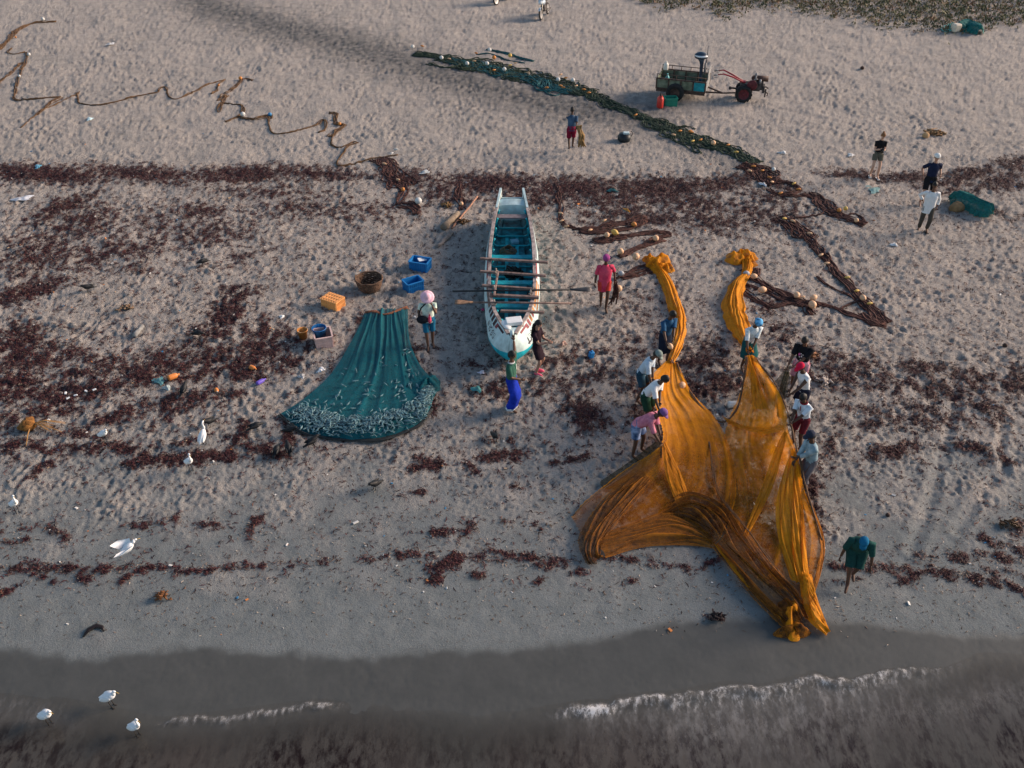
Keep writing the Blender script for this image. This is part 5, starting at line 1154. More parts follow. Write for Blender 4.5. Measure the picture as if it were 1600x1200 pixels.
    # hands: palm, four unequal curled fingers, a thumb from the side
    for k in (1, -1):
        d = (J['wri', k]-J['elb', k]).normalized(); pn = Vector((-k*.8, -.25, -.2)); pn = (pn-d*pn.dot(d)).normalized(); sd = d.cross(pn).normalized(); wr = J['wri', k]
        HMx = Matrix((sd, pn, d)).transposed().to_4x4(); HMx = Matrix.Translation(wr) @ HMx
        mb.ell((0, 0, .045*s), (.038*s, .017*s, .052*s), HMx, 0, 8, 6)
        for f, (fx, fl) in enumerate(((-.027, .062), (-.009, .072), (.009, .068), (.026, .052))):
            curl = .9 if (world_hands or hands) else .45
            p0 = Vector((fx*s, 0, .083*s)); p1 = p0+Vector((0, math.sin(curl*.5), math.cos(curl*.5)))*fl*.5*s; p2 = p1+Vector((0, math.sin(curl*1.5), math.cos(curl*1.5)))*fl*.5*s
            mb.tube([p0, p1, p2], [.0095*s, .009*s, .007*s], 5, HMx)
        mb.tube([(-.034*s*k, .004*s, .030*s), (-.055*s*k, .018*s, .060*s), (-.050*s*k, .034*s, .085*s)], [.0115*s, .0105*s, .008*s], 5, HMx)
    mb.build('body', [mat('skin_'+skin, SKIN[skin], rough=.6, var=.12, scale=12, spec=.3), EYE(), LIP()], t)
    ph = random.uniform(0, 6)
    # --- upper garment
    if top:
        mt = MB(); L = top.get('len', -.06); loose = top.get('loose', 1.0)
        st = [(L, .172, .128), (L*.4+.04, .166, .124), (.14, .158, .116), (.26, .172, .122), (.36, .186, .124), (.43, .190, .114), (.475, .150, .094), (.520, .082, .074), (.545, .068, .066)]
        if top.get('neck', 1) == 0: st = st[:-1]
        rg = []
        for i, (z, rx, ry) in enumerate(st):
            q = loose if i < 5 else 1.0; c = pel+tz*z*s
            if z < -.02: c = pel+tz*(-.02)*s+Vector((0, 0, z+.02))*s
            rg.append(ring(c, TM if z > -.02 else frame(Vector((0, 0, 1)), Vector((0, -1, 0))), rx*s*b*q, ry*s*b*q, 18, .035 if i < 5 else .01, ph+i*.6))
        mt.rings(rg); sl = top.get('sleeve', .75)
        for k in (1, -1):
            if sl <= 0: continue
            pts = [sh[k]-tx*.05*s*k, sh[k]+tx*.012*s*k]; rr = [.066, .071]
            for f in (.35, .7, 1.0):
                if f <= min(sl, 1)+1e-6: pts.append(sh[k].lerp(J['elb', k], f)); rr.append(.070-.012*f)
            if sl < 1 and sl not in (.35, .7): pts.append(sh[k].lerp(J['elb', k], sl)); rr.append(.068-.008*sl)
            if sl > 1:
                for f in (.4, sl-1): pts.append(J['elb', k].lerp(J['wri', k], f)); rr.append(.052)
            mt.tube(pts, [r_*s*b for r_ in rr], 10, cap=False)
        mats_ = [top['mat']]
        mt.build(top.get('name', 'shirt'), mats_, t)
        if 'collar' in top:
            mc = MB(); mc.rings([ring(nb+tz*(-.02)*s, TM, .085*s, .078*s, 16), ring(nb+tz*.025*s, TM, .072*s, .070*s, 16), ring(nb+tz*.0*s, TM, .098*s, .088*s, 16)]); mc.build('collar', top['collar'], t)
            mc = MB(); yb = -.105*s*b
            mc.add([Vector((-.012, yb-.022, .50*s)), Vector((.012, yb-.022, .50*s)), Vector((.014, yb-.034, .36*s)), Vector((-.014, yb-.034, .36*s))], [(0, 1, 2, 3)], 0, Matrix.Translation(pel) @ TM.to_4x4()); mc.build('placket', top['collar'], t)
        if 'print' in top:
            mc = MB(); rr = random.Random(3)
            for (px_, pz, w_, h_, mi_) in top['print']:
                yb = -(.128+.006)*s*b*1.03; mc.add([Vector((px_-w_, yb, pz-h_)), Vector((px_+w_, yb, pz-h_*.7)), Vector((px_+w_*.8, yb, pz+h_)), Vector((px_-w_, yb, pz+h_*.8))], [(0, 1, 2, 3)], mi_, Matrix.Translation(pel) @ TM.to_4x4())
            mc.build('shirt_print', top['print_mats'], t)
    # --- lower garment
    if bottom:
        mt = MB(); kind = bottom['kind']; m_ = bottom['mat']
        if kind in ('sarong', 'skirt'):
            zend = bottom.get('len', .12)*s; rg = []; z0 = pel.z+.10*s
            for i in range(9):
                f = i/8; z = z0+(zend-z0)*f; cs = []
                for k in (1, -1):
                    for p, q in ((hip[k], J['knee', k]), (J['knee', k], J['ank', k])):
                        if (p.z >= z >= q.z) and abs(p.z-q.z) > 1e-4: cs.append(p.lerp(q, (p.z-z)/(p.z-q.z)))
                if not cs: cs = [Vector((pel.x+.08*s, pel.y, z)), Vector((pel.x-.08*s, pel.y, z))]
                c = sum(cs, Vector())/len(cs); c.z = z
                if f < .25: c = Vector((pel.x, pel.y, z))*(1-f*4)+c*(f*4); c.z = z
                hx = max(abs(p.x-c.x) for p in cs)+.095*s*b; hy_ = max(abs(p.y-c.y) for p in cs)+.095*s*b
                if f < .25: hx, hy_ = max(hx*.0+.172*s*b, hx*f*2), max(.128*s*b, hy_*f*2)
                fl = bottom.get('flare', 0)*f
                rg.append(ring(c, Matrix.Identity(3), hx*(1+fl), max(hy_, .115*s*b)*(1+fl), 20, .03+.05*f, ph+.2*i))
            mt.rings(rg, capa=True); o = mt.build(bottom.get('name', 'sarong'), m_, t)
            if 'hem' in bottom:
                mh = MB(); a, c_ = rg[-2], rg[-1]; lo = [c_[i]+(c_[i]-sum(c_, Vector())/20)*.03 for i in range(20)]; up = [c_[i].lerp(a[i], .55)+(c_[i]-sum(c_, Vector())/20)*.03 for i in range(20)]
                mh.rings([up, lo]); mh.build('hem', bottom['hem'], t)
        else:
            frac = bottom.get('len', .9)   # 0..1 thigh, 1..2 shin
            lo = bottom.get('loose', 1.0)
            rg = [ring(pel+tz*.10*s, TM, .162*s*b, .122*s*b, 16, .01, ph), ring(pel+Vector((0, 0, -.01)), Matrix.Identity(3), .178*s*b, .132*s*b, 16, .02, ph), ring(pel+Vector((0, 0, -.10*s)), Matrix.Identity(3), .165*s*b, .112*s*b, 16, .02, ph)]
            mt.rings(rg, capa=True)
            for k in (1, -1):
                pts, rr = [hip[k]+Vector((0, 0, .02)), hip[k].lerp(J['knee', k], .3)], [.100, .098]
                for f in (.6, .9):
                    if f < frac: pts.append(hip[k].lerp(J['knee', k], f)); rr.append(.092-.014*f)
                if frac <= 1: pts.append(hip[k].lerp(J['knee', k], frac)); rr.append(.098-.012*frac)
                else:
                    pts.append(J['knee', k]); rr.append(.078)
                    for f in (.4, .8):
                        if f < frac-1: pts.append(J['knee', k].lerp(J['ank', k], f)); rr.append(.072-.012*f)
                    pts.append(J['knee', k].lerp(J['ank', k], frac-1)); rr.append(.058)
                mt.tube(pts, [r_*s*b*lo for r_ in rr], 11, cap=False)
            mt.build(bottom.get('name', 'shorts'), m_, t)
    # --- hair and hats (on the head)
    if hair:
        mh = MB(); bm = bmesh.new(); bmesh.ops.create_uvsphere(bm, u_segments=18, v_segments=12, radius=1.0)
        for vv in bm.verts: vv.co = Vector((vv.co.x*.086, vv.co.y*.106+.006, vv.co.z*.126+.006))*s*(1+.03*math.sin(vv.co.x*9+vv.co.y*7+ph))
        bmesh.ops.delete(bm, geom=[f for f in bm.faces if (lambda c: (c.y < -.030*s and c.z < .052*s) or c.z < -.062*s or (c.y < .02*s and c.z < .0))(f.calc_center_median())], context='FACES')
        bm.verts.index_update(); mh.add([v.co.copy() for v in bm.verts], [[v.index for v in f.verts] for f in bm.faces], 0, hM); bm.free()
        if hair.get('long'):
            bk = [hM @ Vector((0, .06*s, .02*s)), hM @ Vector((0, .105*s, -.06*s)), nb-fwd*.105*s-tz*.02*s, nb-fwd*.130*s-tz*.16*s, nb-fwd*.125*s-tz*hair['long']*s]
            rg = []
            for i, p in enumerate(bk): w_ = (.08, .10, .115, .105, .06)[i]*s; rg.append(ring(p, TM, w_, .038*s, 12, .05, i))
            mh.rings(rg, capa=True, capb=True)
        if hair.get('bun'): mh.ell((0, .07*s, .105*s), (.042*s, .042*s, .038*s), hM, 0, 9, 6)
        if hair.get('tail'): mh.tube([hM @ Vector((0, .09*s, .06*s)), hM @ Vector((0, .14*s, .02*s)), hM @ Vector((0, .14*s, -.09*s))], [.026*s, .03*s, .012*s], 8)
        mh.build('hair', hair['mat'], t)
    if hat:
        mh = MB(); k = hat['kind']; tiltM = hM @ Matrix.Rotation(hat.get('tilt', 0), 4, 'X')
        if k == 'cap':
            mh.lathe([(.092*s, .030*s), (.094*s, .060*s), (.085*s, .100*s), (.055*s, .130*s), (.012*s, .142*s), (.0, .142*s)], 18, tiltM, sy=1.14); fr = -1 if not hat.get('back') else 1
            a_ = [(-.075*s, fr*.080*s, .040*s), (-.06*s, fr*.150*s, .030*s), (0, fr*.185*s, .026*s), (.06*s, fr*.150*s, .030*s), (.075*s, fr*.080*s, .040*s), (0, fr*.095*s, .048*s)]
            mh.add(a_+[(p[0], p[1], p[2]-.008*s) for p in a_], [(0, 1, 2, 5), (5, 2, 3, 4), (6, 11, 8, 7), (11, 10, 9, 8), (0, 6, 7, 1), (1, 7, 8, 2), (2, 8, 9, 3), (3, 9, 10, 4)], 0, tiltM)
            mh.ell((0, 0, .143*s), (.010*s, .010*s, .006*s), tiltM, 0, 6, 4)
        elif k == 'wide':
            mh.lathe([(.190*s, .010*s), (.195*s, .020*s), (.150*s, .040*s), (.098*s, .048*s), (.094*s, .090*s), (.075*s, .128*s), (.03*s, .145*s), (0, .147*s)], 24, tiltM, sy=1.10); mh.lathe([(.190*s, .010*s), (.14*s, .028*s), (.09*s, .036*s)], 24, tiltM, sy=1.10)
        elif k == 'bucket':
            mh.lathe([(.135*s, .018*s), (.100*s, .052*s), (.092*s, .110*s), (.070*s, .138*s), (0, .145*s)], 20, tiltM, sy=1.12)
        elif k == 'scarf':
            mh.lathe([(.090*s, .000*s), (.102*s, .030*s), (.104*s, .070*s), (.088*s, .115*s), (.05*s, .138*s), (0, .142*s)], 20, tiltM, sy=1.14, jitter=.05); mh.ell((.02*s, .115*s, .02*s), (.035*s, .03*s, .04*s), tiltM, 0, 8, 6); mh.tube([hM @ Vector((.02*s, .12*s, .0)), hM @ Vector((.03*s, .15*s, -.06*s)), hM @ Vector((.05*s, .14*s, -.12*s))], [.02*s, .026*s, .008*s], 7)
        mh.build(hat.get('name', 'cap'), hat['mat'], t)
    if shoes:
        for k in (1, -1):
            ms = MB(); d = (J['toe', k]-J['heel', k]); d.z = 0; d = d.normalized(); c = (J['toe', k]+J['heel', k])/2; c.z = J['ank', k].z-.055*s; Mx = Matrix.Translation(c) @ frame(Vector((0, 0, 1)), d).to_4x4()
            if shoes.get('clog'): ms.ell((0, -.01*s, .012*s), (.056*s, .145*s, .052*s), Mx, 0, 12, 8, lambda p: Vector((p.x, p.y, max(p.z, -.55))))
            else: ms.box((0, -.008*s, -.018*s), (.10*s, .27*s, .022*s), Mx, bev=.008); ms.tube([(-.045*s, -.03*s, -.01*s), (0, -.06*s, .035*s), (.045*s, -.03*s, -.01*s)], .009*s, 6, Mx)
            ms.build('shoe', shoes['mat'], t)
    W = Matrix.Translation(loc) @ Matrix.Rotation(rz, 4, 'Z')
    return dict(root=t, W=W, J={k: W @ v for k, v in J.items()}, hc=W @ hc, chest=W @ chest, pel=W @ pel, s=s, TM=TM, nb=W @ nb)

HAIRB = mat('hair_black', (.012, .010, .010), rough=.6, var=.3, scale=30)
white = cloth('white', (.62, .63, .64), var=.08); skyshirt = cloth('pale_blue', (.42, .50, .58), var=.1)
# --- the catch watchers
p5 = person('person in a pink sun hat and blue shorts standing by the teal net', 672, 541, 8, 1.62, 'brown', head=(.45, 0), hands=((.12, -.20, 1.45), (-.20, -.16, 1.02)), feet=((.08, .10), (-.06, -.08)), top=dict(mat=cloth('mint', (.30, .50, .44), (.55, .62, .55), scale=5, var=.4), sleeve=.5), bottom=dict(kind='shorts', mat=cloth('teal_shorts', (.012, .11, .20)), len=.85), hair=dict(mat=HAIRB), hat=dict(kind='wide', mat=cloth('pink_hat', (.66, .42, .50), var=.1), name='sun_hat', tilt=.1), shoes=dict(mat=mat('sandal_dark', (.04, .03, .03))))
o = MB(); o.ell((0, 0, 0), (.16, .09, .12), nu=12, nv=8); o.tube([(-.10, 0, .10), (-.02, -.02, .36), (.14, .04, .50)], .018, 6); b_ = o.build('bag', cloth('bag_black', (.015, .016, .022))); b_.location = p5['pel']+Vector((-.14, -.20, .10)); tag(b_, 'black shoulder bag worn by the person in the pink sun hat', 'bag')
o = MB(); o.ell((0, 0, 0), (.05, .05, .12), nu=10, nv=7); o.tube([(0, 0, .10), (0, 0, .16)], .02, 8); b_ = o.build('pouch', cloth('pouch_red', (.50, .02, .06), (.62, .10, .16))); b_.location = p5['pel']+Vector((.05, -.20, .10)); tag(b_, 'red pouch hanging at the waist of the person in the pink sun hat', 'pouch')
p6 = person('person in a green polo and bright blue sarong raising an arm towards the bow', 799, 640, 70, 1.68, 'brown', head=(.15, .0), hands=(None, (-.04, -.26, 1.02)), world_hands=(G(799, 640)+Vector((.06, .62, 1.66)), None), feet=((.10, .02), (-.08, -.02)), top=dict(mat=cloth('polo_green', (.012, .085, .060), (.05, .12, .09), scale=3), sleeve=.8, collar=cloth('collar_white', (.55, .56, .56)), len=-.08), bottom=dict(kind='sarong', mat=cloth('sarong_blue', (.010, .030, .33), var=.3), len=.10, flare=.22, hem=cloth('hem_print', (.35, .42, .50), (.45, .5, .55), scale=25, var=.6)), hair=dict(mat=HAIRB))
p7 = person('person with long black hair in a short black dress and pink clogs', 838, 584, 62, 1.60, 'tan', head=(.30, 0), hands=((.06, -.34, 1.16), (-.06, -.36, 1.18)), feet=((.075, .02), (-.075, -.03)), build=.90, top=dict(mat=cloth('dress_black', (.022, .012, .018)), sleeve=.6, len=-.05, name='dress_top'), bottom=dict(kind='skirt', mat=cloth('dress_black', (.022, .012, .018)), len=.60, name='dress_skirt'), hair=dict(mat=HAIRB, long=.26), shoes=dict(mat=mat('clog_pink', (.72, .09, .16), rough=.5), clog=True))
o = MB(); o.box((0, 0, 0), (.075, .010, .15), bev=.004); b_ = o.build('phone', mat('phone_dark', (.02, .02, .025), rough=.3)); b_.location = (p7['J']['wri', 1]+p7['J']['wri', -1])/2+Vector((.05, .02, .09)); b_.rotation_euler = (.4, 0, R(62)); tag(b_, 'phone held up by the person in the short black dress', 'phone')
p8 = person('person in a long red shirt and violet head cloth walking past the boat', 942, 481, 2, 1.66, 'dark', head=(.35, 0), hands=((.30, .02, .92), (-.28, -.04, .86)), feet=((.06, -.16), (-.05, .16, .04)), top=dict(mat=cloth('red_shirt', (.46, .020, .075), (.50, .07, .12), scale=4), sleeve=.85, len=-.30, loose=1.12), bottom=dict(kind='shorts', mat=cloth('red_shorts', (.48, .045, .035)), len=.62, loose=1.1), hair=dict(mat=HAIRB), hat=dict(kind='scarf', mat=cloth('violet_cloth', (.26, .05, .18)), name='head_cloth'))
mb = MB(); c = p8['J']['wri', 1]
for k in range(9):
    rr = random.Random(k); mb.tube([c+Vector((rr.uniform(-.02, .02), 0, .02)), c+Vector((rr.uniform(.0, .10), rr.uniform(-.08, .1), -.25)), c+Vector((rr.uniform(-.02, .14), rr.uniform(-.10, .14), -.48)), c+Vector((rr.uniform(-.15, .1), rr.uniform(.0, .3), -.80))], [.02, .035, .03, .018], 6)
b_ = mb.build('net_hank', M_maroon); tag(b_, 'hank of brown net carried by the person in the long red shirt', 'net')
fb = floatb(None, 960, 450, 'peach', r=.10); fb.location = c+Vector((.13, .02, -.28)); fb.parent = b_; fb.matrix_parent_inverse = b_.matrix_world.inverted()
# --- people at the upper right
p2 = person('person with fair tied-up hair, black top and olive shorts holding a camera', 1364, 277, -6, 1.66, 'light', head=(.50, .1), hands=((.05, -.27, 1.16), (-.07, -.27, 1.20)), feet=((.14, -.02), (-.12, .02)), build=.86, top=dict(mat=cloth('top_black', (.012, .012, .014)), sleeve=.55, len=.06), bottom=dict(kind='shorts', mat=cloth('shorts_olive', (.10, .095, .075)), len=.50, loose=1.18), hair=dict(mat=mat('hair_auburn', (.20, .085, .03), rough=.6), bun=True), shoes=dict(mat=mat('shoe_white', (.6, .6, .58))))
o = MB(); o.box((0, 0, 0), (.14, .07, .09), bev=.012); o.tube([(0, -.03, 0), (0, -.12, 0)], .038, 12); o.box((0, 0, .055), (.05, .05, .03)); b_ = o.build('camera', mat('camera_black', (.012, .012, .013), rough=.5)); b_.location = (p2['J']['wri', 1]+p2['J']['wri', -1])/2+Vector((0, -.09, .03)); b_.rotation_euler = (.25, 0, -.1); tag(b_, 'black camera held by the person with fair hair', 'camera')
p3 = person('person in a navy t-shirt and black shorts with a white cap, hand on hip', 1444, 318, -4, 1.76, 'tan', head=(.20, .1), hands=((.27, -.02, 1.04), (-.26, .06, .98)), feet=((.12, .02), (-.20, -.12)), top=dict(mat=cloth('navy', (.012, .018, .045)), sleeve=.75, len=-.12), bottom=dict(kind='shorts', mat=cloth('shorts_black', (.012, .012, .014)), len=.85, loose=1.1), hair=dict(mat=HAIRB), hat=dict(kind='cap', mat=cloth('cap_white', (.62, .63, .62)), back=True))
p4 = person('person in a loose white tunic shirt and dark grey trousers', 1441, 361, -14, 1.66, 'brown', head=(.10, -.1), hands=((.25, .04, .90), (-.20, .10, 1.02)), feet=((.10, -.06), (-.12, .08)), top=dict(mat=white, sleeve=1.7, len=-.22, loose=1.15, neck=0), bottom=dict(kind='trousers', mat=cloth('trousers_grey', (.060, .052, .044)), len=1.85, name='trousers'), hair=dict(mat=HAIRB), shoes=dict(mat=mat('shoe_black', (.02, .02, .02))))
p1 = person('person in dark red shorts walking up the beach with straw coloured net', 892, 234, 176, 1.60, 'dark', lean=14, head=(.2, 0), hands=((-.26, -.02, .88), None), feet=((.07, .20, .03), (-.06, -.20)), world_hands=(None, A(900, 204, .95)), top=dict(mat=cloth('blue_dark', (.012, .040, .085), (.06, .10, .16), scale=3, var=.4), sleeve=.9, len=-.06), bottom=dict(kind='shorts', mat=cloth('shorts_wine', (.17, .010, .035)), len=.9, loose=1.1), hair=dict(mat=HAIRB))
mb = MB(); c = p1['J']['wri', -1]
for k in range(12):
    rr = random.Random(k+40); mb.tube([c+Vector((rr.uniform(-.02, .02), 0, .03)), c+Vector((rr.uniform(.04, .20), rr.uniform(-.08, .05), .10-.02*k)), c+Vector((rr.uniform(.10, .32), rr.uniform(-.14, .05), -.30)), c+Vector((rr.uniform(.10, .40), rr.uniform(-.2, .1), -.72))], [.02, .04, .045, .02], 6)
b_ = mb.build('net_hank', mat('straw_net', (.22, .135, .055), rough=.9, var=.5, scale=10)); tag(b_, 'straw coloured net carried by the person in dark red shorts', 'net')
# --- left line of men on the orange net
p9 = person('person in a dark blue shirt gripping the left orange arm', 1036, 568, 28, 1.68, 'dark', lean=12, head=(.5, .1), world_hands=(A(1050, 556, .84), A(1045, 562, .82)), feet=((.12, .02), (-.12, .06)), top=dict(mat=cloth('shirt_blue', (.014, .060, .13), (.03, .09, .18)), sleeve=.85, len=-.12), bottom=dict(kind='sarong', mat=cloth('sarong_navy', (.012, .018, .035)), len=.42), hair=dict(mat=HAIRB))
p10 = person('person in a pale blue shirt and grey-green cap bending over the net', 1003, 628, 62, 1.66, 'dark', lean=26, head=(.55, .0), world_hands=(A(1020, 596, .84), A(1019, 602, .80)), feet=((.12, .04), (-.13, .10)), top=dict(mat=skyshirt, sleeve=.9, len=-.08), bottom=dict(kind='shorts', mat=cloth('shorts_slate', (.020, .055, .090)), len=.75, loose=1.15), hair=dict(mat=HAIRB), hat=dict(kind='cap', mat=cloth('cap_greygreen', (.16, .20, .19))))
p11 = person('bareheaded person in a white shirt and dark green shorts stooping over the net', 1012, 664, 58, 1.66, 'dark', lean=34, head=(.4, .0), world_hands=(A(1030, 638, .84), A(1031, 644, .84)), feet=((.13, .03), (-.14, .12)), build=1.08, top=dict(mat=white, sleeve=.85, len=-.06), bottom=dict(kind='shorts', mat=cloth('shorts_green', (.012, .045, .030)), len=.85, loose=1.15), hair=dict(mat=HAIRB))
p12 = person('person in a faded pink shirt and purple cap bent over the net', 1001, 712, 66, 1.66, 'dark', lean=50, head=(.2, .0), world_hands=(A(1034, 690, .72), A(1032, 694, .70)), feet=((.15, .04), (-.15, .16)), build=1.08, top=dict(mat=cloth('pink_shirt', (.42, .12, .18), (.52, .20, .26)), sleeve=.95, len=-.05), bottom=dict(kind='shorts', mat=cloth('shorts_check', (.03, .08, .22), (.20, .26, .40), scale=7, var=.5), len=.7, loose=1.15), hair=dict(mat=HAIRB), hat=dict(kind='cap', mat=cloth('cap_purple', (.16, .08, .22))))
# --- right line
p13 = person('person in a blue head cloth and dark green sarong holding the right orange arm', 1165, 578, 16, 1.64, 'dark', lean=14, head=(.55, .1), world_hands=(A(1174, 550, .84), A(1168, 556, .80)), feet=((.10, .02), (-.10, .08)), top=dict(mat=cloth('white_check', (.48, .56, .58), (.62, .66, .68), scale=14, var=.2), sleeve=1.0, len=-.02), bottom=dict(kind='sarong', mat=cloth('sarong_teal', (.010, .075, .080)), len=.50, flare=.25), hair=dict(mat=HAIRB), hat=dict(kind='scarf', mat=cloth('scarf_blue', (.02, .14, .36), (.10, .32, .55), scale=16, var=.5), name='head_cloth'))
pm = [mat('print_pink', (.45, .10, .28), rough=.9), mat('print_white', (.6, .58, .6), rough=.9)]
p14 = person('person in a black t-shirt with a pink and white print on the chest', 1243, 612, -34, 1.68, 'brown', lean=8, head=(.5, -.1), world_hands=(A(1236, 577, .92), A(1230, 575, .92)), feet=((.12, .04), (-.12, .02)), build=1.05, top=dict(mat=cloth('black_tee', (.010, .010, .013)), sleeve=.85, len=-.08, print=[(-.06, .33, .022, .045, 0), (-.02, .36, .012, .02, 1), (.0, .28, .018, .03, 1), (.035, .34, .022, .014, 1), (-.05, .25, .014, .02, 1), (.03, .24, .012, .024, 0), (-.01, .18, .02, .014, 1)], print_mats=pm), bottom=dict(kind='shorts', mat=cloth('shorts_pink', (.34, .08, .14), (.50, .28, .32), scale=6, var=.4), len=.9, loose=1.12), hair=dict(mat=HAIRB))
p15 = person('person in a white sleeveless vest and bright red cap holding the net', 1243, 657, -70, 1.66, 'dark', lean=16, head=(.45, .0), world_hands=(A(1226, 625, .86), A(1225, 632, .84)), feet=((.12, .02), (-.13, .08)), build=1.05, top=dict(mat=white, sleeve=.15, len=-.06), bottom=dict(kind='shorts', mat=cloth('shorts_ink', (.020, .022, .040)), len=.85, loose=1.1), hair=dict(mat=HAIRB), hat=dict(kind='cap', mat=cloth('cap_red', (.50, .012, .05))))
p16 = person('person in a white polo with dark red collar and maroon shorts', 1243, 700, -50, 1.64, 'dark', lean=14, head=(.5, .0), world_hands=(A(1229, 668, .88), A(1231, 674, .90)), feet=((.11, .02), (-.12, .08)), top=dict(mat=cloth('white_polo', (.52, .58, .64), var=.1), sleeve=.8, len=-.02, collar=cloth('collar_red', (.20, .012, .02))), bottom=dict(kind='shorts', mat=cloth('shorts_maroon', (.11, .016, .024)), len=.8), hair=dict(mat=HAIRB))
p17 = person('person in a grey-blue shirt and dark cap at the end of the line', 1254, 768, -78, 1.68, 'dark', lean=10, head=(.30, .0), world_hands=(A(1240, 716, .90), A(1241, 722, .86)), feet=((.12, .02), (-.12, .06)), top=dict(mat=cloth('shirt_greyblue', (.15, .24, .29), (.26, .34, .38)), sleeve=1.5, len=-.02), bottom=dict(kind='sarong', mat=cloth('sarong_slate', (.030, .040, .060), (.10, .09, .10), scale=3, var=.4), len=.40), hair=dict(mat=HAIRB), hat=dict(kind='cap', mat=cloth('cap_ink', (.025, .030, .050))))
p18 = person('person in a dark green shirt, green shorts and blue cap trudging along the wet sand', 1326, 910, -18, 1.64, 'dark', lean=34, head=(.55, 0), hands=((.32, -.22, .62), (-.32, -.10, .70)), feet=((.06, .16, .03), (-.04, -.24)), build=1.08, top=dict(mat=cloth('shirt_forest', (.012, .055, .050)), sleeve=1.0, len=-.10, loose=1.08), bottom=dict(kind='shorts', mat=cloth('shorts_forest', (.010, .045, .042)), len=.95, loose=1.2), hair=dict(mat=HAIRB), hat=dict(kind='cap', mat=cloth('cap_blue', (.010, .11, .22))))
# ------------------------------------------------------------------ trailer, outboard motor, two-wheel tractor
M_tgreen = mat('trailer_green', (.085, .115, .075), rough=.7, var=.45, scale=4, bump=.2, col2=(.15, .165, .115))
M_tdark = mat('trailer_frame', (.030, .026, .024), rough=.75, var=.5, scale=8, col2=(.075, .045, .035))
M_cyanp = mat('panel_cyan', (.010, .22, .26), rough=.6, var=.3, scale=6)
M_rub = mat('tyre_rubber', (.020, .020, .021), rough=.9, var=.4, scale=12, bump=.5, bscale=30)
M_steel = mat('grey_steel', (.22, .22, .23), rough=.5, var=.3, scale=8, metal=.4)
M_red = mat('tractor_red', (.28, .022, .035), rough=.55, var=.35, scale=6)
M_maroonrim = mat('rim_maroon', (.10, .016, .022), rough=.65, var=.4, scale=8)
M_engine = mat('engine_dark', (.028, .026, .028), rough=.65, var=.5, scale=9, col2=(.06, .05, .048))
a = A(1027, 143, .0); b = A(1104, 150, .0); 
def wheel(parent, loc, r, wd, rimmat, lugs=0, name='wheel', rot=None, hub=.5):
    w_ = bpy.data.objects.new(name, None); COL.objects.link(w_); w_.parent = parent; w_.location = loc; w_.empty_display_size = .1
    if rot: w_.rotation_euler = rot
    RM = Matrix.Rotation(PI/2, 4, 'X'); mb = MB()
    mb.lathe([(r*hub*1.08, -wd*.40), (r*.86, -wd*.5), (r*.97, -wd*.36), (r, -wd*.15), (r, wd*.15), (r*.97, wd*.36), (r*.86, wd*.5), (r*hub*1.08, wd*.40), (r*hub*1.0, 0), (r*hub*1.08, -wd*.40)], 28, RM)
    for k in range(lugs):
        an = 2*PI*k/lugs
        for s_ in (-1, 1): mb.box((r*1.0, 0, s_*wd*.22), (.035, .045, wd*.48), RM @ Matrix.Rotation(an+(s_*.09), 4, 'Z') @ Matrix.Rotation(s_*.5, 4, 'X'))
    mb.build('tyre', M_rub, w_); mb = MB()
    mb.lathe([(r*hub*1.1, -wd*.36), (r*hub*.9, -wd*.28), (r*hub*.55, -wd*.12), (r*.16, -wd*.14), (r*.14, -wd*.34), (0, -wd*.34)], 24, RM); mb.lathe([(r*hub*1.1, wd*.36), (r*hub*.9, wd*.28), (r*hub*.55, wd*.12), (r*.16, wd*.14), (0, wd*.2)], 24, RM)
    for k in range(5): mb.tube([(r*hub*.38*math.cos(2*PI*k/5), -wd*.16, r*hub*.38*math.sin(2*PI*k/5)), (r*hub*.38*math.cos(2*PI*k/5), -wd*.22, r*hub*.38*math.sin(2*PI*k/5))], .018, 6)
    mb.build('rim', rimmat, w_); return w_
ta = A(1025, 138, .42); tb_ = A(1101, 146, .42); ang = math.atan2((tb_-ta).y, (tb_-ta).x); TL = (tb_-ta).length; TW = 1.30
tr = thing('trailer', 'dark green flatbed trailer with railed sides parked near the top of the beach', 'trailer', (ta.x, ta.y, ground_z(ta.x, ta.y)), ang)
TZ = .42; TH = .42
mb = MB(); mb.box((TL/2, TW/2, TZ), (TL, TW, .06)); mb.box((TL/2, .05, TZ-.07), (TL, .08, .10)); mb.box((TL/2, TW-.05, TZ-.07), (TL, .08, .10)); mb.tube([(.78, -.05, .36), (.78, TW+.05, .36)], .04, 8); mb.build('chassis', M_tdark, tr)
for j, y in enumerate((0.0, TW)):
    for k in range(4):
        x0, x1 = TL*k/4, TL*(k+1)/4; mb = MB(); mb.box(((x0+x1)/2, y, TZ+.04+TH/2-.02), (TL/4-.07, .025, TH-.06)); 
        if True: mb.box(((x0+x1)/2, y-.016, TZ+.04+TH/2-.02), (TL/4-.16, .012, TH-.20), bev=.003)
        mb.build('side_panel', M_cyanp if (k == 3 and y == 0) else M_tgreen, tr)
    mb = MB()
    for k in range(5): mb.box((TL*k/4, y, TZ+TH/2+.02), (.06, .05, TH+.04))
    mb.box((TL/2, y, TZ+TH+.03), (TL+.04, .07, .05), bev=.006); mb.box((TL/2, y, TZ+.035), (TL, .06, .05)); mb.build('side_frame', M_tdark, tr)
    mb = MB(); ztop = TZ+TH+.05
    for k in range(6): mb.tube([(TL*k/5*.98+.01, y, ztop), (TL*k/5*.98+.01, y, ztop+.16)], .016, 6)
    mb.tube([(0, y, ztop+.16), (TL, y, ztop+.16)], .017, 6); mb.build('side_rail', M_tdark, tr)
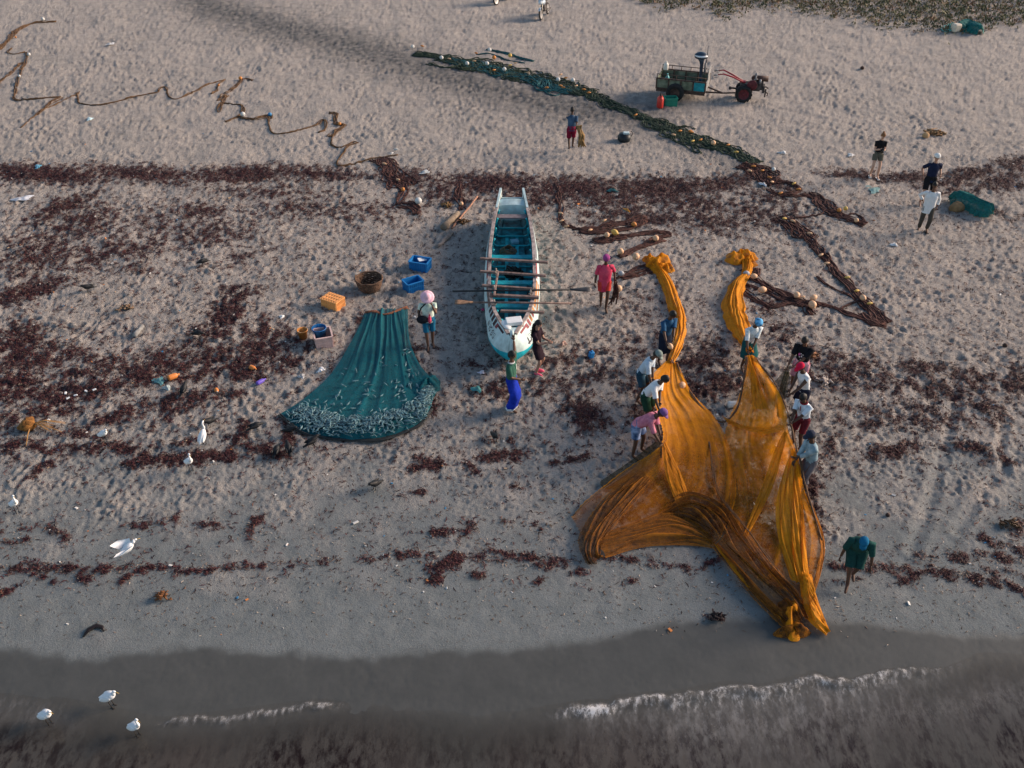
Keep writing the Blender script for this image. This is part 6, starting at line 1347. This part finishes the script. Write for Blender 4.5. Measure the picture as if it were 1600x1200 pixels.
for x, nm in ((0, 'end_panel'), (TL, 'end_panel')):
    mb = MB(); mb.box((x, TW/2, TZ+TH/2), (.03, TW-.08, TH), bev=.004); mb.build(nm, M_tgreen if x == 0 else mat('panel_grey', (.22, .22, .22), rough=.7, var=.3), tr)
mb = MB(); mb.box((TL+.01, TW*.62, TZ+TH+.20), (.02, TW*.55, .38)); mb.tube([(TL, TW*.35, TZ+TH), (TL, TW*.35, TZ+TH+.42), (TL, TW*.9, TZ+TH+.42), (TL, TW*.9, TZ+TH)], .016, 6); mb.build('head_board', mat('panel_grey', (.22, .22, .22), rough=.7, var=.3), tr)
for k in range(6): mb = MB(); mb.box((TL/2, TW*(k+.5)/6, TZ+.045), (TL-.06, TW/6-.02, .03), bev=.003); mb.build('plank', mat('trailer_plank', (.11, .09, .075), rough=.85, var=.4), tr)
wheel(tr, (.86, -.16, .37), .385, .21, M_tdark, hub=.5); wheel(tr, (.86, TW+.16, .37), .385, .21, M_tdark, hub=.5)
mb = MB(); mb.tube([(TL, TW*.25, TZ-.05), (TL+.72, TW*.5-.20, TZ-.06), (TL+1.25, .36, .46)], .035, 8); mb.tube([(TL, TW*.75, TZ-.05), (TL+.72, TW*.5-.20, TZ-.06)], .035, 8); mb.build('drawbar', M_tdark, tr)
TMx = Matrix.Translation(tr.location) @ Matrix.Rotation(ang, 4, 'Z')
def onT(x, y, z): return TMx @ Vector((x, y, z))
# outboard motor standing up on the trailer side
om = thing('outboard_motor', 'dark blue and white outboard motor clamped upright on the trailer', 'outboard motor', onT(1.80, .32, TZ+.05), ang); om.scale = (1.18, 1.18, 1.15)
M_cowl = mat('cowl_blue', (.012, .030, .055), rough=.35, var=.25, scale=5, spec=.5); M_cw = mat('cowl_white', (.60, .64, .68), rough=.4, var=.08)
mb = MB(); mb.ell((-.06, 0, 1.22), (.24, .18, .15), nu=14, nv=10, fn=lambda p: Vector((p.x, p.y, max(p.z, -.55)))); mb.build('cowling', M_cowl, om)
mb = MB(); mb.ell((-.05, -.01, 1.235), (.245, .187, .07), nu=14, nv=8, fn=lambda p: Vector((p.x, p.y, p.z))); mb.build('cowling_stripe', M_cw, om)
mb = MB(); mb.rings([ring(Vector((x, 0, z)), Matrix.Identity(3), rx, ry, 12) for x, z, rx, ry in ((-.05, 1.14, .15, .11), (-.02, 1.04, .085, .075), (0, .90, .060, .055), (.01, .5, .055, .045), (.02, .22, .06, .035), (.02, .12, .06, .025))], capa=True, capb=True); mb.build('leg', M_cowl, om)
mb = MB(); mb.tube([(-.16, 0, .10), (.16, 0, .10)], [.035, .05], 10); mb.box((.02, 0, .02), (.16, .02, .14)); mb.build('gearcase', M_cowl, om)
mb = MB()
for k in range(3): mb.box((.19, .055*math.cos(2*PI*k/3), .10+.055*math.sin(2*PI*k/3)), (.02, .075, .075), bev=.006)
mb.build('propeller', M_steel, om)
mb = MB(); mb.box((.13, 0, .78), (.05, .16, .44), bev=.01); mb.tube([(.15, -.08, .98), (.15, -.08, .56)], .022, 6); mb.tube([(.15, .08, .98), (.15, .08, .56)], .022, 6); mb.tube([(.16, 0, 1.0), (.17, -.03, 1.62)], .015, 6); mb.build('clamp_bracket', mat('bracket_grey', (.10, .105, .115), rough=.5, metal=.3), om)
def bottle(name, label, loc, r, h, m, cap=None, tilt=(0, 0, 0), cat='bottle'):
    t = thing(name, label, cat, loc); t.rotation_euler = tilt; mb = MB(); mb.lathe([(0, 0), (r, 0), (r*1.02, h*.1), (r, h*.62), (r*.8, h*.74), (r*.34, h*.86), (r*.30, h*.92), (0, h*.92)], 12); mb.build('body', m, t)
    mb = MB(); mb.lathe([(r*.36, h*.90), (r*.36, h), (0, h)], 10); mb.build('cap', cap or m, t); return t
bottle('bottle', 'white plastic jug standing at the rear corner of the trailer', onT(.17, TW-.18, TZ+TH+.06), .11, .36, mat('jug_white', (.62, .58, .52), rough=.5, var=.1))
bottle('bottle', 'pale teal bottle standing inside the trailer near the side', onT(.38, .45, TZ+.07), .09, .46, mat('jug_teal', (.10, .40, .42), rough=.4, var=.2))
# red fuel tank and green crate on the sand
t = thing('fuel_can', 'red fuel can standing left of the green crate by the trailer wheel', 'fuel can', G(1031, 167)); mb = MB(); mb.rings([ring(Vector((0, 0, z)), Matrix.Identity(3), rx, ry, 16) for z, rx, ry in ((0, .13, .20), (.03, .145, .22), (.38, .14, .215), (.46, .09, .15), (.50, .05, .06))], capa=True, capb=True); mb.build('body', mat('can_red', (.50, .035, .025), rough=.45, var=.2, scale=5), t)
mb = MB(); mb.tube([(0, -.12, .45), (0, -.10, .56), (0, .08, .58), (0, .12, .45)], .022, 7); mb.tube([(0, 0, .48), (0, 0, .56)], .05, 10); mb.build('handle', mat('can_black', (.03, .02, .02), rough=.6), t)
crate('crate', 'green plastic bottle crate standing right of the red fuel can', 1047, 163, .10, (.50, .36, .36), (.020, .22, .15))
# two-wheel tractor
tp = G(1162, 159); tt = thing('walking_tractor', 'dark red two-wheel tractor with long handlebars hitched to the green trailer', 'tractor', (tp.x, tp.y+.22, tp.z), ang+.10)
wheel(tt, (0, -.24, .34), .345, .20, M_maroonrim, lugs=14, hub=.60); wheel(tt, (0, .42, .34), .345, .20, M_maroonrim, lugs=14, hub=.60)
mb = MB(); mb.tube([(0, -.24, .34), (0, .42, .34)], .045, 8); mb.box((-.02, .09, .52), (.36, .26, .38), bev=.03); mb.box((.20, .09, .48), (.9, .24, .09), bev=.01); mb.build('gearbox', M_engine, tt)
mb = MB(); mb.box((.52, .09, .66), (.50, .34, .32), bev=.03); mb.box((.80, .09, .54), (.10, .40, .30), bev=.02); mb.build('engine', M_engine, tt)
mb = MB(); RM = Matrix.Rotation(PI/2, 4, 'X'); mb.lathe([(0, -.05), (.20, -.05), (.215, -.02), (.215, .03), (.19, .05), (0, .05)], 24, Matrix.Translation((.30, -.16, .72)) @ RM); mb.build('flywheel', M_maroonrim, tt)
mb = MB(); mb.tube([(.32, .20, .92), (.95, .20, .92)], [.12, .12], 14); mb.tube([(.24, .20, .92), (.32, .20, .92)], [.04, .12], 14); mb.build('fuel_tank', mat('tank_brown', (.075, .040, .030), rough=.6, var=.4, scale=6), tt)
mb = MB(); mb.tube([(.42, .0, .82), (.42, .0, 1.12)], .030, 8); mb.lathe([(.05, 1.10), (.06, 1.16), (.02, 1.20), (0, 1.2)], 10, Matrix.Translation((.42, 0, 0))); mb.build('exhaust', M_steel, tt)
mb = MB(); mb.tube([(.62, -.10, .80), (.62, -.10, .96)], .045, 8); mb.tube([(.30, -.06, .84), (.38, -.12, .98), (.50, -.12, .98)], .02, 6); mb.build('air_filter', M_steel, tt)
mb = MB(); mb.tube([(.98, -.10, .30), (1.02, .09, .32), (.98, .28, .30)], .025, 8); mb.tube([(.82, .09, .44), (1.02, .09, .32)], .03, 8); mb.tube([(.86, .02, .62), (1.0, .02, .55), (1.0, .16, .55), (.86, .16, .62)], .016, 6); mb.box((.90, .09, .34), (.06, .06, .34)); mb.build('front_stand', M_engine, tt)
for s_ in (-1, 1):
    mb = MB(); y = .09; mb.tube([(-.02, y+s_*.06, .74), (-.55, y+s_*.14, .98), (-.95, y+s_*.26, 1.12), (-1.20, y+s_*.30, 1.08)], [.034, .034, .028, .024], 8); mb.build('handlebar', M_red, tt); mb = MB(); mb.tube([(-1.18, y+s_*.30, 1.085), (-1.36, y+s_*.31, 1.05)], .030, 8); mb.build('grip', mat('grip_grey', (.26, .25, .24), rough=.7), tt)
    mb = MB(); mb.tube([(-1.10, y+s_*.30, 1.04), (-1.22, y+s_*.36, .98), (-1.34, y+s_*.36, 1.0)], .010, 5); mb.build('lever', M_steel, tt)
mb = MB(); mb.box((-.10, .09, .78), (.26, .20, .06), bev=.02); mb.tube([(-.45, -.02, .92), (-.45, .20, .92)], .02, 6); mb.build('handle_bracket', M_red, tt)
mb = MB(); mb.tube([(-.15, .09, .46), (-.62, .09, .46)], .04, 8); mb.box((-.6, .09, .46), (.10, .12, .12), bev=.02); mb.build('hitch', M_engine, tt)

# ------------------------------------------------------------------ motorcycles at the top edge
def motorcycle(label, u, v, rz, col, group):
    t = thing('motorcycle', label, 'motorcycle', G(u, v), rz, group); t.rotation_euler = (0, -.12, rz)     # local: front wheel at origin, pointing -Y
    def mw(y):
        wd = wheel(t, (0, y, .30), .30, .085, mat('rim_alloy', (.30, .30, .31), rough=.4, metal=.6), hub=.72, rot=(0, 0, PI/2)); return wd
    mw(0); mw(1.25)
    mb = MB(); mb.tube([(-.07, 0, .30), (-.07, .22, .86)], .022, 7); mb.tube([(.07, 0, .30), (.07, .22, .86)], .022, 7); mb.build('fork', mat('fork_cream', (.52, .46, .38), rough=.4, metal=.3), t)
    mb = MB(); mb.rings([ring(Vector((0, .31*math.sin(q)*-1+.02, .31+.33*math.cos(q))), Matrix.Identity(3), .06, .02, 8) for q in (-1.1, -.6, -.1, .4, .9)]); mb.build('fender', col, t)
    mb = MB(); mb.ell((0, .48, .80), (.15, .28, .14), nu=12, nv=8); mb.build('tank', col, t)
    mb = MB(); mb.box((0, .98, .80), (.24, .62, .09), bev=.03); mb.build('seat', mat('seat_black', (.02, .02, .022), rough=.6), t)
    mb = MB(); mb.box((0, .55, .48), (.26, .36, .30), bev=.05); mb.tube([(.10, .50, .40), (.16, .6, .24), (.16, 1.3, .30)], [.025, .03, .045], 8); mb.tube([(0, .22, .80), (0, .45, .40), (0, .85, .36), (0, 1.2, .76)], .026, 7); mb.tube([(.06, .80, .36), (.06, 1.25, .30)], .022, 6); mb.tube([(-.06, .80, .36), (-.06, 1.25, .30)], .022, 6); mb.build('engine', M_engine, t)
    mb = MB(); mb.tube([(-.36, .38, 1.02), (-.20, .26, 1.0), (0, .22, .93), (.20, .26, 1.0), (.36, .38, 1.02)], .018, 7); mb.tube([(-.2, .27, 1.0), (-.26, .24, 1.2)], .010, 5); mb.tube([(.2, .27, 1.0), (.26, .24, 1.2)], .010, 5); mb.build('handlebar', M_steel, t)
    for s_ in (-1, 1): mb = MB(); mb.ell((s_*.27, .235, 1.22), (.06, .02, .045), nu=9, nv=6); mb.build('mirror', M_black, t)
    mb = MB(); mb.ell((0, .10, .88), (.12, .10, .12), nu=12, nv=8); mb.box((0, .12, 1.02), (.22, .05, .16), bev=.03); mb.build('front_cowl', col, t)
    mb = MB(); mb.ell((0, .03, .87), (.075, .05, .075), nu=12, nv=8); mb.build('headlight', mat('headlight', (.6, .66, .7), rough=.2, spec=.7), t)
    mb = MB(); mb.tube([(-.08, .7, .3), (-.24, .74, .02)], .014, 6); mb.build('kickstand', M_steel, t)
    return t
motorcycle('blue and white motorcycle on its stand at the top edge above the trailer', 846, 31, -.32, mat('bike_blue', (.04, .10, .22), rough=.35, var=.6, scale=4, col2=(.50, .58, .64)), 'motorcycles at the top of the beach')
motorcycle('orange motorcycle at the top edge left of the blue and white one', 776, 8, -.5, mat('bike_orange', (.30, .09, .03), rough=.35, var=.3), 'motorcycles at the top of the beach')
# dark pot on the sand
t = thing('cooking_pot', 'dark round pot with a pale lid standing alone on the sand below the green net', 'pot', G(975, 221)); mb = MB(); mb.lathe([(0, 0), (.20, .0), (.26, .08), (.27, .20), (.20, .32), (.0, .32)], 18); mb.build('body', mat('pot_black', (.012, .018, .022), rough=.5, var=.4), t)
mb = MB(); mb.box((.06, -.04, .36), (.24, .18, .08), bev=.02); mb.build('lid', mat('lid_pale', (.45, .55, .56), rough=.5), t); mb = MB(); mb.tube([(.26, 0, .2), (.33, 0, .34), (.25, 0, .42)], .015, 6); mb.build('handle', mat('pot_black', (.012, .018, .022)), t)

# ------------------------------------------------------------------ birds
M_wh = mat('feather_white', (.72, .73, .74), rough=.8, var=.05, scale=20, bump=.2); M_beak = mat('beak_yellow', (.45, .28, .06), rough=.5); M_leg = mat('leg_dark', (.025, .022, .020), rough=.7)
def egret(pose):
    """pose: 'stand', 'hunch', 'feed', 'fly' -> prototype tree at the origin facing -Y"""
    t = bpy.data.objects.new('egret', None); COL.objects.link(t); t.empty_display_size = .1
    mb = MB(); z = .30
    mb.rings([ring(Vector((0, y, zz)), frame(Vector((0, -1, .55)), Vector((0, -.5, -1))), rx, ry, 12) for y, zz, rx, ry in ((.27, .20, .012, .01), (.20, .235, .05, .035), (.10, .285, .085, .075), (0, .345, .098, .095), (-.08, .40, .075, .08), (-.125, .435, .045, .05))], capa=True, capb=True)
    nk = {'stand': [(-.12, .43), (-.16, .50), (-.13, .57), (-.12, .64), (-.15, .69)], 'hunch': [(-.11, .43), (-.135, .47), (-.125, .50), (-.14, .53)], 'feed': [(-.12, .42), (-.20, .42), (-.27, .36), (-.31, .28)], 'fly': [(-.12, .43), (-.17, .47), (-.15, .50), (-.19, .51)]}[pose]
    mb.tube([(0, y, zz) for y, zz in nk], [.042, .032, .026, .024, .026][:len(nk)], 9); hy, hz = nk[-1]; dn = pose == 'feed'
    mb.ell((0, hy-.02, hz), (.026, .045, .026), nu=9, nv=7); 
    if pose == 'fly':
        for s_ in (-1, 1):
            P = [(.05*s_, -.10, .40), (.16*s_, -.10, .48), (.26*s_, .18, .44), (.22*s_, .36, .40), (.12*s_, .28, .38), (.04*s_, .16, .34)]
            mb.add(P+[(p[0], p[1], p[2]-.014) for p in P], [(0, 1, 4, 5), (1, 2, 3, 4), (6, 11, 10, 7), (7, 10, 9, 8)]+[(i, (i+1) % 6, 6+(i+1) % 6, 6+i) for i in range(6)])
    else:
        for s_ in (-1, 1): mb.ell((.075*s_, .06, .305), (.030, .17, .07), Matrix.Translation((0, .06, .305)) @ Matrix.Rotation(-.55, 4, 'X') @ Matrix.Translation((0, -.06, -.305)), 0, 9, 7)
    mb.build('body', M_wh, t); mb = MB(); mb.tube([(0, hy-.055, hz-.002), (0, hy-.135, hz-(.09 if dn else .012))], [.011, .003], 6); mb.build('beak', M_beak, t)
    for s_ in (-1, 1):
        mb = MB()
        if pose == 'fly': mb.tube([(.02*s_, .20, .25), (.02*s_, .36, .22), (.02*s_, .46, .22)], .008, 5)
        else: mb.tube([(.035*s_, .02, .27), (.037*s_, .035, .15), (.037*s_, -.005, .01)], .0085, 5); mb.tube([(.037*s_, .03, .006), (.037*s_, -.06, .004)], .007, 4); mb.tube([(.037*s_, -.01, .006), (.06*s_, -.05, .004)], .006, 4)
        mb.build('leg', M_leg, t)
    return t
EG = {k: egret(k) for k in ('stand', 'hunch', 'fly')}; used = set()
def put_bird(protos, kind, label, u, v, face, group, cat, scale=1.0, z=0.0):
    p = protos[kind]
    if id(p) in used: o = copy_tree(p)
    else: o = p; used.add(id(p))
    o.location = G(u, v, 0) if z == 0 else A(u, v, z); o.rotation_euler = (0, 0, R(face)); o.scale = (scale*(.90 if cat == 'crow' else .74),)*3; tag(o, label, cat, group); return o
for a_ in (('hunch','white egret hunched beside the seaweed right of the dried palm stalk',166,691,60,1.1),('stand','slim white egret standing upright just below a crow, seen from behind',320,694,170,1.12),('stand','white egret stepping off the dark seaweed band, below the upright one',299,735,40,1.12),('stand','white egret standing alone at the far left on the pale sand',28,801,50,1.12),('fly','white egret flying low with spread wings above the wrack line',205,872,120,1.15),('hunch','white egret with tucked neck in the wash, farthest from the sea of three',177,1104,75,1.2),('hunch','white egret in the shallows near the left edge, nearest corner',79,1132,65,1.15),('stand','white egret wading at the start of the thin foam line',216,1149,60,1.05)):
    put_bird(EG, a_[0], a_[1], a_[2], a_[3], a_[4], 'white egrets along the shore', 'egret', a_[5], .15 if a_[0] == 'fly' else 0.0)
M_crow = mat('feather_black', (.007, .008, .010), rough=.6, var=.4, scale=20)
def crow(pose):
    t = bpy.data.objects.new('crow', None); COL.objects.link(t); mb = MB(); dn = .0 if pose == 'stand' else -.06
    mb.rings([ring(Vector((0, y, z)), frame(Vector((0, -1, .35)), Vector((0, -.3, -1))), rx, ry, 10) for y, z, rx, ry in ((.26, .10, .030, .006), (.16, .125, .035, .018), (.09, .15, .055, .05), (0, .185, .072, .068), (-.07, .21+dn*.4, .055, .056), (-.10, .235+dn, .038, .038), (-.135, .25+dn*1.3, .036, .036), (-.165, .25+dn*1.4, .016, .016))], capa=True, capb=True)
    for s_ in (-1, 1): mb.ell((.055*s_, .06, .165), (.022, .14, .045), nu=8, nv=6)
    mb.build('body', M_crow, t); mb = MB(); mb.tube([(0, -.16, .248+dn*1.4), (0, -.215, .235+dn*1.6)], [.014, .004], 6); mb.build('beak', M_black, t)
    for s_ in (-1, 1): mb = MB(); mb.tube([(.03*s_, .01, .13), (.03*s_, .0, .06), (.03*s_, -.02, .005)], .007, 5); mb.tube([(.03*s_, .02, .006), (.03*s_, -.06, .004)], .006, 4); mb.build('leg', M_leg, t)
    return t
CR = {k: crow(k) for k in ('stand', 'peck')}
for a_ in (('stand','crow standing just above the slim upright egret',328,667,-40),('peck','crow pecking at the sand left of the teal net tip',402,673,120),('stand','crow closest under the left tip of the teal net',456,680,80),('peck','left crow of the pair below the teal net tip',434,710,170),('stand','right crow of the pair below the teal net tip',452,708,200),('stand','crow walking below the lower edge of the teal net',490,697,130),('stand','crow alone on the bare sand between teal net and wrack line',586,765,-40),('peck','crow among the twigs far up the left sand, above the others',317,416,-50),('stand','crow on the left sand beside the small brown weed tuft',138,456,-60),('peck','crow at the edge of the maroon seaweed patch on the left',312,528,80),('stand','crow by the scattered orange bottle in the seaweed',290,618,170),('stand','crow near the boat side of the small seaweed patches',774,690,20)):
    put_bird(CR, a_[0], a_[1], a_[2], a_[3], a_[4], 'crows around the catch', 'crow', 1.15)

# ------------------------------------------------------------------ odd things washed up
t = thing('palm_stalk', 'dried orange palm flower stalk with straggling stems on the left sand', 'palm stalk', G(45, 668)); mb = MB(); rr = random.Random(4)
mb.ell((0, 0, .10), (.20, .24, .12), nu=10, nv=7, fn=lambda p: p*(1+.2*math.sin(p.x*9+p.y*7))); mb.build('husk', mat('palm_orange', (.20, .085, .018), rough=.9, var=.5, scale=14, bump=.8), t)
for k in range(9):
    an = rr.uniform(-.35, .25); L = rr.uniform(.5, .95); mb = MB(); mb.tube([(.1, 0, .12), (L*.5*math.cos(an), L*.5*math.sin(an), .16), (L*math.cos(an), L*math.sin(an)-.02, .04)], [.018, .012, .006], 5); mb.build('stem', mat('palm_stem', (.26, .14, .05), rough=.9, var=.4), t)
mb = MB(); mb.tube([(.1, -.1, .1), (.16, -.4, .09), (.24, -.72, .03)], [.02, .016, .008], 5); mb.build('stem', mat('palm_stem', (.26, .14, .05)), t)
def clump(label, u, v, r, col, h=.5, seed=1, name='seaweed_clump', cat='seaweed clump'):
    rr = random.Random(seed); mb = MB(); c = G(u, v)
    for k in range(26):
        an = rr.uniform(0, 6.28); d = r*rr.uniform(0, 1); p = Vector((d*math.cos(an), d*math.sin(an)*.8, .02+h*r*(1-d/r)*rr.uniform(.3, 1)))
        q = [p+Vector((rr.uniform(-.5, .5)*r, rr.uniform(-.5, .5)*r, rr.uniform(-.12, .22)*r)) for _ in range(2)]; mb.tube([p, q[0], q[1]], [r*.10, r*.12, r*.03], 5)
    o = mb.build(name, mat('weedclump_%d' % seed, col, rough=.7, var=.5, scale=20)); o.location = c; tag(o, label, cat); return o
clump('rusty orange seaweed tuft lying alone on the smooth wet sand', 254, 935, .16, (.15, .06, .02), .9, 11)
clump('dark seaweed clump dropped at the edge of the wet sand band', 1120, 967, .17, (.022, .012, .012), .8, 12)
clump('brown seaweed tuft at the right edge above the wrack line', 1578, 822, .20, (.075, .04, .02), .8, 13)
clump('dry golden tuft on the pale sand above the person with fair hair', 1462, 209, .34, (.22, .13, .06), .35, 14)
clump('small straw tuft on the bare sand at the left', 197, 483, .24, (.20, .13, .08), .3, 15)
clump('olive and rust weed tangle beside the thin pole left of the boat', 722, 348, .24, (.10, .05, .018), .6, 16)
clump('mustard weed tuft under the strand line left of the logs', 698, 322, .20, (.16, .09, .03), .6, 17)
clump('pale heap of torn net and shell behind the right line of men', 1286, 599, .22, (.36, .31, .28), .5, 18, 'net_scrap', 'net scrap')
clump('orange-brown weed tuft right of the head of the right line', 1272, 556, .16, (.20, .085, .035), .5, 19)
mb = MB(); c = G(150, 988); mb.tube([c+Vector(p) for p in ((-.20, -.12, .01), (-.15, .04, .03), (-.03, .13, .04), (.09, .10, .03), (.15, .02, .01))], [.02, .05, .055, .04, .015], 7, flat=.5); o = mb.build('kelp_strip', mat('kelp', (.014, .010, .010), rough=.4)); tag(o, 'black curved strip of kelp alone near the wet sand at the left', 'kelp')
def rag(label, u, v, w_, h_, col, name='plastic_bag', cat='bag', seed=1, lift=.09):
    rr = np.random.default_rng(seed); n = 9; c = G(u, v); X, Y = np.meshgrid(np.linspace(-.5, .5, n), np.linspace(-.5, .5, n)); Z = lift*(np.abs(np.sin(X*6+rr.uniform(0, 6)))+np.abs(np.sin(Y*7+X*4+rr.uniform(0, 6))))*.5*(1.2-2*np.maximum(abs(X), abs(Y)))+.02
    an = rr.uniform(0, 3); x = X*w_*(1+.3*np.sin(Y*5)); y = Y*h_*(1+.3*np.sin(X*6)); co = np.stack([c.x+x*math.cos(an)-y*math.sin(an), c.y+x*math.sin(an)+y*math.cos(an), c.z+np.maximum(Z, .012)+rr.uniform(0, .02, X.shape)], -1).reshape(-1, 3)
    o = np_mesh(name, co, grid_faces(n, n), mat('plastic_%s%d' % (name, seed), col, rough=.5, var=.2, scale=14)); tag(o, label, cat); return o
rag('flattened white sheet of plastic in the upper left sand', 35, 312, .62, .30, (.52, .54, .58), 'plastic_sheet', 'plastic', 1)
rag('teal plastic bag tangled left of the fallen orange bottle', 250, 597, .32, .22, (.10, .24, .25), seed=2)
rag('grey-green plastic bag below the fallen orange bottle', 262, 608, .22, .16, (.28, .34, .34), seed=3)
rag('blue-green net scrap on the strand line right of the boat', 957, 298, .34, .22, (.010, .07, .08), 'net_scrap', 'net scrap', 4)
rag('pale teal net scrap spread below the person with fair hair', 1365, 297, .55, .40, (.16, .28, .27), 'net_scrap', 'net scrap', 5, .05)
rag('white scrap of paper above the left edge of the teal net', 502, 580, .22, .14, (.62, .64, .66), 'paper', 'paper', 6)
rag('grey plastic bag on the sand just left of the teal net edge', 472, 590, .18, .16, (.36, .37, .38), seed=7)
rag('white plastic bag on the strand line below the maroon net floats', 664, 271, .36, .24, (.42, .44, .44), seed=8)
rag('small blue scrap on the strand line at the upper left', 60, 262, .34, .2, (.10, .28, .40), 'plastic_scrap', 'plastic', 9)
rag('white plastic scrap halfway down the bare upper right sand', 1397, 384, .20, .18, (.60, .62, .62), 'plastic_scrap', 'plastic', 10)
rag('white scrap in the sand between the two orange crates of the left group', 441, 497, .16, .12, (.60, .62, .62), 'plastic_scrap', 'plastic', 11)
rag('white rag on the seaweed left of the person in the blue sarong', 752, 584, .16, .13, (.55, .52, .58), 'rag', 'rag', 12)
rag('teal tangle of twine below the white rag left of the blue sarong', 746, 610, .26, .2, (.06, .22, .22), 'twine', 'twine', 13)
rag('white paper lying by the loop of maroon rope at the right', 1193, 289, .3, .16, (.5, .53, .56), 'paper', 'paper', 14)
rag('white bag on bare sand left of the person with fair hair', 1329, 244, .3, .22, (.52, .53, .53), seed=15)
rag('white bag on bare sand below the end of the green net', 1222, 240, .3, .22, (.45, .47, .48), seed=16)
rag('pale blue scrap of plastic under the zigzag rope on the upper left sand', 141, 188, .34, .22, (.45, .60, .64), 'plastic_scrap', 'plastic', 17)
rag('white plastic wrapper high on the upper left sand', 173, 70, .40, .24, (.55, .55, .55), 'wrapper', 'wrapper', 18)
rag('brown paper cone on the sand left of the blue box', 879, 540, .26, .16, (.30, .18, .14), 'paper_cone', 'paper', 19, .12)
rag('crimson scrap on the sand at the left side of the boat', 755, 486, .12, .12, (.40, .02, .10), 'plastic_scrap', 'plastic', 20)
rag('yellow cord scrap on the seaweed above the folded float net', 980, 330, .30, .10, (.50, .22, .03), 'cord', 'cord', 21)
def lying(label, u, v, yaw, r, h, m, capm=None, name='bottle', cat='bottle'):
    o = bottle(name, label, G(u, v, r), r, h, m, capm, (PI/2, 0, R(yaw)), cat); return o
lying('orange plastic bottle lying in the seaweed on the left sand', 264, 595, 130, .075, .30, mat('bottle_orange', (.58, .20, .05), rough=.45, var=.15))
lying('violet plastic bottle lying in the seaweed left of the teal net', 402, 602, 140, .055, .28, mat('bottle_violet', (.14, .09, .48), rough=.45, var=.15))
lying('white plastic bottle lying between the two lines of men', 1137, 637, 95, .085, .34, mat('bottle_white', (.60, .60, .58), rough=.45, var=.1))
lying('orange plastic jar with a thin cord near the violet bottle', 392, 578, 60, .06, .20, mat('bottle_orange', (.58, .20, .05)), name='jar', cat='jar')
lying('small orange and white float in the seaweed below the jar', 338, 611, 30, .055, .13, mat('bottle_orange', (.58, .20, .05)), mat('shell_white', (.6, .58, .55)), 'lost_float', 'float')
mb = MB(); mb.box((0, 0, .09), (.13, .12, .19), bev=.02); mb.tube([(0, 0, .18), (0, 0, .22)], .03, 8); o = mb.build('small_can', mat('can_blue', (.015, .20, .50), rough=.5, var=.15)); o.location = G(923, 559); o.rotation_euler = (0, .15, .4); tag(o, 'small bright blue can lying on the sand between boat and left line', 'can')
for k, (u, v, r_) in enumerate(((1347, 108, .10), (1570, 541, .07), (1387, 806, .05))):
    mb = MB(); mb.ell((0, 0, .6*r_), (r_, r_*.9, r_*.8), nu=10, nv=7, fn=lambda p: p*(1+.1*math.sin(p.x*5+p.z*3))); o = mb.build('coconut' if k < 2 else 'pebble', mat('husk_brown', (.06, .035, .028), rough=.9, var=.4, scale=14)); o.location = G(u, v)
    tag(o, ['dark coconut on the bare upper right sand', 'dark coconut half sunk at the right edge of the trampled sand', 'small dark pebble on the sand beyond the tyre track'][k], ['coconut', 'coconut', 'pebble'][k])
mb = MB(); mb.ell((0, 0, .10), (.14, .13, .12), nu=12, nv=8, fn=lambda p: p*(1+.06*math.sin(p.x*5+p.y*4))); o = mb.build('coconut', mat('coconut_tan', (.42, .26, .13), rough=.9, var=.3, scale=10)); o.location = G(1446, 214); tag(o, 'tan coconut lying left of the dry golden tuft', 'coconut')
for k, (u, v) in enumerate(((103, 616), (118, 617), (135, 613), (148, 610), (107, 624))):
    mb = MB(); mb.box((0, 0, .02), (.09, .05, .03), bev=.008); o = mb.build('foam_chip', mat('foam_white', (.7, .72, .72))); o.location = G(u, v, .02); o.rotation_euler = (.1, -.1, random.uniform(0, 3)); tag(o, 'white chip of foam lying on the dark seaweed at the far left', 'foam chip', 'foam chips on the seaweed at the left')
